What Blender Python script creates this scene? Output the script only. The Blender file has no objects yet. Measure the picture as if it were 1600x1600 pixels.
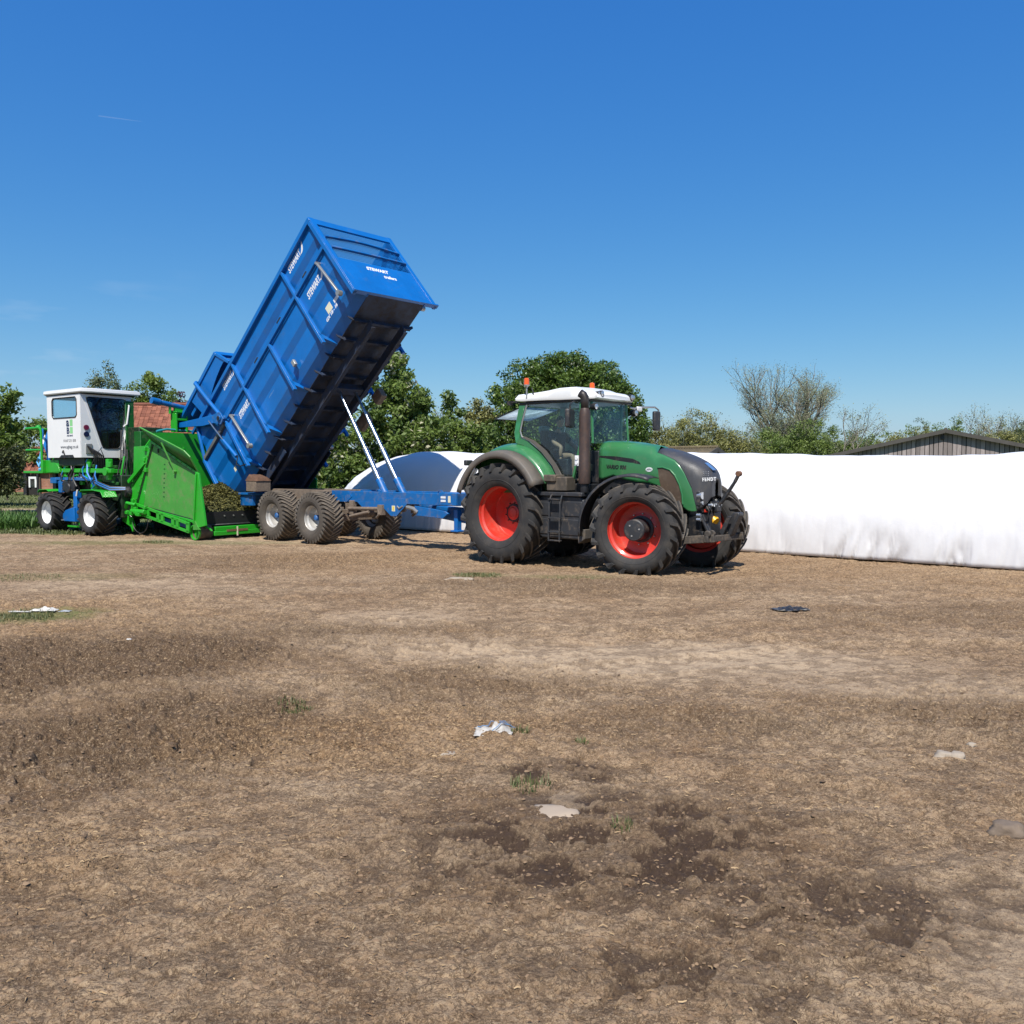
import bpy, bmesh, math, random
import numpy as np
from mathutils import Vector, Matrix, noise as mnoise

# ------------------------------------------------------------------ camera, sky, sun, exposure
scene = bpy.context.scene
COL = scene.collection
PI = math.pi
rad = math.radians

cam_d = bpy.data.cameras.new("camera")
cam = bpy.data.objects.new("camera", cam_d)
COL.objects.link(cam)
cam.location = (0, 0, 2.0)
cam.rotation_euler = (rad(90 - 3.01), 0, 0)
cam_d.sensor_width = 36
cam_d.lens = 36 * 1350 / 1600
cam_d.clip_start = 0.1
cam_d.clip_end = 9000
scene.camera = cam

SUN_AZ = -9.0      # degrees left of straight behind the camera
SUN_EL = 55.5
sdir = Vector((math.sin(rad(SUN_AZ)) * math.cos(rad(SUN_EL)), -math.cos(rad(SUN_AZ)) * math.cos(rad(SUN_EL)), math.sin(rad(SUN_EL))))
world = bpy.data.worlds.new("World")
scene.world = world
world.use_nodes = True
wn = world.node_tree.nodes
wl = world.node_tree.links
wn.clear()
w_out = wn.new('ShaderNodeOutputWorld')
w_bg = wn.new('ShaderNodeBackground')
w_sky = wn.new('ShaderNodeTexSky')
w_sky.sky_type = 'NISHITA'
w_sky.sun_disc = False
w_sky.sun_elevation = rad(SUN_EL)
w_sky.sun_rotation = math.atan2(sdir.x, sdir.y)
w_sky.altitude = 60
w_sky.air_density = 1.0
w_sky.dust_density = 0.6
w_sky.ozone_density = 3.0
w_hs = wn.new('ShaderNodeHueSaturation')
w_hs.inputs['Saturation'].default_value = 1.28
w_hs.inputs['Value'].default_value = 1.0
w_bg.inputs['Strength'].default_value = 0.11
wl.new(w_sky.outputs[0], w_hs.inputs['Color'])
# a few faint wisps of high cloud low on the left of the sky
w_tc = wn.new('ShaderNodeTexCoord')
w_mp = wn.new('ShaderNodeMapping'); w_mp.inputs['Scale'].default_value = (5, 5, 22)
w_no = wn.new('ShaderNodeTexNoise'); w_no.inputs['Scale'].default_value = 1.6; w_no.inputs['Detail'].default_value = 6
w_cr = wn.new('ShaderNodeValToRGB')
w_cr.color_ramp.elements[0].position = 0.55; w_cr.color_ramp.elements[0].color = (0, 0, 0, 1)
w_cr.color_ramp.elements[1].position = 0.85; w_cr.color_ramp.elements[1].color = (1, 1, 1, 1)
w_sx = wn.new('ShaderNodeSeparateXYZ')
w_r1 = wn.new('ShaderNodeMapRange'); w_r1.inputs['From Min'].default_value = 0.24; w_r1.inputs['From Max'].default_value = 0.10
w_m1 = wn.new('ShaderNodeMath'); w_m1.operation = 'MULTIPLY'
w_m2 = wn.new('ShaderNodeMath'); w_m2.operation = 'MULTIPLY'; w_m2.inputs[1].default_value = 0.6
w_mx = wn.new('ShaderNodeMix'); w_mx.data_type = 'RGBA'
w_mx.inputs[7].default_value = (3.6, 4.4, 5.4, 1)
wl.new(w_tc.outputs['Generated'], w_mp.inputs[0]); wl.new(w_mp.outputs[0], w_no.inputs['Vector'])
w_sp = wn.new('ShaderNodeSeparateColor'); w_cb = wn.new('ShaderNodeCombineColor')
wl.new(w_hs.outputs[0], w_sp.inputs[0])
for k_, (g_, e_) in enumerate(((0.53, 0.95), (0.94, 0.74), (2.30, 0.38))):      # clear-day sky colour response
    a_ = wn.new('ShaderNodeMath'); a_.operation = 'POWER'; a_.inputs[1].default_value = e_
    b_ = wn.new('ShaderNodeMath'); b_.operation = 'MULTIPLY'; b_.inputs[1].default_value = g_
    wl.new(w_sp.outputs[k_], a_.inputs[0]); wl.new(a_.outputs[0], b_.inputs[0]); wl.new(b_.outputs[0], w_cb.inputs[k_])
wl.new(w_no.outputs[0], w_cr.inputs[0]); wl.new(w_tc.outputs['Generated'], w_sx.inputs[0])
wl.new(w_sx.outputs['Z'], w_r1.inputs['Value'])
w_r2 = wn.new('ShaderNodeMapRange'); w_r2.inputs['From Min'].default_value = -0.30; w_r2.inputs['From Max'].default_value = -0.45
w_m0 = wn.new('ShaderNodeMath'); w_m0.operation = 'MULTIPLY'
wl.new(w_sx.outputs['X'], w_r2.inputs['Value']); wl.new(w_cr.outputs[0], w_m0.inputs[0]); wl.new(w_r2.outputs[0], w_m0.inputs[1])
wl.new(w_m0.outputs[0], w_m1.inputs[0]); wl.new(w_r1.outputs[0], w_m1.inputs[1]); wl.new(w_m1.outputs[0], w_m2.inputs[0])
wl.new(w_m2.outputs[0], w_mx.inputs[0]); wl.new(w_cb.outputs[0], w_mx.inputs[6])
wl.new(w_mx.outputs[2], w_bg.inputs['Color']); wl.new(w_bg.outputs[0], w_out.inputs[0])

sun_d = bpy.data.lights.new("sun", 'SUN')
sun_d.energy = 4.7
sun_d.angle = rad(0.53)
sun_d.color = (1.0, 0.955, 0.88)
sun = bpy.data.objects.new("sun", sun_d)
COL.objects.link(sun)
sun.location = (0, 0, 30)
sun.rotation_euler = sdir.to_track_quat('Z', 'Y').to_euler()

scene.view_settings.view_transform = 'Standard'
scene.view_settings.look = 'None'
scene.view_settings.gamma = 1
scene.view_settings.use_curve_mapping = False
scene.view_settings.exposure = 0.57
scene.render.engine = 'CYCLES'
scene.cycles.max_bounces = 6
scene.cycles.transparent_max_bounces = 12

# ------------------------------------------------------------------ materials
MATS = {}
KA = 0.83      # overall albedo level, set together with the exposure

def _mix(nt, fac, a, b, KA=None):
    KA = globals()['KA'] if KA is None else KA
    m = nt.nodes.new('ShaderNodeMix'); m.data_type = 'RGBA'
    for sock, val in ((0, fac), (6, a), (7, b)):
        if hasattr(val, 'links') or hasattr(val, 'is_linked'):
            nt.links.new(val, m.inputs[sock])
        elif sock == 0:
            m.inputs[0].default_value = val
        else:
            m.inputs[sock].default_value = (val[0] * KA, val[1] * KA, val[2] * KA, 1)
    return m.outputs[2]

def _noise(nt, scale, detail=5, rough=0.6, coord='Object', stretch=None, dist=0.0):
    tc = nt.nodes.new('ShaderNodeTexCoord')
    n = nt.nodes.new('ShaderNodeTexNoise')
    n.inputs['Scale'].default_value = scale
    n.inputs['Detail'].default_value = detail
    n.inputs['Roughness'].default_value = rough
    n.inputs['Distortion'].default_value = dist
    if stretch:
        mp = nt.nodes.new('ShaderNodeMapping'); mp.inputs['Scale'].default_value = stretch
        nt.links.new(tc.outputs[coord], mp.inputs[0]); nt.links.new(mp.outputs[0], n.inputs['Vector'])
    else:
        nt.links.new(tc.outputs[coord], n.inputs['Vector'])
    return n.outputs[0]

def _ramp(nt, src, a, b, lo=0.0, hi=1.0):
    r = nt.nodes.new('ShaderNodeMapRange')
    r.inputs['From Min'].default_value = a; r.inputs['From Max'].default_value = b
    r.inputs['To Min'].default_value = lo; r.inputs['To Max'].default_value = hi
    nt.links.new(src, r.inputs['Value'])
    return r.outputs[0]

def mat(name, col, rough=0.5, metal=0.0, dust=0.0, dustcol=(0.22, 0.165, 0.115), vary=0.12, scale=2.0,
        bump=0.0, bscale=30, coat=0.0, spec=0.5, stretch=None, grain=0.0):
    """painted / worn surface: base colour with slow variation, dust in noise patches and a fine relief"""
    if name in MATS:
        return MATS[name]
    m = bpy.data.materials.new(name); m.use_nodes = True
    nt = m.node_tree; p = nt.nodes['Principled BSDF']
    c = col
    n1 = _noise(nt, scale, 4, 0.6, stretch=stretch)
    out = _mix(nt, _ramp(nt, n1, 0.3, 0.7), tuple(x * (1 - vary) for x in c), tuple(min(1, x * (1 + vary)) for x in c))
    if grain:
        n3 = _noise(nt, 45, 6, 0.7, stretch=stretch)
        out = _mix(nt, _ramp(nt, n3, 0.42, 0.75, 0, grain), out, tuple(x * 0.35 for x in c))
    rsock = None
    if dust > 0:
        n2 = _noise(nt, scale * 2.7, 7, 0.68, dist=0.3)
        f = _ramp(nt, n2, 0.58 - 0.35 * dust, 0.80 - 0.25 * dust, 0, min(1, 0.35 + dust))
        out = _mix(nt, f, out, dustcol)
        rsock = _ramp(nt, f, 0, 1, rough, 0.9)
    nt.links.new(out, p.inputs['Base Color'])
    if rsock is not None:
        nt.links.new(rsock, p.inputs['Roughness'])
    else:
        p.inputs['Roughness'].default_value = rough
    p.inputs['Metallic'].default_value = metal
    p.inputs['Specular IOR Level'].default_value = spec
    if coat:
        p.inputs['Coat Weight'].default_value = coat; p.inputs['Coat Roughness'].default_value = 0.12
    if bump:
        b = nt.nodes.new('ShaderNodeBump'); b.inputs['Strength'].default_value = 1.0; b.inputs['Distance'].default_value = bump
        nt.links.new(_noise(nt, bscale, 5, 0.65, stretch=stretch), b.inputs['Height'])
        nt.links.new(b.outputs[0], p.inputs['Normal'])
    MATS[name] = m
    return m

def glass(name, tint=(0.55, 0.7, 0.72), dirt_sheen=0.12, sheen=False):
    if name in MATS: return MATS[name]
    m = bpy.data.materials.new(name); m.use_nodes = True
    nt = m.node_tree; nt.nodes.clear()
    o = nt.nodes.new('ShaderNodeOutputMaterial')
    tr = nt.nodes.new('ShaderNodeBsdfTransparent'); tr.inputs[0].default_value = (*tint, 1)
    gl = nt.nodes.new('ShaderNodeBsdfGlossy'); gl.inputs['Roughness'].default_value = 0.03
    gl.inputs['Color'].default_value = (0.9, 0.95, 1, 1)
    fr = nt.nodes.new('ShaderNodeLayerWeight'); fr.inputs['Blend'].default_value = 0.5
    pw = nt.nodes.new('ShaderNodeMath'); pw.operation = 'POWER'; pw.inputs[1].default_value = 4.0
    nt.links.new(fr.outputs['Facing'], pw.inputs[0])
    ms = nt.nodes.new('ShaderNodeMixShader')
    nt.links.new(_ramp(nt, pw.outputs[0], 0, 1, 0.04, 0.9), ms.inputs[0]); nt.links.new(tr.outputs[0], ms.inputs[1]); nt.links.new(gl.outputs[0], ms.inputs[2])
    df = nt.nodes.new('ShaderNodeBsdfTranslucent' if sheen else 'ShaderNodeBsdfDiffuse'); df.inputs[0].default_value = (0.75, 0.78, 0.8, 1) if sheen else (0.35, 0.33, 0.29, 1)  # pale translucent variant stands in for sky reflected in the pane
    m2 = nt.nodes.new('ShaderNodeMixShader')
    nt.links.new(_ramp(nt, _noise(nt, 3.0, 6, 0.7), 0.35, 0.8, dirt_sheen * 0.25, dirt_sheen), m2.inputs[0])
    nt.links.new(ms.outputs[0], m2.inputs[1]); nt.links.new(df.outputs[0], m2.inputs[2])
    nt.links.new(m2.outputs[0], o.inputs[0])
    MATS[name] = m
    return m

def leafmat(name, dark, light, trans=0.3, rough=0.55, accent=None, acc=0.93):
    if name in MATS: return MATS[name]
    m = bpy.data.materials.new(name); m.use_nodes = True
    nt = m.node_tree; p = nt.nodes['Principled BSDF']
    at = nt.nodes.new('ShaderNodeAttribute'); at.attribute_name = 'tone'
    c = _mix(nt, at.outputs['Fac'], dark, light)
    if accent:
        g = nt.nodes.new('ShaderNodeMath'); g.operation = 'GREATER_THAN'; g.inputs[1].default_value = acc
        nt.links.new(at.outputs['Fac'], g.inputs[0])
        c = _mix(nt, g.outputs[0], c, accent)
    nt.links.new(c, p.inputs['Base Color'])
    p.inputs['Roughness'].default_value = rough
    tl = nt.nodes.new('ShaderNodeBsdfTranslucent'); nt.links.new(c, tl.inputs[0])
    ms = nt.nodes.new('ShaderNodeMixShader'); ms.inputs[0].default_value = trans
    o = nt.nodes['Material Output']
    nt.links.new(p.outputs[0], ms.inputs[1]); nt.links.new(tl.outputs[0], ms.inputs[2]); nt.links.new(ms.outputs[0], o.inputs[0])
    MATS[name] = m
    return m

DUST = (0.21, 0.155, 0.105)
M_BLUE = mat('trailer_blue_paint', (0.001, 0.135, 0.46), 0.42, dust=0.10, dustcol=(0.06, 0.12, 0.22), vary=0.14, scale=1.2, coat=0.1, grain=0.12)
M_BLUE2 = mat('chassis_blue_paint', (0.002, 0.12, 0.38), 0.45, dust=0.24, vary=0.12, scale=2.0)
M_BLUEGRIMESHADE = mat('underside_grime_and_shade', (0.010, 0.026, 0.065), 0.65, dust=0.5, dustcol=(0.035, 0.026, 0.018), vary=0.25, scale=1.5)  # near-black blue: grime plus the shade under the tipped body
M_GREEN = mat('bagger_green_paint', (0.020, 0.355, 0.018), 0.4, dust=0.14, dustcol=(0.09, 0.20, 0.05), vary=0.10, scale=2.0, coat=0.2)
M_GREENDULL = mat('hopper_scuffed_green', (0.060, 0.30, 0.04), 0.5, dust=0.25, vary=0.12, scale=1.5, grain=0.15)
M_TGREEN = mat('tractor_green_paint', (0.040, 0.185, 0.066), 0.3, dust=0.10, dustcol=(0.16, 0.19, 0.12), vary=0.08, scale=2.0, coat=0.4)
M_TGREY = mat('tractor_taupe_plastic', (0.115, 0.10, 0.085), 0.6, dust=0.2, vary=0.1)
M_DGREY = mat('dark_grey_plastic', (0.030, 0.031, 0.035), 0.5, dust=0.16, vary=0.15, scale=3)
M_BLACK = mat('black_steel', (0.014, 0.015, 0.018), 0.5, dust=0.14, vary=0.2, scale=3)
M_BONNET = mat('bonnet_grey_mesh', (0.052, 0.052, 0.056), 0.45, dust=0.22, dustcol=(0.10, 0.085, 0.07), vary=0.1, scale=2, bump=0.003, bscale=120)
M_BROWNMESH = mat('side_grille_brown', (0.085, 0.055, 0.035), 0.7, dust=0.2, vary=0.2, bump=0.003, bscale=160)
M_WHITE = mat('white_gelcoat', (0.80, 0.80, 0.79), 0.35, vary=0.03, coat=0.2)
M_WHITERIM = mat('white_rim_paint', (0.78, 0.79, 0.80), 0.35, dust=0.05, vary=0.04)
M_REDRIM = mat('red_rim_paint', (0.60, 0.040, 0.024), 0.42, dust=0.28, dustcol=(0.36, 0.12, 0.08), vary=0.08, coat=0.2)
M_SILVER = mat('silver_rim_paint', (0.55, 0.53, 0.50), 0.42, metal=0.4, dust=0.18, vary=0.1)
M_STEEL = mat('chromed_rod', (0.50, 0.54, 0.60), 0.28, metal=1.0, vary=0.08)
M_GREYSTEEL = mat('bare_grey_steel', (0.42, 0.42, 0.40), 0.4, metal=0.6, dust=0.15, vary=0.1)
def tyremat(name, base, dusty, R, rough=.78, amt=.8):
    m = bpy.data.materials.new(name); m.use_nodes = True; nt = m.node_tree; p = nt.nodes['Principled BSDF']
    tc = nt.nodes.new('ShaderNodeTexCoord'); mp = nt.nodes.new('ShaderNodeMapping'); mp.inputs['Scale'].default_value = (1, 0, 1)
    ln = nt.nodes.new('ShaderNodeVectorMath'); ln.operation = 'LENGTH'
    nt.links.new(tc.outputs['Object'], mp.inputs[0]); nt.links.new(mp.outputs[0], ln.inputs[0])
    f = _ramp(nt, ln.outputs['Value'], R - .022, R - .006, 0, 1)            # dust rubbed on to the lug faces
    mu = nt.nodes.new('ShaderNodeMath'); mu.operation = 'MULTIPLY'
    nt.links.new(f, mu.inputs[0]); nt.links.new(_ramp(nt, _noise(nt, 11, 5, .7), .32, .62, .25 * amt, amt), mu.inputs[1])
    c = _mix(nt, _ramp(nt, _noise(nt, 3.5, 7, .7), .45, .75, 0, .55), base, tuple(x * .55 for x in dusty))
    c = _mix(nt, mu.outputs[0], c, dusty)
    nt.links.new(c, p.inputs['Base Color']); p.inputs['Roughness'].default_value = rough
    b = nt.nodes.new('ShaderNodeBump'); b.inputs['Distance'].default_value = .003; nt.links.new(_noise(nt, 60, 5, .7), b.inputs['Height']); nt.links.new(b.outputs[0], p.inputs['Normal'])
    return m
M_RUBBER = mat('tyre_rubber', (0.026, 0.025, 0.025), 0.75, dust=0.16, dustcol=(0.11, 0.085, 0.065), vary=0.2, scale=5, bump=0.002, bscale=60)
M_RUBBERD = mat('tyre_rubber_muddy', (0.045, 0.040, 0.035), 0.8, dust=0.5, dustcol=(0.15, 0.115, 0.08), vary=0.2, scale=4, bump=0.004, bscale=50)
M_RUBBERN = mat('tyre_rubber_black', (0.018, 0.018, 0.019), 0.7, dust=0.14, dustcol=(0.09, 0.075, 0.06), vary=0.2, scale=5)
M_EXH = mat('brown_exhaust_steel', (0.075, 0.050, 0.042), 0.5, metal=0.3, dust=0.3, dustcol=(0.13, 0.065, 0.04), vary=0.2, scale=6)
M_MUD = mat('caked_mud_steel', (0.16, 0.12, 0.09), 0.9, dust=0.5, dustcol=(0.24, 0.18, 0.13), vary=0.25, scale=4, bump=0.008, bscale=30)
M_RUST = mat('rusty_bracket', (0.16, 0.075, 0.04), 0.8, dust=0.3, vary=0.3, scale=8)
M_WHITEMARK = mat('white_lettering', (0.78, 0.79, 0.80), 0.5, vary=0.02)
M_CREAM = mat('cream_sticker', (0.72, 0.68, 0.50), 0.5, vary=0.06)
M_YELLOWMARK = mat('yellow_sticker', (0.75, 0.55, 0.05), 0.5)
M_YELLOW = mat('yellow_cover', (0.85, 0.42, 0.01), 0.4)
M_NAVY = mat('navy_print', (0.015, 0.03, 0.09), 0.5)
M_GREYPRINT = mat('grey_print', (0.10, 0.11, 0.13), 0.5)
M_LGREEN = mat('pale_green_print', (0.25, 0.60, 0.25), 0.5)
M_ORANGE = mat('orange_lens', (0.85, 0.12, 0.005), 0.15, coat=0.6)
M_REDLENS = mat('dark_red_lens', (0.16, 0.010, 0.035), 0.2, coat=0.5)
M_LAMP = mat('lamp_glass', (0.62, 0.64, 0.66), 0.12, metal=0.7, vary=0.05)
M_HOSE = mat('blue_hose', (0.02, 0.20, 0.62), 0.4)
M_ROPE = mat('light_blue_rope', (0.12, 0.42, 0.75), 0.7)
M_GLASS = glass('tractor_glass', (0.80, 0.90, 0.91), 0.03)
M_GLASSD = glass('bagger_door_glass', (0.24, 0.30, 0.33), 0.03)
M_GLASSC = glass('bagger_window_glass', (0.88, 0.97, 1.0), 0.04)
M_BARK = mat('tree_bark', (0.11, 0.088, 0.065), 0.9, vary=0.3, scale=6, bump=0.01, bscale=20)
M_BARKPALE = mat('pale_twig_bark', (0.20, 0.18, 0.14), 0.9, vary=0.25, scale=4)

# ------------------------------------------------------------------ geometry helpers
class MB:
    """collects simple solids and links them as ONE mesh object"""
    def __init__(s, M=None):
        s.v = []; s.f = []; s.M = M or Matrix.Identity(4)
    def add(s, vs, fs):
        o = len(s.v)
        s.v += [s.M @ Vector(p) for p in vs]
        s.f += [tuple(i + o for i in f) for f in fs]
        return s
    def box(s, c, d, rot=None):
        hx, hy, hz = d[0] / 2, d[1] / 2, d[2] / 2
        R = rot or Matrix.Identity(3)
        vs = [Vector(c) + R @ Vector((x * hx, y * hy, z * hz)) for x in (-1, 1) for y in (-1, 1) for z in (-1, 1)]
        return s.add(vs, [(0, 1, 3, 2), (4, 6, 7, 5), (0, 4, 5, 1), (2, 3, 7, 6), (0, 2, 6, 4), (1, 5, 7, 3)])
    def bb(s, x0, x1, y0, y1, z0, z1):
        return s.box(((x0 + x1) / 2, (y0 + y1) / 2, (z0 + z1) / 2), (abs(x1 - x0), abs(y1 - y0), abs(z1 - z0)))
    def bar(s, p, q, w, h, up=(0, 0, 1)):
        p = Vector(p); q = Vector(q); d = (q - p)
        L = d.length; x = d.normalized(); u = Vector(up)
        y = u.cross(x)
        if y.length < 1e-4: y = Vector((0, 1, 0)).cross(x)
        y.normalize(); z = x.cross(y)
        R = Matrix((x, y, z)).transposed()
        return s.box((p + q) / 2, (L, w, h), R)
    def cyl(s, p, q, r0, r1=None, n=12, cap=True):
        if r1 is None: r1 = r0
        p = Vector(p); q = Vector(q); d = (q - p).normalized()
        a = d.orthogonal().normalized(); b = d.cross(a)
        vs = []
        for c, r in ((p, r0), (q, r1)):
            for i in range(n):
                t = 2 * PI * i / n
                vs.append(c + a * (r * math.cos(t)) + b * (r * math.sin(t)))
        fs = [(i, (i + 1) % n, n + (i + 1) % n, n + i) for i in range(n)]
        if cap: fs += [tuple(range(n - 1, -1, -1)), tuple(range(n, 2 * n))]
        return s.add(vs, fs)
    def tube(s, pts, r, n=8, cap=True):
        pts = [Vector(p) for p in pts]; N = len(pts)
        rs = r if isinstance(r, (list, tuple)) else [r] * N
        a = None; rings = []
        for i, p in enumerate(pts):
            d = (pts[min(i + 1, N - 1)] - pts[max(i - 1, 0)]).normalized()
            a = d.orthogonal().normalized() if a is None else (a - d * a.dot(d))
            if a.length < 1e-5: a = d.orthogonal()
            a.normalize(); b = d.cross(a)
            rings.append([p + a * (rs[i] * math.cos(2 * PI * k / n)) + b * (rs[i] * math.sin(2 * PI * k / n)) for k in range(n)])
        vs = [v for ring in rings for v in ring]
        fs = [(i * n + k, i * n + (k + 1) % n, (i + 1) * n + (k + 1) % n, (i + 1) * n + k) for i in range(N - 1) for k in range(n)]
        if cap: fs += [tuple(range(n - 1, -1, -1)), tuple(range((N - 1) * n, N * n))]
        return s.add(vs, fs)
    def prism(s, poly, v0, v1, axis='y'):
        """polygon of (a,b) extruded along an axis: 'y' -> points (a,v,b); 'x' -> (v,a,b); 'z' -> (a,b,v)"""
        def P(a, b, t):
            return {'y': (a, t, b), 'x': (t, a, b), 'z': (a, b, t)}[axis]
        n = len(poly)
        vs = [P(a, b, v0) for a, b in poly] + [P(a, b, v1) for a, b in poly]
        fs = [(i, (i + 1) % n, n + (i + 1) % n, n + i) for i in range(n)]
        fs += [tuple(range(n - 1, -1, -1)), tuple(range(n, 2 * n))]
        return s.add(vs, fs)
    def lathe(s, prof, c=(0, 0, 0), axis='y', n=48, closed=False):
        """profile of (radius, along); spun round the axis through c"""
        vs = []; m = len(prof)
        for i in range(n):
            t = 2 * PI * i / n; ct, st = math.cos(t), math.sin(t)
            for r, a in prof:
                p = {'y': (r * ct, a, r * st), 'x': (a, r * ct, r * st), 'z': (r * ct, r * st, a)}[axis]
                vs.append((c[0] + p[0], c[1] + p[1], c[2] + p[2]))
        fs = []
        for i in range(n):
            j = (i + 1) % n
            for k in range(m - (0 if closed else 1)):
                l = (k + 1) % m
                fs.append((i * m + k, i * m + l, j * m + l, j * m + k))
        return s.add(vs, fs)
    def grid(s, rows):
        n = len(rows[0]); vs = [p for r in rows for p in r]
        fs = [(i * n + k, i * n + k + 1, (i + 1) * n + k + 1, (i + 1) * n + k) for i in range(len(rows) - 1) for k in range(n - 1)]
        return s.add(vs, fs)
    def build(s, name, m, parent=None, bevel=0.0, smooth=30, solid=0.0, seg=2):
        me = bpy.data.meshes.new(name)
        me.from_pydata([tuple(p) for p in s.v], [], s.f)
        bm = bmesh.new(); bm.from_mesh(me)
        bmesh.ops.remove_doubles(bm, verts=bm.verts, dist=1e-5)
        bmesh.ops.recalc_face_normals(bm, faces=bm.faces)
        if smooth:
            ca = rad(smooth)
            for f in bm.faces: f.smooth = True
            for e in bm.edges:
                if len(e.link_faces) == 2 and e.calc_face_angle(0) > ca: e.smooth = False
        bm.to_mesh(me); bm.free()
        if m is not None: me.materials.append(m)
        o = bpy.data.objects.new(name, me)
        COL.objects.link(o)
        if parent is not None: o.parent = parent
        if solid:
            md = o.modifiers.new('thickness', 'SOLIDIFY'); md.thickness = solid; md.offset = 0
        if bevel:
            md = o.modifiers.new('bevel', 'BEVEL'); md.width = bevel; md.segments = seg; md.limit_method = 'ANGLE'; md.angle_limit = rad(40)
            md.harden_normals = False
        return o

def tag(o, label=None, cat=None, group=None, kind=None):
    if label: o['label'] = label
    if cat: o['category'] = cat
    if group: o['group'] = group
    if kind: o['kind'] = kind
    return o

def empty(name, loc=(0, 0, 0), rz=0.0, parent=None):
    o = bpy.data.objects.new(name, None); COL.objects.link(o)
    o.location = loc; o.rotation_euler = (0, 0, rz); o.empty_display_size = 0.2
    if parent is not None: o.parent = parent
    return o

def npmesh(name, V, F, m, parent=None, smooth=False, tone=None, fattr=None):
    """fast mesh from numpy arrays; F is (n,3) or (n,4)"""
    me = bpy.data.meshes.new(name)
    V = np.asarray(V, dtype=np.float32); F = np.asarray(F, dtype=np.int32)
    k = F.shape[1]
    me.vertices.add(len(V)); me.vertices.foreach_set('co', V.ravel())
    me.loops.add(F.size); me.loops.foreach_set('vertex_index', F.ravel())
    me.polygons.add(len(F)); me.polygons.foreach_set('loop_start', np.arange(0, F.size, k, dtype=np.int32))
    try: me.polygons.foreach_set('loop_total', np.full(len(F), k, dtype=np.int32))
    except Exception: pass
    if tone is not None:
        a = me.attributes.new('tone', 'FLOAT', 'FACE'); a.data.foreach_set('value', np.asarray(tone, dtype=np.float32))
    if fattr:
        for nme, arr in fattr.items():
            a = me.attributes.new(nme, 'FLOAT', 'POINT'); a.data.foreach_set('value', np.asarray(arr, dtype=np.float32))
    me.update(calc_edges=True)
    if smooth: me.polygons.foreach_set('use_smooth', np.ones(len(F), dtype=bool))
    if m is not None: me.materials.append(m)
    o = bpy.data.objects.new(name, me); COL.objects.link(o)
    if parent is not None: o.parent = parent
    return o

def frame(o, x, y):
    """matrix from an origin and two axes (x = reading direction, y = up of the letters)"""
    x = Vector(x).normalized(); z = x.cross(Vector(y)).normalized(); y = z.cross(x)
    M = Matrix((x, y, z)).transposed().to_4x4(); M.translation = Vector(o)
    return M

def text(body, parent, M, size, m, shear=0.0, bold=0.0, spacing=1.0, width=None, name='lettering', depth=0.002):
    cu = bpy.data.curves.new(name, 'FONT'); cu.body = body; cu.size = size; cu.shear = shear
    cu.offset = bold; cu.extrude = depth; cu.space_character = spacing; cu.resolution_u = 3
    cu.align_x = 'LEFT'
    t = bpy.data.objects.new(name, cu); COL.objects.link(t)
    bpy.context.view_layer.update()
    me = bpy.data.meshes.new_from_object(t)
    bpy.data.objects.remove(t)
    if width:
        xs = [v.co.x for v in me.vertices]; k = width / (max(xs) - min(xs))
        for v in me.vertices: v.co.x *= k
    me.transform(M)
    me.materials.clear(); me.materials.append(m); me.name = name
    o = bpy.data.objects.new(name, me); COL.objects.link(o); o.parent = parent
    return o

rng = np.random.default_rng(7)
random.seed(7)

# lattice value noise, vectorised
_perm = rng.random((256, 256)).astype(np.float32)
def vnoise(x, y):
    xi = np.floor(x).astype(np.int64); yi = np.floor(y).astype(np.int64)
    fx = (x - xi).astype(np.float32); fy = (y - yi).astype(np.float32)
    fx = fx * fx * (3 - 2 * fx); fy = fy * fy * (3 - 2 * fy)
    a = _perm[xi & 255, yi & 255]; b = _perm[(xi + 1) & 255, yi & 255]
    c = _perm[xi & 255, (yi + 1) & 255]; d = _perm[(xi + 1) & 255, (yi + 1) & 255]
    return (a * (1 - fx) + b * fx) * (1 - fy) + (c * (1 - fx) + d * fx) * fy
def fbm(x, y, oct=4, gain=0.5, lac=2.13):
    s = 0; amp = 1; tot = 0
    for i in range(oct):
        s = s + amp * vnoise(x + 17.3 * i, y - 9.1 * i); tot += amp
        x, y = lac * (0.8 * x + 0.6 * y), lac * (0.8 * y - 0.6 * x) + 3.7; amp *= gain
    return s / tot
# ------------------------------------------------------------------ ground
def blob(X, Y, cx, cy, rx, ry, rot=0.0, soft=0.6, rough=0.35, f=1.2):
    c, s_ = math.cos(rot), math.sin(rot)
    dx, dy = X - cx, Y - cy
    u = (dx * c + dy * s_) / rx; v = (-dx * s_ + dy * c) / ry
    d = np.sqrt(u * u + v * v) + rough * 2 * (fbm(X * f + cx * 3.1, Y * f + cy * 1.7, 4) - 0.5)
    return np.clip((1 + soft / 2 - d) / soft, 0, 1)

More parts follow.
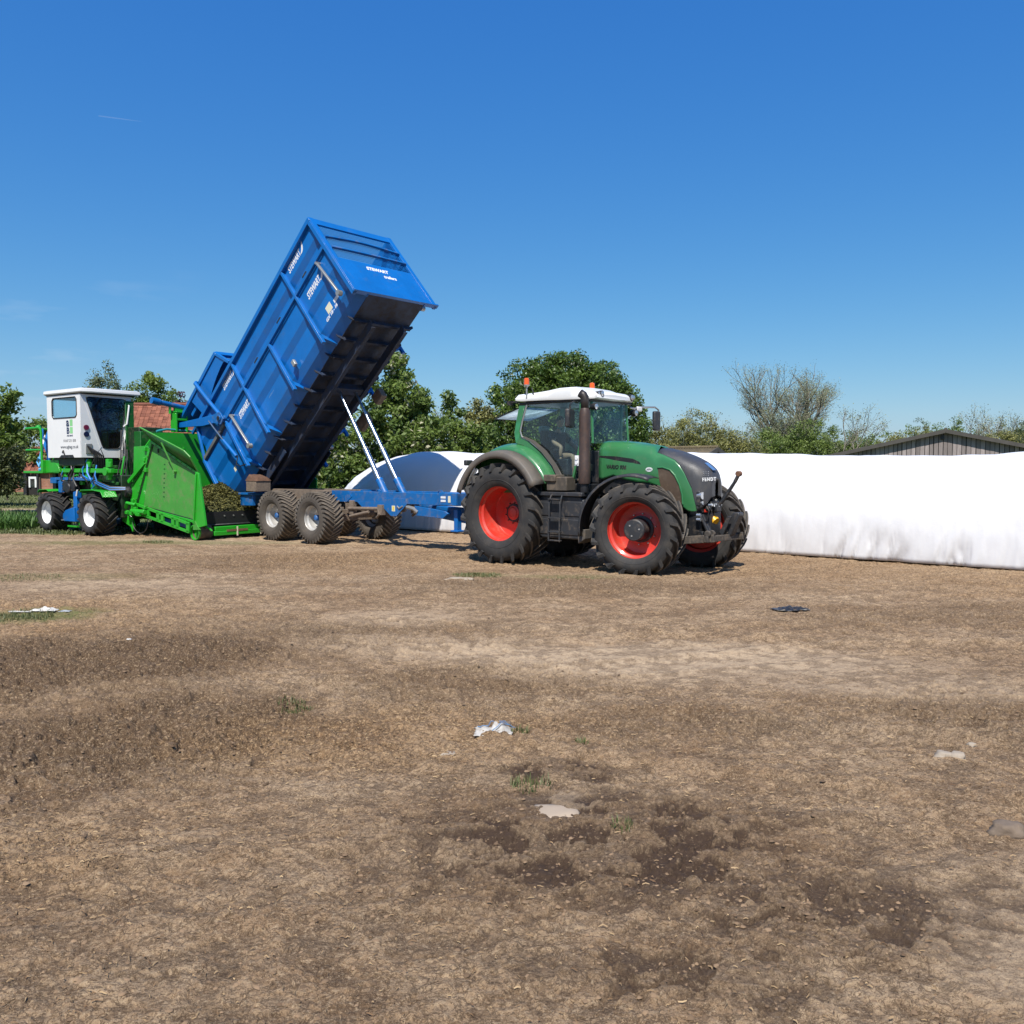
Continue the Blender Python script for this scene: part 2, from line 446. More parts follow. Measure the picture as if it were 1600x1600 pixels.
def ground_fields(X, Y):
    wet = np.maximum.reduce([
        blob(X, Y, 0.45, 4.45, 1.10, 0.72, 0.0, 0.7, 0.45, 1.3),
        blob(X, Y, 0.35, 5.6, 0.38, 0.26, 0.0, 0.3, 0.6, 2.0),
        0.8 * blob(X, Y, 1.45, 3.65, 0.8, 0.30, 0.0, 0.5, 1.0, 2.2),
        0.75 * blob(X, Y, 0.55, 3.3, 0.5, 0.2, 0.0, 0.5, 1.0, 2.2),
        0.5 * blob(X, Y, 2.3, 3.9, 0.3, 0.15, 0.0, 0.5, 1.0, 2.2)])
    dark = np.maximum.reduce([
        0.95 * blob(X, Y, -5.0, 8.5, 2.6, 1.7, 0.2, 0.8, 0.6, 0.8),
        0.8 * blob(X, Y, -2.9, 6.2, 1.6, 1.1, 0.3, 0.9, 0.7, 1.0),
        0.6 * blob(X, Y, -2.2, 10.0, 1.6, 1.1, 0.0, 1.0, 0.6, 0.8),
        0.55 * blob(X, Y, -0.6, 7.9, 1.4, 0.8, 0.2, 1.0, 0.6, 1.0),
        0.55 * blob(X, Y, -4.8, 18.0, 2.4, 1.4, 0.1, 0.9, 0.6, 0.5),
        0.55 * blob(X, Y, 1.0, 14.2, 2.6, 0.9, 0.0, 0.9, 0.6, 0.6),
        0.5 * blob(X, Y, 3.6, 7.0, 1.5, 0.7, 0.1, 0.9, 0.6, 1.0),
        0.45 * blob(X, Y, 1.2, 6.6, 1.1, 0.5, 0.1, 0.9, 0.6, 1.2),
        0.45 * blob(X, Y, 6.5, 11.5, 2.2, 0.9, 0.1, 0.9, 0.6, 0.7)])
    pale = np.maximum.reduce([
        0.8 * blob(X, Y, 1.2, 9.0, 2.8, 0.9, -0.15, 0.9, 0.5, 0.8),
        0.6 * blob(X, Y, -1.6, 11.3, 1.0, 0.6, 0, 0.9, 0.5, 0.8),
        0.6 * blob(X, Y, 3.8, 7.6, 1.8, 0.45, -0.25, 0.9, 0.5, 1.0),
        0.8 * blob(X, Y, 0.25, 4.98, 0.22, 0.16, 0, 0.4, 0.3, 3.0),
        0.5 * blob(X, Y, -7.0, 14.5, 1.8, 0.7, 0, 0.9, 0.5, 0.6),
        0.6 * blob(X, Y, 2.4, 3.6, 0.8, 0.7, 0, 0.9, 0.6, 1.2),
        0.6 * blob(X, Y, -6.5, 23.2, 8.0, 0.8, -0.1, 0.9, 0.5, 0.4)])
    straw = np.maximum.reduce([
        0.9 * blob(X, Y, -6.6, 11.4, 2.4, 1.5, 0, 0.8, 0.5, 0.8),
        0.8 * blob(X, Y, -3.0, 18.5, 3.5, 2.2, 0.1, 0.9, 0.6, 0.5),
        0.7 * blob(X, Y, -2.6, 4.4, 0.6, 0.45, 0, 0.8, 0.6, 1.5),
        0.7 * blob(X, Y, -1.0, 6.3, 1.4, 0.7, 0, 0.9, 0.6, 1.2),
        0.8 * blob(X, Y, 7.5, 16.0, 9.0, 2.6, -0.5, 0.9, 0.5, 0.4),
        0.7 * blob(X, Y, -1.5, 22.5, 3.0, 2.5, 0, 0.9, 0.5, 0.4)])
    green = np.maximum.reduce([
        0.75 * blob(X, Y, -6.3, 11.4, 0.75, 0.5, 0, 0.7, 0.5, 1.5),
        0.22 * blob(X, Y, -8.2, 15.6, 1.6, 0.5, 0, 0.7, 0.5, 1.5),
        0.55 * blob(X, Y, -0.6, 15.8, 0.5, 0.3, 0, 0.7, 0.5, 1.5),
        0.3 * blob(X, Y, 1.0, 15.5, 0.9, 0.3, 0, 0.7, 0.5, 1.5),
        0.45 * blob(X, Y, -9.5, 22.6, 3.2, 0.6, 0, 0.7, 0.6, 0.8)])
    edge = 25.6 + 1.1 * (fbm(X * 0.35, Y * 0.35, 3) - 0.5) * 2
    field = np.clip((Y - edge) / 0.8, 0, 1) * np.clip((-7.5 - X + (Y - 26) * 0.3) / 1.5, 0, 1)
    track = np.exp(-((Y - (41.0 + 0.03 * X)) / 1.7) ** 4)
    green = np.maximum(green, field * (1 - 0.95 * track))
    far = np.clip((Y - 33) / 4, 0, 1)
    green = np.maximum(green, far * (1 - 0.95 * track * (X < -5)))
    pale = np.maximum(pale * (1 - field), track * far * (X < -5))
    return wet, dark, pale, straw, green

def crust(X, Y):
    wx = X + 0.12 * (fbm(X * 5, Y * 5 + 9, 2) - 0.5); wy = Y + 0.12 * (fbm(X * 5 + 31, Y * 5, 2) - 0.5)
    return fbm(wx * 7 + 5, wy * 9.5, 4, 0.55), fbm(wx * 23, wy * 30 + 3, 3, 0.55)

def ground_height(X, Y, fine=True):
    wet, dark, pale, straw, green = ground_fields(X, Y)
    h = 0.05 * (fbm(X * 0.33, Y * 0.33, 2) - 0.5)
    if fine:
        wx = X + 0.10 * (fbm(X * 5, Y * 5 + 9, 2) - 0.5); wy = Y + 0.10 * (fbm(X * 5 + 31, Y * 5, 2) - 0.5)
        n1 = fbm(X * 2.6, Y * 3.4, 3); n2, n3 = crust(X, Y); n4 = fbm(X * 55, Y * 60, 2)
        plate = np.clip((n2 - 0.48) / 0.06, 0, 1)                # flaky crust edges
        plate2 = np.clip((n3 - 0.52) / 0.07, 0, 1)
        rough = np.clip(0.30 + 1.05 * dark + 0.40 * wet + 0.25 * straw - 0.25 * pale, 0.12, 1.2)
        h = h + 0.035 * (n1 - 0.5)
        h = h + rough * (0.030 * plate + 0.050 * (n2 - 0.5) + 0.019 * plate2 + 0.018 * (n3 - 0.5) + 0.008 * (n4 - 0.5))
        # wheel ruts with cross lug prints, and ridges pushed up by turning tyres
        for (px0, py0, ang_, wd, a_) in ((-3.0, 7.0, 0.35, .30, .035), (-2.2, 8.6, 0.35, .30, .030), (1.8, 5.2, -0.30, .28, .030), (1.2, 6.7, -0.30, .28, .026), (-1.4, 4.0, .15, .3, .03), (5.0, 9.5, -.2, .3, .03), (-5.5, 12.5, .1, .35, .03)):
            dx, dy = X - px0, Y - py0; al_ = dx * math.cos(ang_) + dy * math.sin(ang_) + 0 * X; ac_ = -dx * math.sin(ang_) + dy * math.cos(ang_) + .35 * (fbm(al_ * .35, al_ * 0 + px0, 2) - .5)
            band = np.exp(-(ac_ / wd) ** 4) * np.clip(1.3 - np.abs(al_) / 6.5, 0, 1)
            lug = np.sin((al_ + np.abs(ac_) * .9) * 2 * PI / .24)
            h = h + a_ * (np.exp(-((np.abs(ac_) - wd * 1.15) / .09) ** 2) * .8 - band * .9 + band * .45 * np.clip(lug, -.3, 1) * (0.4 + fbm(X * 3, Y * 3, 2)))
        rut = np.sin((X * 0.55 + Y) * 2 * PI / 2.1 + 2.5 * fbm(X * 0.5, Y * 0.5, 2))
        h = h + 0.012 * rut * np.clip(fbm(X * 0.4 + 9, Y * 0.4, 2) * 2 - 0.7, 0, 1)
    return h

ts = np.concatenate([np.array([-60, -20, -8, -4, -2.4, -1.6, -1.1, -0.85]), np.linspace(-0.68, 0.68, 760), np.array([0.85, 1.1, 1.6, 2.4, 4, 8, 20, 60])])
ys = np.concatenate([np.array([-60, -30, -14, -6, -2, 0.5, 2.0, 2.6]), np.geomspace(2.95, 34.0, 930), np.array([35.2, 37, 39, 39.8, 42.2, 43, 46, 50, 56, 64, 75, 90, 120, 180, 300, 600, 1500])])
Yg, Tg = np.meshgrid(ys, ts, indexing='ij')
Xg = Tg * np.maximum(Yg, 2.95)
fields = ground_fields(Xg, Yg)
k2, k3 = crust(Xg, Yg)
fields = (fields[0] * (0.50 + 0.50 * np.clip((0.535 - k2) / 0.03, 0, 1)),) + tuple(fields[1:])
low = np.clip(0.75 * np.clip((0.50 - k2) / 0.09, 0, 1) + 0.5 * np.clip((0.50 - k3) / 0.12, 0, 1), 0, 1)  # mask of the crust hollows that get painted shade
amp = np.clip((36 - Yg) / 4, 0, 1) * (np.abs(Tg) < 0.7) * (Yg > 2.7)
Zg = ground_height(Xg, Yg) * amp
nj, ni = len(ts), len(ys)
idx = np.arange(ni * nj).reshape(ni, nj)
Fg = np.stack([idx[:-1, :-1], idx[:-1, 1:], idx[1:, 1:], idx[1:, :-1]], -1).reshape(-1, 4)
gm = bpy.data.materials.new('yard_soil'); gm.use_nodes = True
nt = gm.node_tree; p = nt.nodes['Principled BSDF']
def attr(nm):
    a = nt.nodes.new('ShaderNodeAttribute'); a.attribute_name = nm; return a.outputs['Fac']
nA = _noise(nt, 1.1, 6, 0.65); nB = _noise(nt, 9, 6, 0.7); nC = _noise(nt, 45, 5, 0.7); nD = _noise(nt, 170, 3, 0.7)
c = _mix(nt, _ramp(nt, nA, 0.34, 0.66), (0.345, 0.215, 0.116), (0.560, 0.395, 0.243))
nS = _noise(nt, 0.55, 5, 0.6, stretch=(0.5, 1.6, 1))
c = _mix(nt, _ramp(nt, nS, 0.50, 0.66, 0, .75), c, (0.56, 0.41, 0.265))
c = _mix(nt, _ramp(nt, nS, 0.46, 0.34, 0, .55), c, (0.21, 0.118, 0.062))
c = _mix(nt, _ramp(nt, nB, 0.46, 0.70, 0, 0.6), c, (0.23, 0.138, 0.074))
c = _mix(nt, _ramp(nt, attr('dark'), 0, .85, 0, .95), c, (0.118, 0.071, 0.040))
c = _mix(nt, _ramp(nt, attr('pale'), 0, .8, 0, .92), c, (0.58, 0.43, 0.285))
c = _mix(nt, _ramp(nt, attr('low'), 0, 1, 0, .62), c, (0.100, 0.060, 0.034))  # shade of the hollows, put into the soil colour
st = nt.nodes.new('ShaderNodeMath'); st.operation = 'MULTIPLY'
nt.links.new(attr('straw'), st.inputs[0]); nt.links.new(_ramp(nt, nC, 0.44, 0.58), st.inputs[1])
c = _mix(nt, st.outputs[0], c, (0.42, 0.25, 0.115))
c = _mix(nt, _ramp(nt, nC, 0.52, 0.66, 0, 0.8), c, (0.56, 0.41, 0.26))
c = _mix(nt, _ramp(nt, nC, 0.42, 0.33, 0, 0.6), c, (0.11, 0.066, 0.036))
def crack_shade(scale, width, seed):      # thin cracks between mud flakes, their crevice shade put into the colour
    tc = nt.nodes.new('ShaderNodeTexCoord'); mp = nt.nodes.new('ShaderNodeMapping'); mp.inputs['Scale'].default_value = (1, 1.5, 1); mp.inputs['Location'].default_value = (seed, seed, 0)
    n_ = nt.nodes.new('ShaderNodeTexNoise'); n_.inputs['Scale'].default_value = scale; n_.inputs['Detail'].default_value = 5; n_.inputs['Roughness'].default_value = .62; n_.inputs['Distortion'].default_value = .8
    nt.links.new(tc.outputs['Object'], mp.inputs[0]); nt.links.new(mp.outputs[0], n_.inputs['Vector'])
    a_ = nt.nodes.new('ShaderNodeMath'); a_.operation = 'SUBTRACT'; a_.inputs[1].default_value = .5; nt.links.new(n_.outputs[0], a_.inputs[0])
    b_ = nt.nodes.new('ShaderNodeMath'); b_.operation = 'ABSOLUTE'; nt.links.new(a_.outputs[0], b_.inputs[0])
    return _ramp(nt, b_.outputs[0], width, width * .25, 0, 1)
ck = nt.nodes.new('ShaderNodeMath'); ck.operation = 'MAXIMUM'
nt.links.new(crack_shade(5.5, .024, 1.0), ck.inputs[0]); nt.links.new(crack_shade(19, .034, 4.0), ck.inputs[1])
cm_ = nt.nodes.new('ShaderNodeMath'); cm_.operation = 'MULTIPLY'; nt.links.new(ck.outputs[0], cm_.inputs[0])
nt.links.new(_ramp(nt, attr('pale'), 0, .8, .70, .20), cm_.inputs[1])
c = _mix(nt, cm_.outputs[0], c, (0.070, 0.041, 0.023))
c = _mix(nt, _ramp(nt, nD, 0.43, 0.33, 0, 0.6), c, (0.08, 0.048, 0.028))  # fine dark flecks stand in for the shadows of small flakes
c = _mix(nt, _ramp(nt, nD, 0.56, 0.68, 0, 0.6), c, (0.62, 0.47, 0.31))
wm = nt.nodes.new('ShaderNodeMath'); wm.operation = 'MULTIPLY'
nt.links.new(attr('wet'), wm.inputs[0]); nt.links.new(_ramp(nt, nC, 0.70, 0.55, 0.4, 1), wm.inputs[1])
c = _mix(nt, wm.outputs[0], c, (0.078, 0.047, 0.029))
gn = _mix(nt, _ramp(nt, nB, 0.35, 0.65), (0.065, 0.098, 0.022), (0.15, 0.175, 0.05))
gn = _mix(nt, _ramp(nt, nC, 0.5, 0.7), gn, (0.18, 0.17, 0.07))
c = _mix(nt, attr('green'), c, gn)
nt.links.new(c, p.inputs['Base Color'])
nt.links.new(_ramp(nt, wm.outputs[0], 0, 1, 0.95, 0.72), p.inputs['Roughness'])
p.inputs['Specular IOR Level'].default_value = 0.25
bp = nt.nodes.new('ShaderNodeBump'); bp.inputs['Distance'].default_value = 0.012; bp.inputs['Strength'].default_value = 1
nt.links.new(_noise(nt, 90, 6, 0.75), bp.inputs['Height'])
bp2 = nt.nodes.new('ShaderNodeBump'); bp2.inputs['Distance'].default_value = 0.045; bp2.inputs['Strength'].default_value = 0.8
nt.links.new(_noise(nt, 14, 7, 0.7), bp2.inputs['Height']); nt.links.new(bp.outputs[0], bp2.inputs['Normal'])
nt.links.new(bp2.outputs[0], p.inputs['Normal'])
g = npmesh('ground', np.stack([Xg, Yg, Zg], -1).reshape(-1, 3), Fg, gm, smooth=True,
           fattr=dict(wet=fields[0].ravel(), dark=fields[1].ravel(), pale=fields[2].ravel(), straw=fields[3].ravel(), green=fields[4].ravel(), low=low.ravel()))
tag(g, kind='structure')

def gz(x, y):
    return float(ground_height(np.array([x], dtype=float), np.array([y], dtype=float))[0])

# loose crumbs of soil, straw and dead leaves lying on the yard
def scatter(n, ymin, ymax, bias=1.0):
    Y = ymin + (ymax - ymin) * rng.random(n) ** bias
    X = (rng.random(n) * 1.3 - 0.65) * Y
    return X, Y
def crumbs(n, name, m, smin, smax, flat, keep):
    X, Y = scatter(n * 3, 2.8, 26, 1.25)
    w = keep(X, Y)
    k = rng.random(len(X)) < w
    X, Y = X[k][:n], Y[k][:n]; n = len(X)
    Z = ground_height(X, Y)
    S = smin + (smax - smin) * rng.random(n) ** 3.0
    base = np.array([[1, 0, 0], [0.4, 0.9, 0], [-0.5, 0.8, 0], [-1, -0.1, 0], [-0.4, -0.9, 0], [0.6, -0.8, 0], [0.25, 0.2, 1], [-0.35, -0.1, 0.85]])
    tri = np.array([[0, 1, 6], [1, 2, 6], [2, 7, 6], [2, 3, 7], [3, 4, 7], [4, 5, 7], [5, 6, 7], [5, 0, 6]])
    P = base[None] * (1 + 0.45 * (rng.random((n, 8, 3)) - 0.5))
    P[:, :, 2] *= flat
    a = rng.random(n) * 2 * PI; ca, sa = np.cos(a), np.sin(a)
    el = 0.6 + rng.random(n) * 0.7
    x = P[:, :, 0] * S[:, None] * el[:, None]; y = P[:, :, 1] * S[:, None]
    V = np.stack([X[:, None] + x * ca[:, None] - y * sa[:, None], Y[:, None] + x * sa[:, None] + y * ca[:, None], Z[:, None] + P[:, :, 2] * S[:, None] - 0.12 * S[:, None] * flat - 0.002], -1)
    F = (np.arange(n)[:, None, None] * 8 + tri[None]).reshape(-1, 3)
    o = npmesh(name, V.reshape(-1, 3), F, m, tone=np.repeat(rng.random(n), 8))
    tag(o, kind='stuff'); return o
M_CLOD = leafmat('soil_crumb', (0.11, 0.066, 0.036), (0.28, 0.185, 0.108), trans=0.0, rough=0.95)
o = crumbs(14000, 'soil_clods', M_CLOD, 0.003, 0.017, 0.6, lambda X, Y: np.clip(0.12 + 0.8 * ground_fields(X, Y)[1] + 0.7 * ground_fields(X, Y)[0], 0, 1))
o['label'] = 'brown crumbs and clods of dry soil strewn over the yard'; o['category'] = 'soil clods'
o = crumbs(34000, 'soil_flakes', leafmat('dried_soil_flake', (0.11, 0.068, 0.037), (0.29, 0.190, 0.110), trans=0.0, rough=0.95), 0.005, 0.019, 0.45, lambda X, Y: np.clip(.30 + 1.0 * ground_fields(X, Y)[1] + .4 * (fbm(X * 1.3, Y * 1.3, 3) > .5) - .35 * ground_fields(X, Y)[2], 0.03, 1) * np.clip((Y - 1) / 4, .4, 1))
o['label'] = 'curled flakes of dried mud lying loose all over the yard'; o['category'] = 'mud flakes'
M_STRAW = leafmat('dead_leaf_straw', (0.16, 0.085, 0.040), (0.50, 0.35, 0.19), trans=0.1, rough=0.8)
def straws(n, name, m, keep, L=(0.008, 0.040), W=(0.0006, 0.0022), lift=0.006, ymax=27):
    X, Y = scatter(n * 3, 2.8, ymax, 1.25)
    k = rng.random(len(X)) < keep(X, Y)
    X, Y = X[k][:n], Y[k][:n]; n = len(X)
    Z = ground_height(X, Y) + 0.003 + rng.random(n) * 0.006
    a = rng.random(n) * 2 * PI
    l = L[0] + (L[1] - L[0]) * rng.random(n) ** 2; w = (W[0] + (W[1] - W[0]) * rng.random(n) ** 2) * (1 + Y * 0.05)
    dx, dy = np.cos(a) * l / 2, np.sin(a) * l / 2; nx, ny = -np.sin(a) * w, np.cos(a) * w
    z0, z1, z2 = (rng.random((3, n)) - 0.3) * lift
    rows = []
    for t, z, ww in ((-1, z0, 0.6), (0, z1 + lift * 0.6, 1.0), (1, z2, 0.4)):
        bend = (rng.random(n) - 0.5) * l * 0.35 if t == 0 else 0
        cx = X + dx * t + nx / np.maximum(w, 1e-6) * bend; cy = Y + dy * t + ny / np.maximum(w, 1e-6) * bend
        rows.append(np.stack([cx - nx * ww, cy - ny * ww, Z + z], -1)); rows.append(np.stack([cx + nx * ww, cy + ny * ww, Z + z + 0.004], -1))
    V = np.stack(rows, 1).reshape(-1, 3)
    q = np.array([[0, 1, 3, 2], [2, 3, 5, 4]])
    F = (np.arange(n)[:, None, None] * 6 + q[None]).reshape(-1, 4)
    o = npmesh(name, V, F, m, tone=np.repeat(rng.random(n), 2)); tag(o, kind='stuff'); return o
o = straws(60000, 'straw_litter', M_STRAW, lambda X, Y: np.clip((0.22 + 0.8 * ground_fields(X, Y)[3] - 0.25 * ground_fields(X, Y)[2]) * np.clip((Y - 1.8) / 4, .3, 1) * (1 - .7 * ground_fields(X, Y)[0]), 0.02, 1))
o['label'] = 'tan bits of straw and dead leaf trodden into the yard'; o['category'] = 'straw litter'

M_GRASS = leafmat('grass_blade', (0.055, 0.080, 0.020), (0.20, 0.22, 0.08), trans=0.25)
def grass(X, Y, name, h, w, m, z=None):
    n = len(X)
    Z = ground_height(X, Y) * np.clip((36 - Y) / 4, 0, 1) if z is None else z
    a = rng.random(n) * 2 * PI; H = h * (0.4 + 0.8 * rng.random(n)); lean = 1.15 * H * rng.random(n)
    W = w * (0.6 + 0.8 * rng.random(n)) * (1 + Y * 0.06)
    nx, ny = -np.sin(a) * W, np.cos(a) * W; lx, ly = np.cos(a) * lean, np.sin(a) * lean
    P = [np.stack([X - nx, Y - ny, Z - 0.01], -1), np.stack([X + nx, Y + ny, Z - 0.01], -1),
         np.stack([X + lx * .4 + nx * .7, Y + ly * .4 + ny * .7, Z + H * .6], -1), np.stack([X + lx * .4 - nx * .7, Y + ly * .4 - ny * .7, Z + H * .6], -1),
         np.stack([X + lx, Y + ly, Z + H], -1)]
    V = np.stack(P, 1).reshape(-1, 3)
    t = np.array([[0, 1, 2], [0, 2, 3], [3, 2, 4]])
    F = (np.arange(n)[:, None, None] * 5 + t[None]).reshape(-1, 3)
    o = npmesh(name, V, F, m, tone=np.repeat(np.clip(rng.normal(0.5, 0.22, n), 0, 1), 3))
    return o
# field grass beyond the yard on the left
n = 60000
Yf = 1 / (1 / 25.0 + rng.random(n) * (1 / 62 - 1 / 25.0)); Xf = -6.5 - rng.random(n) * (Yf * 0.68 - 5.5)
kg = (rng.random(n) < ground_fields(Xf, Yf)[4] * (0.35 + 0.65 * (fbm(Xf * 0.7, Yf * 0.7, 3) > 0.45))) & (Yf > 25.2)
o = grass(Xf[kg], Yf[kg], 'field_grass', 0.09, 0.006, M_GRASS)
tag(o, 'green rough grass of the field beyond the machine on the left', 'grass', kind='stuff')
n = 7000
Yf = 27 + rng.random(n) ** 1.5 * 4; Xf = -22 + rng.random(n) * 6.5
kg = rng.random(n) < np.clip(1.3 - np.abs(Xf + 17.6) / 3.2, 0, 1)
o = grass(Xf[kg], Yf[kg], 'nettle_clump', 0.42, 0.012, leafmat('nettle_green', (0.04, 0.10, 0.016), (0.14, 0.26, 0.05), trans=0.3))
tag(o, 'tall dark green weeds beside the rear white wheel rim', 'weeds', kind='stuff')
def tuft(cx, cy, r, n, h, label):
    a = rng.random(n) * 2 * PI; q = np.sqrt(rng.random(n)) * r
    o = grass(cx + np.cos(a) * q, cy + np.sin(a) * q * 0.8, 'grass_tuft', h, 0.0022, M_GRASS)
    tag(o, label, 'grass tuft', 'grass tufts growing in the yard', kind='stuff')
def img(px, py):          # a pixel of the ground in the photograph -> metres
    y = 2 * 1350 / (py - 729.0); return (px - 800) / 1350 * y, y
for px, py, r, n, h, lb in [
    (20, 968, .45, 700, .07, 'broad grass patch under the white plastic scrap at the left edge'),
    (745, 902, .45, 500, .05, 'grass patch on the ground below the rear tractor tyre'),
    (455, 1113, .14, 200, .05, 'small grass tuft alone on the brown soil left of the crumpled bag'),
    (832, 1243, .14, 130, .06, 'thin pale grass tuft just behind the flat pale stone'),
    (812, 1156, .07, 110, .04, 'tiny grass tuft touching the right end of the crumpled bag'),
    (975, 1318, .06, 60, .04, 'sparse grass tuft in the dark wet mud'),
    (246, 848, .4, 250, .08, 'grass tuft in front of the green feed hopper'),
    (910, 1170, .05, 50, .04, 'tiny sparse tuft on bare soil right of the crumpled bag'),
    (890, 908, .5, 160, .04, 'thin grass patch in front of the front tractor tyre'),
    (30, 905, .7, 260, .05, 'thin dry grass patch at the left edge, highest of those there')]:
    tuft(*img(px, py), r, n, h, lb)

# ------------------------------------------------------------------ litter and stones on the yard
def crumple(name, cx, cy, w, d, h, m, label, cat, rot=0.0, nx=22, ny=12, f=6.0, seed=0.0, cut=0.14):
    xs = np.linspace(-1, 1, nx); yy = np.linspace(-1, 1, ny)
    Xc, Yc = np.meshgrid(xs, yy, indexing='ij')
    r = 0.78 + cut * (fbm(Xc * 2 + seed, Yc * 2 + seed, 3) - 0.5) * 2
    ax, ay = Xc * w / 2 * r, Yc * d / 2 * r
    z = h * (0.25 + 1.1 * np.abs(fbm(Xc * f / 3 + seed, Yc * f / 4, 4) - 0.45) * 2) * (1 - 0.7 * np.maximum(np.abs(Xc), np.abs(Yc)) ** 2)
    ca, sa = math.cos(rot), math.sin(rot)
    X_ = cx + ax * ca - ay * sa; Y_ = cy + ax * sa + ay * ca
    Z_ = float(np.max(ground_height(np.array([cx, cx - w * .3, cx + w * .3]), np.array([cy] * 3)))) + z
    ii = np.arange(nx * ny).reshape(nx, ny)
    F = np.stack([ii[:-1, :-1], ii[1:, :-1], ii[1:, 1:], ii[:-1, 1:]], -1).reshape(-1, 4)
    V = np.stack([X_, Y_, Z_], -1).reshape(-1, 3)
    o = npmesh(name, V, F, m, smooth=True)
    s_ = o.modifiers.new('t', 'SOLIDIFY'); s_.thickness = 0.004
    tag(o, label, cat); return o
M_SCRAP = mat('white_plastic_scrap', (0.60, 0.58, 0.54), 0.5, dust=0.3, vary=0.06, scale=8)
M_SCRAPB = mat('black_plastic_scrap', (0.02, 0.022, 0.026), 0.35, dust=0.25, vary=0.1, scale=8)
mbag = mat('printed_paper_bag', (0.48, 0.46, 0.43), 0.7, dust=0.4, vary=0.1, scale=10)
x, y = img(771, 1156)
bag_o = crumple('crumpled_bag', x, y, 0.36, 0.22, 0.10, mbag, 'crumpled white and blue paper bag lying on the bare soil', 'paper bag', rot=0.05, seed=3.0)
for k, (a, b) in enumerate(((-0.06, 0.02), (0.05, -0.03), (0.1, 0.03))):
    pts = []
    for t in np.linspace(-0.5, 0.5, 7):
        px_, py_ = x + a + t * 0.12, y + b + t * 0.05 * (1 if k else -1)
        pts.append((px_, py_, bag_o.data.vertices[0].co.z * 0 + max(v.co.z for v in bag_o.data.vertices if abs(v.co.x - px_) < 0.03 and abs(v.co.y - py_) < 0.03) + 0.003))
    MB().tube(pts, 0.0035, 5).build('blue_stripe', mat('faded_blue_ink', (.10, .22, .40), .7), bag_o)
x, y = img(66, 961)
crumple('plastic_scrap', x, y, 0.42, 0.20, 0.06, M_SCRAP, 'white plastic scrap lying on the grass at the left edge', 'plastic scrap', seed=7.0)
crumple('plastic_scrap', x - 0.32, y - 0.05, 0.40, 0.10, 0.012, M_SCRAP, 'thin flat white plastic strip trailing left of the thicker white scrap', 'plastic scrap', seed=9.0)
crumple('plastic_scrap', x + 0.26, y + 0.02, 0.2, 0.12, 0.02, mat('grey_film', (0.32, 0.34, 0.35), 0.3), 'grey translucent film at the right end of the thicker white scrap', 'plastic scrap', seed=4.0)
x, y = img(1240, 955)
crumple('plastic_scrap', x, y, 0.62, 0.30, 0.07, M_SCRAPB, 'black plastic scrap lying alone on the soil in front of the white bag', 'plastic scrap', seed=12.0, nx=30)
x, y = img(196, 1010)
crumple('plastic_scrap', x, y, 0.07, 0.05, 0.02, M_SCRAP, 'tiny white plastic flake alone on dark soil at left', 'plastic scrap', seed=15.0, nx=8, ny=6)

def stone(px, py, w, d, h, m, label, seed):
    x, y = img(px, py)
    bm = bmesh.new(); bmesh.ops.create_icosphere(bm, subdivisions=3, radius=1)
    for v in bm.verts:
        n_ = mnoise.noise(v.co * 1.3 + Vector((seed, 0, 0))) * 0.45 + mnoise.noise(v.co * 3 + Vector((0, seed, 0))) * 0.15
        c_ = v.co * (1 + n_)
        v.co = Vector((c_.x * w / 2, c_.y * d / 2, max(-0.3, min(c_.z, 0.75)) * h))
    for f in bm.faces: f.smooth = True
    me = bpy.data.meshes.new('stone'); bm.to_mesh(me); bm.free(); me.materials.append(m)
    o = bpy.data.objects.new('stone', me); COL.objects.link(o)
    o.location = (x, y, gz(x, y) + h * 0.12); tag(o, label, 'stone')
M_STONE = mat('pale_stone', (0.36, 0.30, 0.235), 0.9, dust=0.4, dustcol=(0.24, 0.18, 0.13), vary=0.15, scale=6, bump=0.004, bscale=40)
M_STONEB = mat('brown_stone', (0.17, 0.125, 0.09), 0.9, dust=0.3, vary=0.2, scale=8, bump=0.006, bscale=40)
stone(862, 1289, 0.30, 0.26, 0.035, mat('flat_grey_stone', (0.40, 0.315, 0.235), 0.9, dust=0.25, vary=0.08, bump=0.002, bscale=50), 'flat pale grey stone at the top of the wet mud', 1.0)
stone(1486, 1194, 0.13, 0.11, 0.05, M_STONE, 'pale stone, left one of the touching pair on the right', 2.0)
stone(1507, 1195, 0.12, 0.10, 0.045, M_STONE, 'pale stone, right one of the touching pair', 3.5)
stone(1590, 1316, 0.20, 0.14, 0.06, M_STONEB, 'dark brown stone cut by the right edge of the picture', 5.0)
stone(1530, 1172, 0.07, 0.05, 0.03, M_STONE, 'small pale stone just behind the touching pair', 6.0)
stone(697, 1184, 0.12, 0.09, 0.02, M_STONE, 'small flat pale stone left of and nearer than the crumpled bag', 8.0)
stone(716, 909, 0.5, 0.16, 0.04, M_STONE, 'long flat pale stone below the grass patch by the rear tractor tyre', 9.0)
stone(793, 1146, 0.05, 0.05, 0.05, M_STONEB, 'small brown stone behind the crumpled bag', 11.0)
x_, y_ = img(1600, 700 + 200)

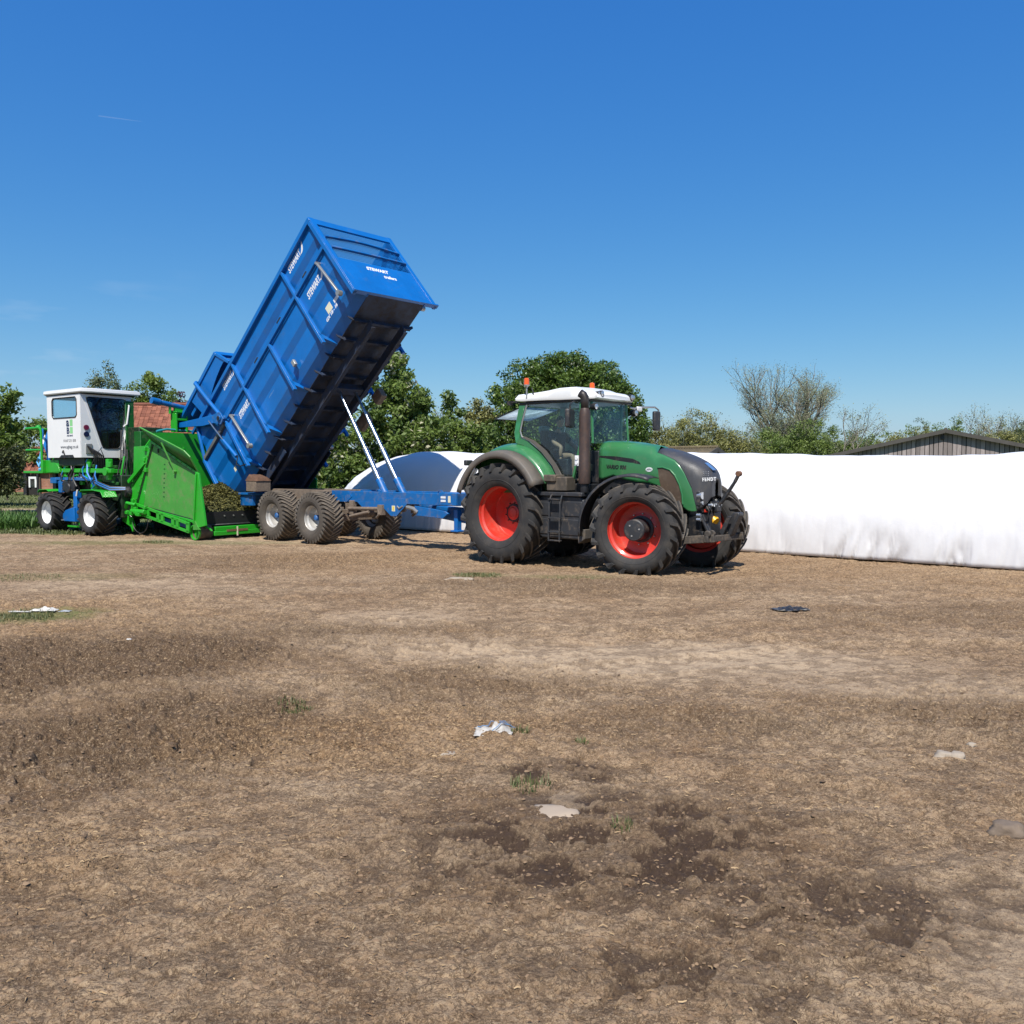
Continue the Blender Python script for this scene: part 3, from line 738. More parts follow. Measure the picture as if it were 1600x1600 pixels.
# ------------------------------------------------------------------ long white silage bag
def silage_bag():
    nu, nv = 1500, 150
    U = np.linspace(-16.4, 13.5, nu)
    phi = np.linspace(0, 2 * PI, nv, endpoint=False)
    Ug, Pg = np.meshgrid(U, phi, indexing='ij')
    e0 = np.clip((Ug + 16.4) / 5.2, 0, 1); e1 = np.clip((13.5 - Ug) / 2.5, 0, 1)
    taper0 = (1 - (1 - e0) ** 2.3) ** 0.75; taper1 = np.sqrt(1 - (1 - e1) ** 2)
    tp = taper0 * taper1
    H = (2.23 - 0.0135 * (Ug - 5) * (Ug < 5)) + 0.08 * (fbm(Ug * 0.55, Ug * 0 + 3, 3) - 0.5) * 2
    H = H + 0.06 * np.exp(-((Ug + 0.2) / 0.8) ** 2) 
    Wd = 2.7
    c, s_ = np.cos(Pg), np.sin(Pg)
    ex = 0.78
    yy = np.sign(c) * np.abs(c) ** ex * Wd / 2; zz = np.sign(s_) * np.abs(s_) ** 0.86
    zz = np.where(zz < -0.26, -0.26 - (-(zz) - 0.26) * 0.03, zz)
    zz = (zz + 0.282) / 1.282
    tw = 0.30 + 0.70 * tp
    y = yy * tw; z = zz * H * np.clip(tp, 0.02, 1)
    # folds: vertical tucks fading upwards, plus slanting creases
    low = np.clip((0.50 - zz) / 0.5, 0, 1) ** 1.2
    side = np.clip(np.abs(c), 0, 1)
    ang = Ug + 0.55 * (1 - zz) * (1 + .6 * np.sin(Ug * .7))
    f1 = fbm(ang * 3.2, zz * 1.4 + 4, 3); f2 = fbm(ang * 4.2 + 7, zz * 1.6, 3); 
    ridge = 1 - np.abs(2 * f1 - 1); ridge2 = 1 - np.abs(2 * f2 - 1)
    patch = np.clip(fbm(Ug * 0.8 + 5, zz * 0.9, 2) * 4.5 - 2.2, 0, 1)
    cre = np.clip((ridge2 - 0.62) / 0.38, 0, 1) ** 2; lowb = np.clip((0.30 - zz) / 0.3, 0, 1)
    disp = low * side * (0.05 * (ridge - 0.75)) - side * patch * (0.055 * lowb + .035 * low) * cre
    disp = disp + 0.075 * (fbm(Ug * 0.9, zz * 1.6 + 11, 4) - 0.5) + 0.012 * (fbm(Ug * 5, zz * 3, 3) - 0.5)
    disp = disp - 0.05 * np.exp(-((Ug + 3.1 + 0.25 * zz) / 0.10) ** 2) * 0.4
    endf = (1 - e0) * (fbm(Ug * 4 + Pg * 1.2, Pg * 5, 3) - 0.5) * 0.22
    # drawn-in straining creases converging on the tied end
    crease = np.clip(1 - e0, 0, 1) * (1 - np.abs(2 * fbm(Pg * 9 + Ug * 0.5, Ug * 0.5, 3) - 1) - 0.7) * 0.10
    disp = (disp + endf * 0.4 + crease) * np.clip(tp + 0.2, 0, 1)
    y = y + disp * c * 1.0; z = np.maximum(z + disp * 0.7 * np.maximum(s_, 0), 0.0)
    z = np.where(zz < 0.03, np.minimum(z, 0.05), z)
    V = np.stack([Ug, y + 1.42, z], -1).reshape(-1, 3)
    ii = np.arange(nu * nv).reshape(nu, nv); jj = np.roll(ii, -1, axis=1)
    F = np.stack([ii[:-1], ii[1:], jj[1:], jj[:-1]], -1).reshape(-1, 4)
    m = mat('white_silage_film', (0.80, 0.80, 0.82), 0.40, vary=0.01, spec=0.3, bump=0.0025, bscale=14)
    o = npmesh('silage_bag', V, F, m, smooth=True)
    o.location = (5.38, 19.8, 0); o.rotation_euler = (0, 0, rad(-39.5))
    tag(o, 'long white plastic silage bag lying behind the tractor and trailer', 'silage bag')
silage_bag()

# ------------------------------------------------------------------ wheels
def tyre_mesh(D, W, rd, nl, m, name, lug_h=0.045, lug_w=0.055, sweep=0.42, taper=1.3, parent=None, step=1, curve=1.0, segs=5, wrap=0.10, sq=1.0):
    mb = MB(); R = D / 2; Rt = R - lug_h; hw = W / 2
    h = Rt - rd
    prof = [(rd + 0.004, -hw * 0.70), (rd - 0.012, -hw * 0.78), (rd + 0.012, -hw * 0.84), (rd + h * 0.18, -hw * 0.93), (rd + h * 0.42, -hw * 0.995), (rd + h * 0.62, -hw * 0.985),
            (rd + h * 0.78, -hw * 0.93), (rd + h * 0.90, -hw * 0.86), (Rt - 0.015, -hw * 0.74), (Rt, -hw * 0.45), (Rt + 0.006, 0)]
    prof = prof + [(r, -a) for r, a in prof[-2::-1]]
    mb.lathe(prof, n=72)
    # small raised rings on the sidewalls
    for s in (-1, 1):
        r0 = rd + h * 0.30
        mb.lathe([(r0, s * hw * 0.955), (r0 + 0.006, s * hw * 0.985), (r0 + 0.014, s * hw * 0.972), (r0 + 0.018, s * hw * 0.955)], n=72)
    def surf(t):      # t 0 centre -> 1 shoulder -> 1+wrap sidewall ; returns (y frac, base radius)
        if t <= 1: return t * 0.90 * hw, Rt + 0.004 - 0.02 * t ** 3
        k = (t - 1) / wrap
        return hw * (0.90 + 0.085 * k), Rt - 0.016 - k * (h * 0.24)
    for s in (-1, 1):
        for i in range(nl):
            ph = 2 * PI * (i + (0.5 if s > 0 else 0)) / nl
            rows = []
            for q in range(segs + 2):
                t = (q / segs * 1.0 - 0.04) if q <= segs else 1 + wrap
                yb, rb = surf(max(t, -0.05)) if t > 0 else (t * 0.9 * hw, Rt + 0.004)
                a = ph + sweep * (max(t, 0) ** curve)
                w_ = lug_w * (0.8 + (taper - 0.8) * max(0, min(t, 1)))
                da = w_ / 2 / R
                lh = R - rb + (-0.012 if t > 0.95 else 0) if t <= 1 else lug_h * 0.30
                if t > 1:
                    lo = [(rb, yb - 0.012), (rb, yb - 0.012)]
                    ring = [(rb, s * (yb - 0.015), a - da), (rb + 0.004, s * (yb + lug_h * 0.42), a - da * .7), (rb + 0.004, s * (yb + lug_h * 0.42), a + da * .7), (rb, s * (yb - 0.015), a + da)]
                else:
                    ex = 0.03 * (t > 0.9)
                    ring = [(rb - 0.012, s * yb, a - da * 1.15), (rb + lh, s * (yb + ex), a - da * 0.72), (rb + lh, s * (yb + ex), a + da * 0.72), (rb - 0.012, s * yb, a + da * 1.15)]
                rows.append([(r_ * math.cos(aa), y_, r_ * math.sin(aa)) for r_, y_, aa in ring])
            o0 = len(mb.v); vs = [p_ for r_ in rows for p_ in r_]; fs = []
            for k in range(len(rows) - 1):
                for e in range(3):
                    fs.append((k * 4 + e, k * 4 + e + 1, (k + 1) * 4 + e + 1, (k + 1) * 4 + e))
            fs += [(3, 2, 1, 0), tuple(range((len(rows) - 1) * 4, len(rows) * 4))]
            mb.add(vs, fs)
    me_o = mb.build('tyre', m, parent, smooth=32)
    return me_o

def rim_mesh(rd, W, m, parent, disc=0.45, bolts=8, boltr=0.16, hub_r=0.0):
    """s = outer side at negative y. disc: how deep the disc sits below the outer face (fraction of width)"""
    mb = MB(); hw = W / 2 * 0.80; yd = -hw + W * disc
    prof = [(rd + 0.022, -hw - 0.012), (rd + 0.026, -hw), (rd + 0.004, -hw + 0.008), (rd - 0.010, -hw + 0.03), (rd - 0.015, -hw + 0.09), (rd - 0.055, -hw + 0.12), (rd - 0.060, yd - 0.035),
            (rd - 0.085, yd), (rd * 0.62, yd + 0.03), (rd * 0.52, yd + 0.012), (rd * 0.40, yd + 0.0), (rd * 0.22, yd + 0.0), (0.001, yd + 0.0)]
    mb.lathe(prof, n=64)
    back = [(rd + 0.022, hw + 0.012), (rd - 0.015, hw - 0.05), (rd - 0.065, hw - 0.10), (rd - 0.065, yd + 0.04)]
    mb.lathe(back, n=64)
    mb.lathe([(rd + 0.026, -hw), (rd + 0.005, -hw + 0.05), (rd + 0.005, hw - 0.05), (rd + 0.022, hw)], n=64)
    r_o = mb.build('rim', m, parent, smooth=40)
    return r_o, yd

def wheel(parent, loc, rz, D, W, rd, nl, tm, rm, hubm, side=-1, lug=None, disc=0.42, hub=None, bolts=8, name='wheel', **kw):
    w = empty(name, loc, rz, parent)
    if side > 0: kw['sweep'] = -kw.get('sweep', 0.42)
    t = tyre_mesh(D, W, rd, nl, tm, name, parent=w, **kw)
    r, yd = rim_mesh(rd, W, rm, w, disc=disc)
    bm_ = MB()
    for i in range(bolts):
        a = 2 * PI * (i + 0.3) / bolts; rr = hub['br']
        bm_.cyl((rr * math.cos(a), yd - 0.035, rr * math.sin(a)), (rr * math.cos(a), yd + 0.01, rr * math.sin(a)), 0.013, n=6)
    bm_.build('wheel_bolts', hub.get('bm', M_GREYSTEEL), w)['kind'] = 'stuff'
    h = MB(); hr = hub['r']; ho = hub['out']
    h.lathe([(hr * 1.25, yd - 0.005), (hr * 1.25, yd - 0.03), (hr, yd - 0.04), (hr, ho + 0.02), (hr - 0.02, ho), (0.001, ho - 0.006)], n=40)
    h.build('hub', hubm, w, smooth=35)
    if hub.get('dots'):
        d = MB()
        for i in range(3):
            a = 2 * PI * i / 3 + 0.2
            d.cyl((hr * .55 * math.cos(a), ho - 0.012, hr * .55 * math.sin(a)), (hr * .55 * math.cos(a), ho + 0.01, hr * .55 * math.sin(a)), 0.017, n=12)
        d.build('hub_bolts', M_LAMP, w)['kind'] = 'stuff'
    if side > 0: w.rotation_euler = (0, 0, rz + PI)
    # a quarter turn keeps neighbouring wheels from showing the same lug phase
    return w
# ------------------------------------------------------------------ tractor  (local x forward, y to its far side, z up; origin under the rear axle)
def lerp(a, b, t): return a + (b - a) * t
def interp(xs, ys_, x): return float(np.interp(x, xs, ys_))

def tractor():
    T = empty('tractor', (0.523, 18.688, 0), rad(-41))
    tag(T, 'green tractor with red wheel rims and white cab roof', 'tractor')
    # wheels
    rk = dict(D=2.10, W=0.70, rd=0.575, nl=20, tm=tyremat('rear_tyre_rubber', (.024, .023, .023), (.17, .14, .11), 1.05), taper=1.6, rm=M_REDRIM, lug_h=0.062, lug_w=0.060, sweep=0.46, curve=0.85)
    wheel(T, (0, -0.95, 1.03), 0.0, hubm=M_REDRIM, disc=0.72, hub=dict(r=0.12, out=0.17, br=0.22, bm=M_RUST), bolts=10, side=-1, **rk)
    wheel(T, (0, 0.95, 1.03), 0.0, hubm=M_REDRIM, disc=0.72, hub=dict(r=0.12, out=0.17, br=0.22, bm=M_RUST), bolts=10, side=1, **rk)
    fk = dict(D=1.73, W=0.66, rd=0.53, nl=19, tm=tyremat('front_tyre_rubber', (.024, .023, .023), (.19, .155, .12), .865), taper=1.6, rm=M_REDRIM, lug_h=0.058, lug_w=0.056, sweep=0.50, curve=0.85)
    wheel(T, (3.19, -0.90, 0.84), rad(12), hubm=M_DGREY, disc=0.60, hub=dict(r=0.20, out=-0.26, br=0.29, dots=1), bolts=10, side=-1, **fk)
    wheel(T, (3.42, 1.10, 0.82), rad(12), hubm=M_DGREY, disc=0.60, hub=dict(r=0.20, out=-0.26, br=0.29, dots=1), bolts=10, side=1, **fk)
    # backbone: gearbox, engine, axles
    mb = MB()
    mb.bb(-0.45, 1.3, -0.32, 0.32, 0.70, 1.45).bb(1.3, 3.9, -0.27, 0.27, 0.72, 1.30)
    mb.cyl((0, -0.75, 1.03), (0, 0.75, 1.03), 0.20, n=16).cyl((0, -0.55, 1.03), (0, 0.55, 1.03), 0.27, n=16)
    mb.bar((3.15, -0.72, 0.80), (3.3, 0.95, 0.80), 0.22, 0.24).bar((3.3, -0.35, 0.95), (3.3, 0.35, 0.95), 0.4, 0.25)
    mb.cyl((3.13, -0.74, 0.62), (3.13, -0.74, 1.05), 0.10, n=12).cyl((3.35, 0.92, 0.62), (3.35, 0.92, 1.05), 0.10, n=12)
    mb.build('chassis', M_BLACK, T, bevel=0.015)
    # engine block and side detail under the bonnet
    mb = MB(); mb.bb(2.0, 3.3, -0.36, 0.36, 1.25, 1.80)
    for i in range(5): mb.cyl((2.3 + i * .2, -0.40, 1.42), (2.3 + i * .2, -0.34, 1.42), 0.05, n=8)
    mb.bb(3.0, 3.9, -0.34, 0.34, 1.2, 1.65); mb.tube([(2.1, -.4, 1.35), (2.6, -.42, 1.2), (3.2, -.38, 1.25), (3.7, -.36, 1.4)], 0.03)
    mb.build('engine', M_BLACK, T, bevel=0.01)
    # bonnet : lofted sections, green shoulders and dark nose panel
    st = [1.96, 2.05, 2.3, 2.6, 2.9, 3.1, 3.257, 3.4, 3.52, 3.64, 3.75, 3.85, 3.93, 4.0, 4.06, 4.10, 4.16, 4.20, 4.235, 4.265, 4.285]
    top = [(1.9, 2.51), (2.3, 2.50), (2.6, 2.475), (2.9, 2.43), (3.2, 2.37), (3.5, 2.30), (3.8, 2.20), (4.0, 2.105), (4.15, 2.01), (4.22, 1.93), (4.285, 1.80)]
    bot = [(1.9, 1.75), (2.2, 1.75), (2.26, 1.78), (2.34, 1.87), (2.45, 1.86), (2.55, 1.76), (2.7, 1.71), (3.1, 1.70), (3.37, 1.62), (3.6, 1.44), (3.82, 1.26), (3.96, 1.17), (4.09, 1.19), (4.16, 1.24), (4.235, 1.32), (4.285, 1.44)]
    hw = [(1.9, 0.43), (3.7, 0.43), (3.95, 0.41), (4.1, 0.375), (4.2, 0.32), (4.25, 0.26), (4.285, 0.20)]
    cut = [(3.25, 2.26), (3.4, 2.215), (3.64, 2.12), (3.75, 2.03), (3.85, 1.89), (4.0, 1.60), (4.09, 1.22), (4.1, 1.19)]
    def P(u, q):
        zt = interp(*zip(*top), u); zb = interp(*zip(*bot), u); h = interp(*zip(*hw), u)
        zs = zt - min(0.26, (zt - zb) * 0.5)
        if q < 0.6:
            t = q / 0.6; return h + 0.012 * math.sin(PI * t), zb + (zs - zb) * t
        t = (q - 0.6) / 0.4 * PI / 2
        return h * math.cos(t) ** 0.62 if t < PI / 2 - 1e-6 else 0.0, zs + (zt - zs) * math.sin(t) ** 0.92
    def qcut(u):
        if u < 3.25: return 1.0
        zc = interp(*zip(*cut), u)
        if u >= 4.10: return 0.0
        lo, hi = 0.0, 1.0
        for _ in range(30):
            m_ = (lo + hi) / 2
            if P(u, m_)[1] < zc: lo = m_
            else: hi = m_
        return lo
    green, dark = MB(), MB()
    for s in (-1, 1):
        rows = []
        for u in [x for x in st if x <= 4.10]:
            qc = qcut(u); rows.append([(u, s * P(u, qc * k / 18)[0] * 1.0, P(u, qc * k / 18)[1]) for k in range(19)])
        green.grid(rows)
        rows = []
        for u in [x for x in st if x >= 3.257]:
            qc = qcut(u); r = []
            for k in range(15):
                v_, z_ = P(u, lerp(qc, 1, k / 14)); r.append((u, s * v_ * 0.992, z_ - 0.006))
            rows.append(r)
        rows.append([(4.29, s * P(4.285, lerp(0, 1, k / 14))[0] * 0.3, lerp(1.46, 1.76, k / 14)) for k in range(15)])
        dark.grid(rows)
    # rear bulkhead of the bonnet
    rows = [[(1.96, s * P(1.96, k / 14)[0], P(1.96, k / 14)[1]) for s in (-1, 1)] for k in range(15)]
    bo = green.build('bonnet', M_TGREEN, T, smooth=38, solid=0.012)
    MB().grid(rows).build('bulkhead', M_BLACK, T)
    gr = dark.build('nose_grille', M_BONNET, T, smooth=45, solid=0.008)
    def hs(poly, name, m, off=0.004, th=0.006, par=None):        # flat panel standing proud of the near bonnet side
        out = []
        for s in (-1, 1):
            mb_ = MB(); y = s * (0.43 + 0.012 + off)
            mb_.prism(poly, y - th / 2, y + th / 2)
            out.append(mb_.build(name, m, par or T))
        return out
    hs([(3.31, 1.97), (3.42, 1.965), (3.56, 1.92), (3.66, 1.82), (3.75, 1.66), (3.80, 1.50), (3.825, 1.32), (3.74, 1.34), (3.60, 1.46), (3.38, 1.62), (3.34, 1.75)], 'side_grille', M_BROWNMESH, 0.003)
    # raised rim of the side grille
    for s in (-1, 1):
        y = s * 0.45
        pts = [(3.30, 1.98), (3.42, 1.985), (3.57, 1.94), (3.675, 1.835), (3.77, 1.67), (3.825, 1.50), (3.845, 1.31)]
        MB().tube([(a, y, b) for a, b in pts], 0.014, 6).build('grille_trim', M_TGREEN, bo)
    # air slots on the bonnet side
    hs([(1.97, 2.215), (2.35, 2.20), (2.75, 2.15), (2.90, 2.09), (2.98, 1.98), (2.88, 2.00), (2.78, 2.07), (2.55, 2.08), (2.2, 2.15), (1.97, 2.185)], 'air_slot', M_BLACK, 0.0)
    hs([(2.70, 1.975), (3.02, 1.93), (3.05, 1.90), (2.80, 1.93)], 'air_slot', M_BLACK, 0.0)
    hs([(2.78, 2.005), (2.92, 1.985), (3.0, 1.955), (2.85, 1.965)], 'air_slot', M_BLACK, 0.0)
    hs([(2.07, 2.03), (2.60, 2.01), (2.70, 2.035), (2.62, 1.975), (2.60, 1.945), (2.16, 1.965)], 'model_strip', mat('strip_grey', (.22, .21, .17), .5), 0.001, 0.004)
    text('VARIO 936', T, frame((2.14, -0.452, 1.968), (1, 0, -0.035), (0, 0, 1)), 0.10, M_BLACK, shear=0.2, bold=0.004, width=0.46)
    mb = MB(); mb.cyl((3.12, -0.452, 1.945), (3.12, -0.444, 1.945), 0.075, n=20)
    for i, v_ in enumerate(mb.v): v_.z = 1.945 + (v_.z - 1.945) * 0.55
    mb.build('oval_badge', M_WHITEMARK, T)
    text('AFN', T, frame((3.065, -0.456, 1.93), (1, 0, 0), (0, 0, 1)), 0.05, M_GREYPRINT, width=0.11)
    # nose marks
    n0, n1 = Vector((4.18, -0.345, 1.745)), Vector((4.30, -0.18, 1.755))
    text('FENDT', T, frame((4.185, -0.350, 1.735), (n1 - n0), (0, 0, 1)), 0.085, M_WHITEMARK, bold=0.004, spacing=1.3, width=0.27)
    mb = MB()
    for i in range(4):
        for k in range(3): mb.box((4.205 + .025 * k, -0.335 + 0.036 * k, 1.80 + 0.035 * i), (0.012, 0.012, 0.012))
    mb.build('grille_glints', M_LAMP, T)['kind'] = 'stuff'  # small bright blocks stand in for glints on the grille slats
    mb = MB(); mb.box((4.17, -0.02, 2.00), (0.22, 0.12, 0.012), Matrix.Rotation(rad(38), 3, 'Y')); mb.build('bonnet_sky_glint', mat('sky_glint_blue', (0.10, 0.20, 0.40), 0.25), T)  # blue plate painted as sky reflected in the glossy bonnet
    # headlights under the nose
    for s in (-1, 1):
        mb = MB(); mb.cyl((4.10, s * 0.33, 1.47), (4.20, s * 0.345, 1.47), 0.065, n=20).cyl((4.13, s * 0.24, 1.36), (4.22, s * 0.25, 1.36), 0.045, n=16)
        mb.cyl((4.12, s * 0.32, 1.34), (4.20, s * 0.33, 1.34), 0.035, n=14)
        h = mb.build('headlight', M_LAMP, T)
        MB().bb(4.02, 4.16, s * 0.25 - 0.14, s * 0.25 + 0.14, 1.28, 1.56).build('headlight_housing', M_DGREY, h, bevel=0.02)
    # cab: floor, roof, pillars, glass
    yn, yf = -0.76, 0.64
    mb = MB(); mb.bb(0.35, 1.92, yn + .05, yf - .05, 1.50, 1.66).bb(0.25, 0.9, yn + .08, yf - .08, 1.5, 2.05)
    mb.build('cab_floor', M_BLACK, T, bevel=0.02)
    # lofted white roof
    us = [0.14, 0.18, 0.3, 0.7, 1.0, 1.25, 1.55, 1.75, 1.95, 2.05, 2.09]
    zt = [3.47, 3.50, 3.505, 3.52, 3.545, 3.575, 3.575, 3.50, 3.475, 3.44, 3.40]
    zb = [3.35, 3.34, 3.33, 3.325, 3.32, 3.31, 3.305, 3.30, 3.30, 3.31, 3.33]
    rows = []
    for u, a, b in zip(us, zt, zb):
        w0, w1 = yn - .09, yf + .09
        if u > 1.75: k = (u - 1.75) / .34; w0 += .16 * k ** 2; w1 -= .16 * k ** 2
        m_ = (w0 + w1) / 2
        rows.append([(u, w0, b + .01), (u, w0 - .012, b + .05), (u, w0 + .01, a - .06), (u, w0 + .06, a - .018), (u, w0 + .2, a), (u, m_, a + .015), (u, w1 - .2, a), (u, w1 - .06, a - .018), (u, w1 - .01, a - .06), (u, w1 + .012, b + .05), (u, w1, b + .01), (u, m_, b - .0), (u, w0, b + .01)])
    mb = MB().grid(rows); mb.add(rows[0][:-1], [tuple(range(12))]); mb.add(rows[-1][:-1], [tuple(range(12))])
    roof = mb.build('roof', M_WHITE, T, smooth=40)
    mb = MB(); mb.bb(0.2, 1.98, yn - .05, yf + .05, 3.265, 3.325); mb.build('roof_gasket', M_BLACK, T, bevel=0.02)
    # pillars
    def pil(name, pts, r=0.03, w=0.07, m=M_TGREEN, ys=(yn, yf)):
        for y in ys:
            mb_ = MB()
            for a, b in zip(pts[:-1], pts[1:]): mb_.bar((a[0], y, a[1]), (b[0], y, b[1]), w if isinstance(w, float) else w, 0.06)
            mb_.build(name, m, T, bevel=0.012)
    for y in (yn, yf):
        s = -1 if y < 0 else 1
        # rear pillar: a curved flat panel running down into the wing
        outer = [(0.20, 3.30), (0.115, 2.95), (0.06, 2.70), (0.10, 2.48), (0.30, 2.44), (0.60, 2.22), (0.90, 1.94), (1.12, 1.66)]
        inner = [(0.36, 3.29), (0.245, 2.95), (0.18, 2.72), (0.215, 2.60), (0.42, 2.52), (0.74, 2.30), (1.03, 2.00), (1.24, 1.66)]
        mb = MB()
        for i in range(len(outer) - 1):
            q = [outer[i], outer[i + 1], inner[i + 1], inner[i]]
            mb.prism(q, y - .035, y + .035)
        mb.build('rear_pillar', M_TGREEN, T, bevel=0.008)
        pts = [(0.40, 3.27), (0.285, 2.95), (0.225, 2.73), (0.265, 2.615), (0.48, 2.525), (0.80, 2.30), (1.10, 2.00), (1.33, 1.70)]
        MB().tube([(a, y + s * .03, b) for a, b in pts], 0.018, 6).build('glass_seal', M_GREYSTEEL, T)
        # taupe band beside the door glass
        o_ = [(0.30, 2.60), (0.55, 2.50), (0.85, 2.26), (1.08, 2.02), (1.26, 1.70)]
        i_ = [(0.34, 2.62), (0.62, 2.53), (0.93, 2.32), (1.18, 2.05), (1.40, 1.70)]
        mb = MB()
        for i in range(4): mb.prism([o_[i], o_[i + 1], i_[i + 1], i_[i]], y + s * .035, y + s * .055)
        mb.build('door_trim', M_TGREY, T)
        # front (A) pillar
        MB().bar((1.76, y, 3.28), (1.74, y, 2.4), 0.06, 0.05).bar((1.74, y, 2.4), (1.55, y, 1.66), 0.06, 0.05).build('front_pillar', M_TGREEN, T, bevel=0.01)
        # curved corner windscreen pillar
        MB().bar((1.93, y * .86, 3.28), (1.98, y * .90, 2.45), 0.05, 0.045).build('windscreen_pillar', M_TGREEN, T, bevel=0.01)
    side_poly = [(0.40, 3.28), (0.285, 2.95), (0.235, 2.73), (0.275, 2.63), (0.48, 2.53), (0.80, 2.30), (1.10, 2.00), (1.33, 1.68), (1.54, 1.68), (1.72, 2.4), (1.74, 3.28)]
    for y in (yn, yf):
        MB().prism(side_poly, y - .004, y + .004).build('door_glass', M_GLASS, T)
        MB().add([(1.76, y, 3.28), (1.93, y * .86, 3.28), (1.98, y * .9, 2.45), (1.76, y, 2.40)], [(0, 1, 2, 3)]).build('corner_glass', M_GLASS, T)
    MB().add([(1.935, yn * .86, 3.28), (1.935, yf * .86, 3.28), (1.985, yf * .9, 2.45), (1.985, yn * .9, 2.45)], [(0, 1, 2, 3)]).build('windscreen', M_GLASS, T)
    # top-hinged rear window standing open
    mb = MB(); mb.add([(0.16, yn + .08, 3.24), (0.16, yf - .08, 3.24), (-0.62, yf - .12, 3.02), (-0.62, yn + .12, 3.02)], [(0, 1, 2, 3)])
    rw = mb.build('rear_window', glass('sky_sheen_rear_glass', (0.55, 0.68, 0.70), 0.8, sheen=True), T, solid=0.006)  # heavy pale film stands in for the sky reflection
    MB().tube([(0.16, yn + .08, 3.24), (-0.62, yn + .12, 3.02), (-0.62, yf - .12, 3.02), (0.16, yf - .08, 3.24)], 0.014, 6).build('window_frame', M_BLACK, rw)
    # inside the cab
    mb = MB(); mb.bb(0.42, 0.95, -0.30, 0.20, 1.95, 2.10).box((0.42, -0.05, 2.42), (0.13, 0.5, 0.68), Matrix.Rotation(rad(-8), 3, 'Y')).bb(0.5, 0.85, -0.2, 0.1, 1.66, 1.95)
    mb.build('seat', mat('dark_seat_cloth', (0.022, 0.024, 0.03), 0.9), T, bevel=0.04)
    mb = MB(); mb.box((0.30, -0.10, 2.78), (0.10, 0.30, 0.16)).build('head_rest', mat('teal_grey_headrest', (0.12, 0.26, 0.27), 0.7), T, bevel=0.04)
    sw = MB(); c = Vector((1.38, -0.05, 2.37)); ax = Vector((-0.75, 0, 0.66)).normalized(); a = Vector((0, 1, 0)); b = ax.cross(a)
    ring = [c + a * .2 * math.cos(t) + b * .2 * math.sin(t) for t in np.linspace(0, 2 * PI, 25)]
    sw.tube(ring, 0.014, 6, cap=False).tube([c - a * .2, c, c + a * .2], 0.012, 6).tube([c, (1.66, -0.05, 2.0), (1.7, -.05, 1.7)], 0.03, 8)
    sw.build('steering_wheel', M_BLACK, T)
    MB().bb(1.62, 1.88, -0.32, 0.24, 1.66, 2.32).build('console', M_BLACK, T, bevel=0.03); MB().bb(0.95, 1.25, -0.52, -0.36, 1.7, 2.16).build('arm_rest', M_BLACK, T, bevel=0.03)
    mb = MB(); mb.box((1.70, -0.58, 2.48), (0.05, 0.16, 0.2)).box((1.72, -0.60, 2.2), (0.06, 0.2, 0.22)).cyl((1.70, -.66, 2.36), (1.66, -.67, 2.36), 0.07, n=16)
    mb.tube([(1.72, -.6, 1.7), (1.74, -.6, 2.1), (1.72, -.6, 2.5)], 0.015)
    mb.build('monitor', M_BLACK, T, bevel=0.008)
    # rear wings
    cu, cz = 0.0, 1.03
    def arcpts(r0, a0, a1, n=26):
        return [(cu + r0(a) * math.cos(a), cz + r0(a) * math.sin(a)) for a in np.linspace(a0, a1, n)]
    for s in (-1, 1):
        yi, ym, yo = s * 0.74, s * 1.06, s * 1.33
        A0, A1 = rad(158), rad(30)
        rin = lambda a: 1.33 + 0.12 * max(0, math.sin(a)) ** 2
        rmid = lambda a: 1.24 + 0.07 * max(0, math.sin(a)) ** 2
        ro = lambda a: 1.17 + 0.10 * max(0, math.sin(a)) ** 2
        ii, mm, oo = arcpts(rin, A0, A1), arcpts(rmid, A0, A1), arcpts(ro, A0, A1)
        rows = [[(ii[k][0], yi, ii[k][1]), (lerp(ii[k][0], mm[k][0], .3), lerp(yi, ym, .35), lerp(ii[k][1], mm[k][1], .18)), (lerp(ii[k][0], mm[k][0], .7), lerp(yi, ym, .75), lerp(ii[k][1], mm[k][1], .55)), (mm[k][0], ym, mm[k][1])] for k in range(26)]
        MB().grid(rows).build('wing', M_TGREEN, T, smooth=50, solid=0.014)
        li = arcpts(lambda a: ro(a) - 0.13, A0, A1)
        rows = [[(mm[k][0], ym, mm[k][1]), (lerp(mm[k][0], oo[k][0], .5), lerp(ym, yo, .6), lerp(mm[k][1], oo[k][1], .35)), (lerp(mm[k][0], oo[k][0], .9), lerp(ym, yo, .93), lerp(mm[k][1], oo[k][1], .8)), (oo[k][0], yo, oo[k][1] - .01), (lerp(oo[k][0], li[k][0], .5), yo + s * .005, lerp(oo[k][1], li[k][1], .5)), (li[k][0], yo, li[k][1])] for k in range(26)]
        MB().grid(rows).build('wing_extension', M_TGREY, T, smooth=60, solid=0.014)
        # inner wall joining wing and cab
        mb = MB(); poly = [(p_[0], p_[1]) for p_ in ii[4:-1]] + [(1.12, 1.55), (0.6, 1.45), (-0.5, 1.45), (-1.0, 1.7)]
        mb.prism(poly, yi - .012, yi + .012); mb.build('wing_wall', M_TGREEN, T)
        # grab rail
        MB().tube([(0.42, s * 1.0, 2.20), (0.45, s * 1.02, 2.24), (0.72, s * .98, 2.00), (0.88, s * .96, 1.78), (0.86, s * .96, 1.74)], 0.014, 6).build('grab_rail', M_BLACK, T)
        # tail-side lamps
        MB().bb(-1.12, -1.02, s * 1.0 - .1, s * 1.0 + .1, 2.02, 2.14).build('work_light', M_DGREY, T, bevel=0.02)
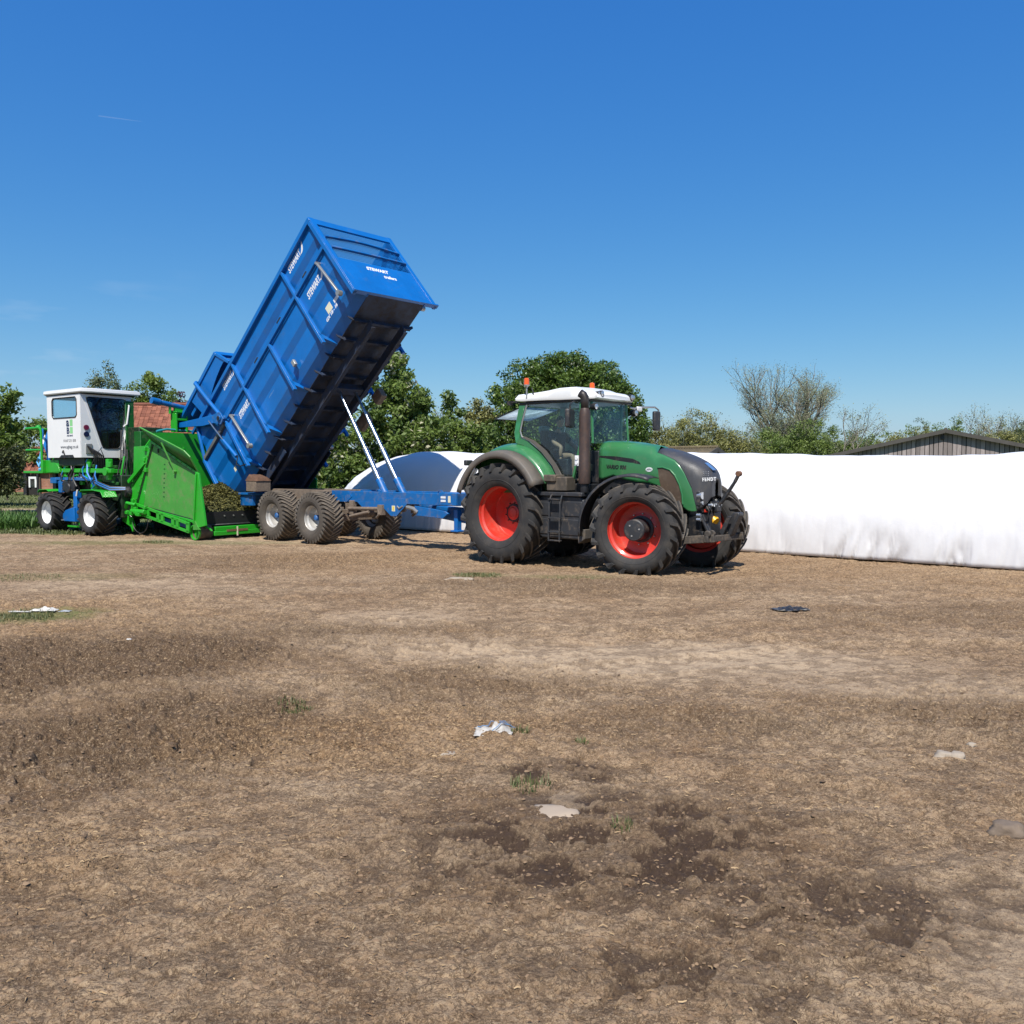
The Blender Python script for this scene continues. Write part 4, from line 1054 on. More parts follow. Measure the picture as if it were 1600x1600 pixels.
    # wing foot panel and filler box in front of the near wing
    mb = MB(); mb.bb(1.10, 1.60, -1.02, -0.72, 1.52, 1.80).bb(1.05, 1.35, -1.06, -0.74, 1.70, 1.84); mb.build('filler_box', mat('dusty_box', (0.07, 0.058, 0.046), 0.8, dust=0.3, vary=0.2), T, bevel=0.02)
    mb = MB(); mb.bb(0.90, 2.02, -1.08, -0.42, 1.42, 1.50); mb.build('platform', M_DGREY, T, bevel=0.015)
    # fuel tank with moulded recess and ladder
    mb = MB()
    mb.prism([(0.92, 0.62), (0.88, 1.0), (0.90, 1.36), (1.02, 1.44), (1.94, 1.42), (2.02, 1.34), (2.02, 0.64), (1.92, 0.58), (1.0, 0.58)], -1.02, -0.38)
    tk = mb.build('fuel_tank', M_DGREY, T, bevel=0.03, seg=3)
    mb = MB(); mb.bb(1.56, 1.98, -1.035, -1.0, 1.03, 1.32).bb(0.93, 1.22, -1.035, -1.0, 1.03, 1.30).bb(0.95, 1.98, -1.035, -1.0, 0.66, 0.97)
    mb.build('tank_panel', M_DGREY, tk, bevel=0.012)
    mb = MB(); mb.prism([(0.92, 0.62), (0.9, 1.36), (1.02, 1.44), (1.94, 1.42), (2.02, 1.34), (2.02, 0.64)], 0.38, 1.0); mb.build('tool_box', M_DGREY, T, bevel=0.03)
    lad = MB()
    for u in (1.26, 1.53):
        lad.tube([(u + .02, -0.95, 1.47), (u + .01, -1.08, 1.43), (u, -1.13, 1.30), (u, -1.13, 1.0), (u, -1.15, 0.98), (u, -1.15, 0.53)], 0.017, 8)
    l_o = lad.build('ladder', M_DGREY, T)
    for z in (1.36, 0.99, 0.72, 0.55):
        MB().bb(1.25, 1.54, -1.17, -1.08, z - .012, z + .012).build('step', M_DGREY, l_o, bevel=0.005)
    # exhaust stack
    E0 = (1.985, -0.95)
    mb = MB(); mb.lathe([(0.075, 1.50), (0.082, 1.52), (0.075, 1.66), (0.11, 1.70)], (*E0, 0), 'z', 24); mb.build('exhaust_base', M_BLACK, T)
    mb = MB(); mb.lathe([(0.02, 1.66), (0.112, 1.67), (0.118, 1.70), (0.118, 2.05), (0.112, 2.08), (0.108, 2.95), (0.10, 3.06), (0.08, 3.12), (0.02, 3.12)], (*E0, 0), 'z', 28); ex = mb.build('exhaust_silencer', M_EXH, T, smooth=40)
    mb = MB(); mb.tube([(E0[0], E0[1], 3.08), (E0[0], E0[1], 3.26), (E0[0] - .005, E0[1], 3.32), (E0[0] - .03, E0[1] - .01, 3.37), (E0[0] - .09, E0[1] - .03, 3.41)], [0.077, 0.077, 0.08, 0.08, 0.078], 18, cap=False)
    mb.build('exhaust_pipe', mat('dark_pipe', (0.05, 0.042, 0.04), 0.45, metal=0.5, dust=0.2), T, solid=0.006)
    mb = MB(); mb.box((1.90, -0.84, 1.98), (0.22, 0.24, 0.14)).box((1.92, -0.80, 2.55), (0.1, 0.2, 0.06)).bar((1.86, -.86, 1.6), (1.80, -.80, 2.3), .05, .1); mb.build('exhaust_bracket', M_BLACK, T, bevel=0.01)
    mb = MB(); mb.cyl((1.865, -1.06, 2.16), (1.865, -1.04, 2.16), 0.035, n=12).cyl((1.865, -1.06, 2.07), (1.865, -1.04, 2.07), 0.035, n=12).box((1.865, -1.03, 2.115), (0.09, 0.03, 0.2)); mb.build('reflector', M_WHITEMARK, T)
    # mirrors
    m1 = MB(); m1.box((1.70, -1.05, 2.93), (0.10, 0.31, 0.36), Matrix.Rotation(rad(15), 3, 'Z')); ma = m1.build('mirror', M_DGREY, T, bevel=0.035, seg=3)
    MB().tube([(1.72, -0.82, 3.24), (1.74, -0.98, 3.26), (1.76, -1.12, 3.2), (1.75, -1.13, 2.85)], 0.016, 8).build('mirror_arm', M_BLACK, ma)
    m2 = MB(); m2.box((1.95, 1.70, 2.98), (0.09, 0.20, 0.42), Matrix.Rotation(rad(-10), 3, 'Z')); mf = m2.build('mirror', M_DGREY, T, bevel=0.035, seg=3)
    MB().tube([(1.95, 0.66, 3.22), (1.95, 0.85, 3.20), (1.96, 1.0, 3.24), (1.96, 1.62, 3.27), (1.97, 1.75, 3.22), (1.97, 1.77, 2.8)], 0.020, 8).build('mirror_arm', M_GREYSTEEL, mf)
    mb = MB(); mb.box((1.96, 1.0, 3.20), (0.05, 0.18, 0.10)); mb.build('mirror_bracket', M_WHITE, mf, bevel=0.02)
    # lights on the roof and pillars
    for (x, y, z, r) in [(2.05, -0.52, 3.42, .055), (2.03, -0.60, 3.42, .04), (2.06, 0.52, 3.40, .065), (2.04, 0.60, 3.41, .05), (2.03, 0.72, 3.10, .065), (2.05, -0.72, 3.16, .06)]:
        l = MB().lathe([(0.001, 0.06), (r * .9, 0.05), (r, 0.0), (r * .8, -0.06), (0.001, -0.08)], (x, y, z), 'x', 20).build('work_light', M_LAMP, T)
        MB().lathe([(r * 1.08, 0.05), (r * 1.10, 0.0), (r * .9, -0.07), (0.001, -0.09)], (x - .006, y, z), 'x', 20).build('light_housing', M_BLACK, l)
    MB().bar((1.95, 0.62, 3.1), (2.0, 0.72, 3.1), .02, .02).build('light_bracket', M_BLACK, T)
    # beacons
    for (x, y, z0, st_) in [(0.45, -0.86, 3.40, 0.27), (1.17, 0.42, 3.56, 0.06)]:
        b_ = MB().lathe([(0.001, 0.135), (0.035, 0.132), (0.052, 0.12), (0.056, 0.02), (0.058, 0.0), (0.001, 0.0)], (x, y, z0 + st_), 'z', 20).build('beacon', M_ORANGE, T)
        MB().lathe([(0.001, 0.0), (0.06, -0.002), (0.06, -0.02), (0.03, -0.04), (0.016, -0.06), (0.016, -st_), (0.001, -st_)], (x, y, z0 + st_), 'z', 16).build('beacon_stem', M_GREYSTEEL if st_ > .1 else M_BLACK, b_)
    MB().tube([(0.62, -0.83, 3.40), (0.60, -0.84, 3.52), (0.57, -0.84, 3.60)], 0.012, 6).build('aerial', M_BLACK, T)
    MB().tube([(0.16, -0.72, 3.32), (0.02, -0.78, 3.34), (-0.04, -0.80, 3.30)], 0.015, 6).box((-0.05, -0.8, 3.32), (.1, .08, .08)).build('rear_work_light', M_BLACK, T)
    # front mudguards
    def mudguard(cx, cy, rz, r, y0, y1, a0, a1, cz_=0.82):
        M = Matrix.Translation((cx, cy, cz_)) @ Matrix.Rotation(rz, 4, 'Z')
        mb_ = MB(M); rows = []
        for a in np.linspace(a0, a1, 22):
            f = 1.0
            rows.append([((r - .05) * math.cos(a), y0, (r - .05) * math.sin(a)), (r * math.cos(a), y0 + .03, r * math.sin(a)), ((r + .012) * math.cos(a), (y0 + y1) / 2, (r + .012) * math.sin(a)), (r * math.cos(a), y1, r * math.sin(a))])
        mb_.grid(rows)
        o_ = mb_.build('front_mudguard', M_DGREY, T, smooth=60, solid=0.012)
        return o_
    mudguard(3.10, -0.93, rad(10), 1.04, -0.25, 0.24, rad(68), rad(188))
    mudguard(3.36, 1.05, rad(14), 1.03, -0.24, 0.25, rad(70), rad(186), 0.80)
    mb = MB(); mb.prism([(1.96, 0.80), (2.14, 0.80), (2.14, 0.62), (1.98, 0.52)], -1.14, -0.8); mb.build('mudflap', mat('worn_flap', (0.08, 0.075, 0.07), 0.8, dust=0.3), T, bevel=0.01)
    mb = MB(); mb.bar((2.3, -.9, 1.5), (2.3, -.3, 1.35), .05, .05).tube([(2.45, -.75, 1.6), (2.5, -.5, 1.5), (2.5, -.3, 1.3)], .03).build('mudguard_stay', M_BLACK, T)
    # green stepped bracket above the near front tyre
    mb = MB(); mb.bb(2.75, 3.15, -0.62, -0.42, 1.60, 1.66).prism([(2.55, 1.58), (2.9, 1.68), (3.2, 1.64), (3.25, 1.58)], -0.60, -0.44); mb.build('fender_bracket', M_TGREEN, T, bevel=0.01)
    # front linkage
    mb = MB(); mb.bb(3.9, 4.15, -0.34, 0.34, 0.72, 1.10).bb(4.1, 4.28, -0.20, 0.20, 0.70, 1.16)
    mb.bar((4.15, -.36, .74), (4.25, .40, .74), .12, .16)
    mb.build('front_linkage_frame', M_BLACK, T, bevel=0.012)
    mb = MB()
    mb.bar((3.9, -0.62, 0.66), (4.52, -0.50, 0.72), 0.05, 0.14); mb.bar((3.95, 0.46, 0.66), (4.62, 0.42, 0.72), 0.05, 0.14)
    mb.bar((4.40, -0.60, 0.70), (4.50, 0.46, 0.70), 0.09, 0.11)
    for y in (-0.56, -0.40, 0.10, 0.36): mb.cyl((4.42, y - .03, 0.80), (4.42, y + .03, 0.80), 0.06, n=12)
    mb.build('lower_link', mat('linkage_steel', (.055, .047, .040), .75, dust=.35, vary=.25, scale=6), T, bevel=0.01)
    for y0, y1 in ((0.16, 0.30),):
        mb = MB(M=Matrix.Identity(4)); mb.prism([(4.42, 0.70), (4.34, 0.80), (4.56, 1.16), (4.68, 1.17), (4.70, 1.12), (4.54, 0.74)], y0 - .06, y1 - .01); mb.build('folded_link_arm', M_DGREY, T, bevel=0.02)
    mb = MB(); mb.prism([(4.42, 0.72), (4.36, 0.80), (4.52, 1.10), (4.60, 1.10)], -0.02, 0.02); mb.build('folded_link_arm', M_DGREY, T, bevel=0.008)
    for y in (-0.30, -0.22):
        mb = MB(); mb.cyl((4.12, y, 1.12), (4.32, y - .02, 0.78), 0.035, n=12).cyl((4.12, y, 1.12), (4.05, y, 1.22), 0.02, n=10); mb.build('linkage_ram', M_BLACK, T)
    mb = MB(); mb.cyl((4.16, -0.02, 1.08), (4.30, -0.04, 0.98), 0.11, 0.09, n=18); mb.build('pto_cover', M_YELLOW, T)
    mb = MB(); mb.tube([(4.28, -0.02, 1.22), (4.42, 0.02, 1.40), (4.60, 0.10, 1.72)], [0.035, 0.038, 0.03], 10).tube([(4.60, 0.10, 1.72), (4.66, 0.13, 1.86)], 0.035, 10)
    tl = mb.build('top_link', M_BLACK, T)
    MB().cyl((4.655, 0.09, 1.87), (4.665, 0.17, 1.87), 0.05, n=14).build('top_link_end', M_RUST, tl)
    mb = MB(); mb.box((4.25, -0.03, 1.24), (0.22, 0.20, 0.14)).box((4.24, -0.03, 1.33), (0.10, 0.3, 0.06)).cyl((4.2, -.22, 1.24), (4.3, -.22, 1.24), .05, n=10); mb.build('top_link_bracket', M_BLACK, T, bevel=0.015)
    mb = MB()
    for i in range(5): mb.cyl((4.26 + .01 * i, -.24 + i * .07, 1.30 - .02 * (i % 2)), (4.33 + .01 * i, -.24 + i * .07, 1.31 - .02 * (i % 2)), 0.022, n=10)
    mb.cyl((4.12, -.42, 1.12), (4.2, -.42, 1.12), .03, n=8).cyl((4.12, -.42, 1.04), (4.2, -.42, 1.04), .03, n=8)
    mb.build('hydraulic_coupling', M_LAMP, T)
    for k in range(3):
        MB().tube([(4.2, -.24 + .08 * k, 1.30), (4.30, -.30 + .1 * k, 1.2), (4.26, -.30 + .12 * k, 1.02), (4.15, -.2 + .1 * k, .95)], 0.012, 6).build('hydraulic_hose', M_BLACK, T)
    # rear linkage / hitch
    mb = MB(); mb.bb(-0.75, -0.4, -0.25, 0.25, 0.5, 1.2); mb.bar((-.4, -.45, .7), (-1.1, -.5, .6), .06, .12).bar((-.4, .45, .7), (-1.1, .5, .6), .06, .12).bar((-.5, 0, .5), (-1.05, 0, .45), .12, .08)
    mb.tube([(-.5, .1, 1.5), (-.9, .05, 1.2), (-1.3, 0, 1.0)], .02).tube([(-.5, .2, 1.6), (-1.0, .15, 1.1), (-1.4, .1, .95)], .02)
    mb.build('rear_linkage', M_BLACK, T, bevel=0.01)
    return T
TR = tractor()

def uplift(o, M):
    return o
# ------------------------------------------------------------------ tipping trailer (local x forward, y to its far side)
def stewart(parent, MB_, a, h, v, L=0.80, size=0.26, m=None, faded=False):
    """white slanting maker's lettering with its swoosh; reads along the body"""
    m = m or M_WHITEMARK
    M = MB_ @ frame((a, v, h), (1, 0, 0), (0, 0, 1))
    text('STEWART', parent, M, size, m, shear=0.28, bold=size * 0.035, width=L * 0.86, depth=0.001)
    # swoosh
    mb = MB(MB_)
    pts = []
    for t in np.linspace(0, 1, 8):
        x = a + L * (0.80 + 0.30 * t); z0 = h + size * (0.02 + 0.95 * t ** 1.6); w_ = size * 0.20 * math.sin(PI * (0.12 + 0.8 * t))
        pts.append((x, z0, w_))
    poly = [(x, z) for x, z, w_ in pts] + [(x + w_ * 0.8, z - w_) for x, z, w_ in reversed(pts)]
    mb.prism(poly, v - 0.004, v - 0.001)
    mb.build('logo_swoosh', m, parent)

def trailer():
    T = empty('tipping_trailer', (-4.187, 23.068, 0), rad(-41))
    tag(T, 'blue high-sided grain trailer with its body tipped up', 'trailer')
    al = rad(41.5); ca, sa = math.cos(al), math.sin(al)
    B = Matrix(((ca, 0, -sa, -4.3), (0, 1, 0, 0), (sa, 0, ca, 0.93), (0, 0, 0, 1)))
    L, H, vn, vf = 7.96, 2.74, -1.22, 1.34
    # side walls pressed with two steps, sloping rear edge and lower chamfer
    prof = [(H, 0.0), (2.26, 0.0), (2.08, 0.075), (1.73, 0.075), (1.69, 0.0), (1.12, 0.0), (0.93, 0.075), (0.40, 0.075), (0.20, 0.17), (0.0, 0.38)]
    for s, v0 in ((-1, vn), (1, vf)):
        mb = MB(B); rows = []
        for h, d in prof:
            a0 = interp([0, 1.72, 2.67, 2.8], [-0.03, 0.01, 0.36, 0.42], h)
            row = []
            for t in (0, 1):
                row.append((a0 + t * (L - a0), v0 - s * d, h))
            rows.append(row)
        mb.grid(rows)
        side = mb.build('side_wall', M_BLUE, T, smooth=0, solid=0.012)
        # rails
        o = v0 + s * 0.05
        MB(B).bb(0.42, L + .03, o - .055, o + .055, H - .10, H + .02).build('top_rail', M_BLUE, side, bevel=0.01)
        MB(B).bb(1.75, L + .02, o - .045, o + .045, 1.70, 1.80).build('middle_rail', M_BLUE, side, bevel=0.01)
        MB(B).bb(0.0, 1.60, o - .03, o + .05, 1.66, 1.77).build('middle_rail', mat('worn_grey_rail', (0.12, 0.13, 0.14), 0.5, dust=0.3, vary=0.3), side, bevel=0.01)
        MB(B).bar((0.0, o, 0.02), (-0.02, o, 1.70), .09, .09, up=(1, 0, 0)).bar((0.0, o, 1.70), (0.38, o, H - .02), .07, .08, up=(1, 0, 0)).build('rear_edge', M_BLUE, side, bevel=0.01)
        # ribs
        def rib(a, h0, h1, w=0.075, flare=True):
            mb_ = MB(B); mb_.bb(a - w / 2, a + w / 2, v0 - s * 0.0, v0 + s * 0.10, h0, h1)
            if h0 < 0.3: mb_.prism([(v0 + s * .10, h0 + .22), (v0 - s * .0, h0), (v0 - s * .34, 0.0), (v0 - s * .38, 0.05), (v0 - s * .06, .34)] if False else [(v0 + s * .10, 0.36), (v0 + s * .02, 0.16), (v0 - s * .36, -0.02), (v0 - s * .2, 0.2)], a - w / 2, a + w / 2, axis='x')
            mb_.build('rib', M_BLUE, side, bevel=0.006)
            if flare:
                mb2 = MB(B); mb2.prism([(a - w / 2, (h0 + h1) / 2 + .25), (a - w / 2 - .06, (h0 + h1) / 2 + .1), (a - w / 2 - .06, (h0 + h1) / 2 - .1), (a - w / 2, (h0 + h1) / 2 - .25)], v0 - s * 0.01, v0 + s * 0.05)
                mb2.build('rib_gusset', M_BLUE, side)
        rib(L - .04, 0.0, H, 0.11)
        rib(6.28, 0.0, H - .1); rib(2.98, 0.0, H - .1); rib(4.62, 0.0, 1.7); rib(1.62, 0.0, 1.7, 0.09)
        for a in (6.9, 5.35, 3.9):          # sheet hooks under the rail
            MB(B).bb(a - .10, a + .10, o - .03, o + .03, 1.82, 1.87).build('hook', M_BLACK, side)
        # pale tie rods (ladder-like props) clipped to the panels
        for (a0, h0, a1, h1) in ((7.46, 1.60, 7.56, 0.42), (1.99, 1.58, 2.11, 0.36)):
            mb = MB(B); mb.bar((a0, v0 + s * .10, h0), (a1, v0 + s * .10, h1), .075, .05, up=(1, 0, 0))
            r_ = mb.build('prop_tube', M_GREYSTEEL, side, bevel=0.012)
            mb = MB(B); mb.cyl((a1, v0 + s * .04, h1 - .03), (a1, v0 + s * .16, h1 - .03), .07, n=14); mb.build('clamp', M_GREYSTEEL, r_); MB(B).cyl((a0, v0, h0 + .02), (a0, v0 + s * .14, h0 + .02), .035, n=10).build('clamp', M_GREYSTEEL, r_)
        for a, h in ((5.05, .55), (4.72, .10), (7.0, 1.9), (0.9, .5), (5.6, 1.2)):
            if a == 5.05: MB(B).box((a, v0 + s * .04, h), (.12, .08, .18)).build('latch', M_GREYSTEEL, side, bevel=0.01)
        # ---- tailgate pivot arm, ram
        pv = (1.62, v0 + s * .14, 1.84)
        MB(B).tube([(1.66, pv[1], 1.86), (1.50, pv[1] + s * .02, 2.6), (1.30, pv[1] + s * .02, 3.56), (1.26, pv[1] - s * .06, 3.64)], 0.058, 10).build('gate_tube', M_BLUE, side)
        MB(B).prism([(1.50, 1.98), (1.36, 1.92), (0.75, 2.35), (-0.42, 3.38), (-0.46, 3.48), (-0.36, 3.50), (0.95, 2.52), (1.50, 2.12)], pv[1] - .03, pv[1] + .04).build('gate_arm', M_BLUE, side, bevel=0.01)
        MB(B).prism([(1.75, 1.70), (1.55, 1.66), (1.30, 1.95), (1.34, 2.16), (1.55, 2.10), (1.74, 1.98)], pv[1] - .06, pv[1] - .02).cyl((1.62, v0, 1.84), (1.62, v0 + s * .24, 1.84), .085, n=18).build('pivot', M_BLUE2, side, bevel=0.006)
        MB(B).cyl((1.62, v0 + s * .23, 1.84), (1.62, v0 + s * .26, 1.84), .06, n=14).build('pivot_pin', M_BLACK, side)
        r_ = MB(B).cyl((1.33, pv[1] + s * .05, 1.25), (1.50, pv[1] + s * .03, 0.48), 0.05, n=14).build('gate_ram', M_BLUE, side)
        MB(B).cyl((1.14, pv[1] + s * .06, 2.18), (1.33, pv[1] + s * .05, 1.25), 0.025, n=10).build('ram_rod', M_STEEL, r_)
        MB(B).tube([(1.52, pv[1], .48), (1.36, pv[1] + s * .05, .30), (1.5, pv[1] + s * .05, .12), (1.66, pv[1], .05)], 0.016, 6).build('hydraulic_hose', M_BLACK, r_)
        if s < 0:
            vv = v0 + s * 0.006
            stewart(side, B, 6.46, 2.42, vv); stewart(side, B, 6.56, 1.30, vv - .0); stewart(side, B, 2.12, 2.46, vv, 0.74); stewart(side, B, 2.18, 1.28, vv, 0.74)
            MB(B).bb(6.80, 7.03, v0 + .070, v0 + .066, 0.50, 0.72).build('sticker', M_CREAM, side)
            MB(B).bb(7.15, 7.36, v0 + .070, v0 + .066, 0.52, 0.62).build('sticker', M_WHITEMARK, side)
            text('GX 18 - 18', side, B @ frame((6.62, v0 + .068, 0.40), (1, 0, 0), (0, 0, 1)), 0.12, M_WHITEMARK, shear=.2, bold=.005, width=0.58, depth=0.001)
            text('STEWART', side, B @ frame((3.42, v0 - .003, 1.22), (1, 0, 0), (0, 0, 1)), 0.13, mat('faded_lettering', (0.16, 0.26, 0.42), 0.6), shear=.25, width=0.42, depth=0.001)
            text('trailers', side, B @ frame((3.50, v0 + .070, 0.80), (1, 0, 0), (0, 0, 1)), 0.08, mat('faded_lettering', (0.16, 0.26, 0.42), 0.6), shear=.2, width=0.30, depth=0.001)
            MB(B @ Matrix.Translation((0.93, v0 + .068, .52)) @ Matrix.Rotation(rad(0), 4, 'Y')).bb(-.06, .06, -.003, .003, -.07, .07).build('sticker', M_CREAM, side)
            # dents / welded brackets
            MB(B).box((0.02, v0 - .02, 0.9), (.05, .05, .3)).build('edge_patch', M_BLUE, side)
    # headboard with open mesh window and two cross bars
    hb = MB(B)
    hb.bb(L - .02, L + .02, vn, vf, 0.02, 1.28)
    hb.bb(L - .02, L + .03, vn, vf, H - .20, H + .02)
    hb.bb(L - .02, L + .04, vn - .08, vn + .06, 0.02, H + .02).bb(L - .02, L + .04, vf - .06, vf + .08, 0.02, H + .02)
    hb.bb(L - .06, L + .06, vn - .10, vf + .14, 0.0, 0.05)
    head = hb.build('headboard', M_BLUE, T, bevel=0.006)
    mb = MB(B)
    for v in np.arange(vn + .06, vf - .05, 0.06): mb.bb(L - .004, L + .004, v - .0035, v + .0035, 1.28, H - .2)
    for h in np.arange(1.30, H - .2, 0.06): mb.bb(L - .004, L + .004, vn + .05, vf - .05, h - .0035, h + .0035)
    mb.build('window_mesh', M_BLUE, head)
    for h, bow in ((1.62, 0.03), (2.02, 0.10)):
        mb = MB(B); pts = [(L + .05, v, h + bow * math.sin(PI * (v - vn) / (vf - vn))) for v in np.linspace(vn + .05, vf - .05, 9)]
        for p_, q_ in zip(pts[:-1], pts[1:]): mb.bar(p_, q_, .05, .06, up=(1, 0, 0))
        mb.build('cross_bar', M_BLUE2, head)
    Mh = B @ frame((L + .021, -0.35, 1.02), (0, 1, 0), (0, 0, 1))
    text('STEWART', head, Mh, 0.16, M_WHITEMARK, shear=.2, bold=.008, width=0.74, depth=0.001)
    text('trailers', head, B @ frame((L + .021, 0.10, 0.80), (0, 1, 0), (0, 0, 1)), 0.16, M_WHITEMARK, shear=.2, bold=.006, width=0.42, depth=0.001)
    # second bow across the top near the front, seen through the window
    MB(B).bb(L - 1.7, L - 1.62, vn, vf, H - .08, H - .0).build('body_brace', M_BLUE2, T)
    MB(B).bb(L - 4.9, L - 4.82, vn, vf, H - .08, H - .0).build('body_brace', M_BLUE2, T)
    # floor, inside faces, underside members
    mb = MB(B); mb.bb(0.0, L - .02, vn + .36, vf - .36, -0.005, 0.02); fl = mb.build('floor', M_BLUEGRIMESHADE, T)
    for a in np.arange(0.35, L - .2, 0.62):
        mb = MB(B); mb.bb(a - .035, a + .035, vn + .38, vf - .38, -0.13, -0.006)
        mb.build('cross_member', M_BLUEGRIMESHADE, fl, bevel=0.006)
        for s, v0 in ((-1, vn), (1, vf)):
            MB(B).prism([(v0 - s * .20, 0.06), (v0 - s * .22, -0.02), (v0 - s * .40, -0.13), (v0 - s * .5, -0.13), (v0 - s * .42, 0.0)], a - .010, a + .010, axis='x').build('member_gusset', M_BLUEGRIMESHADE, fl)
    for v in (-0.52, 0.55):
        mb = MB(B); mb.prism([(0.25, -.16), (7.35, -.16), (7.25, -.40), (5.2, -.42), (3.0, -.40), (0.25, -.40)], v - .012, v + .012).bb(0.25, 7.3, v - .06, v + .06, -.415, -.39)
        mb.build('body_rail', M_BLUEGRIMESHADE, fl, bevel=0.004)
    MB(B).box((5.05, 0, -.28), (.22, 1.0, .2)).build('ram_cradle', M_BLUEGRIMESHADE, fl)
    mb = MB(B); mb.box((3.95, vf - .1, -.35), (.5, .16, .36)).box((4.9, vf - .12, -.30), (.36, .2, .3)); mb.build('mudguard_bracket', M_MUD, fl, bevel=0.02)
    # body underside stain plate over the axles (curved mudguards fixed under the floor)
    for s, v0 in ((-1, vn), (1, vf)):
        for a in (1.2,):
            MB(B).bb(0.3, 2.6, v0 - s * .50, v0 - s * .54, -.36, -.13).build('splash_plate', M_BLUEGRIMESHADE, fl)
    # ---- lifted tailgate lying above the rear of the body
    def G(a, h): return (a, h)
    mb = MB(B); mb.bb(-0.40, 2.50, vn + .02, vf - .02, 3.50, 3.54); gate = mb.build('tailgate', M_BLUE, T)
    for s, v0 in ((-1, vn), (1, vf)):
        MB(B).bb(-0.42, 2.53, v0 - .05, v0 + .05, 3.52, 3.64).build('gate_frame', M_BLUE, gate, bevel=0.01)
        MB(B).bar((2.50, v0, 3.60), (2.86, v0, 2.86), .09, .09).build('gate_frame', M_BLUE, gate, bevel=0.01)
        MB(B).bb(0.2, 2.3, v0 - s * .10 - .03, v0 - s * .10 + .03, 3.26, 3.38).build('gate_frame', M_BLUE, gate, bevel=0.01)
        MB(B).bb(-0.3, 1.4, v0 - s * .2 - .03, v0 - s * .2 + .03, 3.00, 3.10).build('gate_frame', M_BLUE, gate, bevel=0.01)
        # curved cheek plate
        arc = [(2.72 - 1.9 * math.sin(t), 2.10 + 1.0 * math.cos(t)) for t in np.linspace(0.05, 1.25, 10)]
        MB(B).prism([(2.78, 3.0), (2.50, 3.52), (0.6, 3.52)] + [(x, h) for x, h in reversed(arc)], v0 - .012, v0 + .004).build('cheek_plate', M_BLUE, gate)
    for a in (0.3, 1.2, 2.1): MB(B).bb(a - .04, a + .04, vn, vf, 3.54, 3.62).build('gate_rib', M_BLUE, gate, bevel=0.01)
    MB(B).bb(2.45, 2.55, vn, vf, 3.52, 3.64).build('gate_frame', M_BLUE, gate, bevel=0.01)
    MB(B).add([(2.5, vn + .05, 3.45), (2.5, vf - .05, 3.45), (2.84, vf - .05, 2.86), (2.84, vn + .05, 2.86)], [(0, 1, 2, 3)]).build('gate_end', M_BLUE2, gate, solid=.01)
    # ---- chassis
    for s in (-1, 1):
        y = s * 0.47
        bm_ = MB(); bm_.bb(-0.30, 4.36, y - .06, y + .06, 1.09, 1.37); beam = bm_.build('chassis_beam', M_BLUE2, T, bevel=0.01)
        MB().bb(-4.5, -0.30, y - .062, y + .062, 1.09, 1.372).build('chassis_beam', M_MUD, T, bevel=0.01)
        MB().prism([(-.30, 1.372), (0.35, 1.374), (0.55, 1.23), (0.32, 1.088), (-.30, 1.088)], y + s * .060, y + s * .070).build('fish_plate', M_BLUE2, beam)
        MB().prism([(0.75, 1.10), (0.95, 0.97), (1.78, 0.97), (2.06, 0.78), (2.26, 0.78), (2.66, 1.10), (2.62, 1.22), (1.72, 1.22), (1.70, 1.12)], y + s * .062, y + s * .078).build('hanger_plate', M_BLUE2, beam, bevel=0.004)
        MB().bb(2.10, 2.22, y + s * .079, y + s * .082, .90, 1.04).build('sticker', M_CREAM, beam)
        MB().bb(2.13, 2.19, y + s * .082, y + s * .084, .92, 1.02).build('sticker_print', M_YELLOWMARK, beam)
    b_ = MB(); b_.bb(3.78, 4.36, -.58, .58, 1.10, 1.385); fb = b_.build('front_beam', M_BLUE2, T, bevel=0.01)
    for z in (1.26, 1.18): MB().bb(3.86, 4.02, -.588, -.582, z, z + .05).build('sticker', M_WHITEMARK, fb)
    MB().bb(4.10, 4.18, -.588, -.582, 1.17, 1.32).build('sticker', M_CREAM, fb)
    # drawbar
    mb = MB(); mb.prism([(2.6, 1.08), (4.5, 1.0), (5.45, 0.70), (5.45, 0.56), (4.3, 0.66), (2.9, 0.80)], -.14, .14); mb.build('drawbar', M_BLUE2, T, bevel=0.015)
    mb = MB(); mb.prism([(2.88, 1.06), (3.95, 0.96), (4.02, 0.90), (3.85, 0.78), (2.95, 0.82)], -.52, -.40); mb.build('drawbar_box', M_BLUE2, T, bevel=0.01)
    mb = MB(); mb.tube([(2.6, -.5, 1.02), (2.85, -.5, .98), (3.0, -.5, .90)], .05).tube([(2.3, -.55, 1.03), (2.38, -.56, .98), (2.5, -.55, 1.04)], .02); mb.build('air_tank', M_GREYSTEEL, T)
    mb = MB(); mb.bb(5.3, 5.62, -.12, .12, .50, .66).cyl((5.62, 0, .56), (5.62, 0, .64), .09, n=14); mb.build('hitch_eye', M_BLACK, T, bevel=0.01)
    mb = MB(); mb.bb(4.10, 4.22, -.40, -.26, .50, 1.0).bb(4.04, 4.28, -.46, -.2, .48, .52); mb.build('parking_jack', M_BLUE, T, bevel=0.01)
    for y in (-.30, .0):
        sp = MB(); N = 70
        sp.tube([(4.45 + .07 * math.cos(t), y + .07 * math.sin(t), .80 + .5 * t / (2 * PI * 6)) for t in np.linspace(0, 2 * PI * 6, N)], .014, 5); sp.build('suspension_spring', M_GREYSTEEL, T)
    mb = MB(); mb.tube([(4.9, .1, .9), (4.9, .25, 1.6), (4.85, .30, 2.25)], .04).bb(4.75, 5.0, .15, .45, 2.05, 2.27).bar((4.9, .25, 1.3), (4.4, .3, 1.3), .05, .05); mb.build('hose_mast', M_BLUE2, T, bevel=0.01)
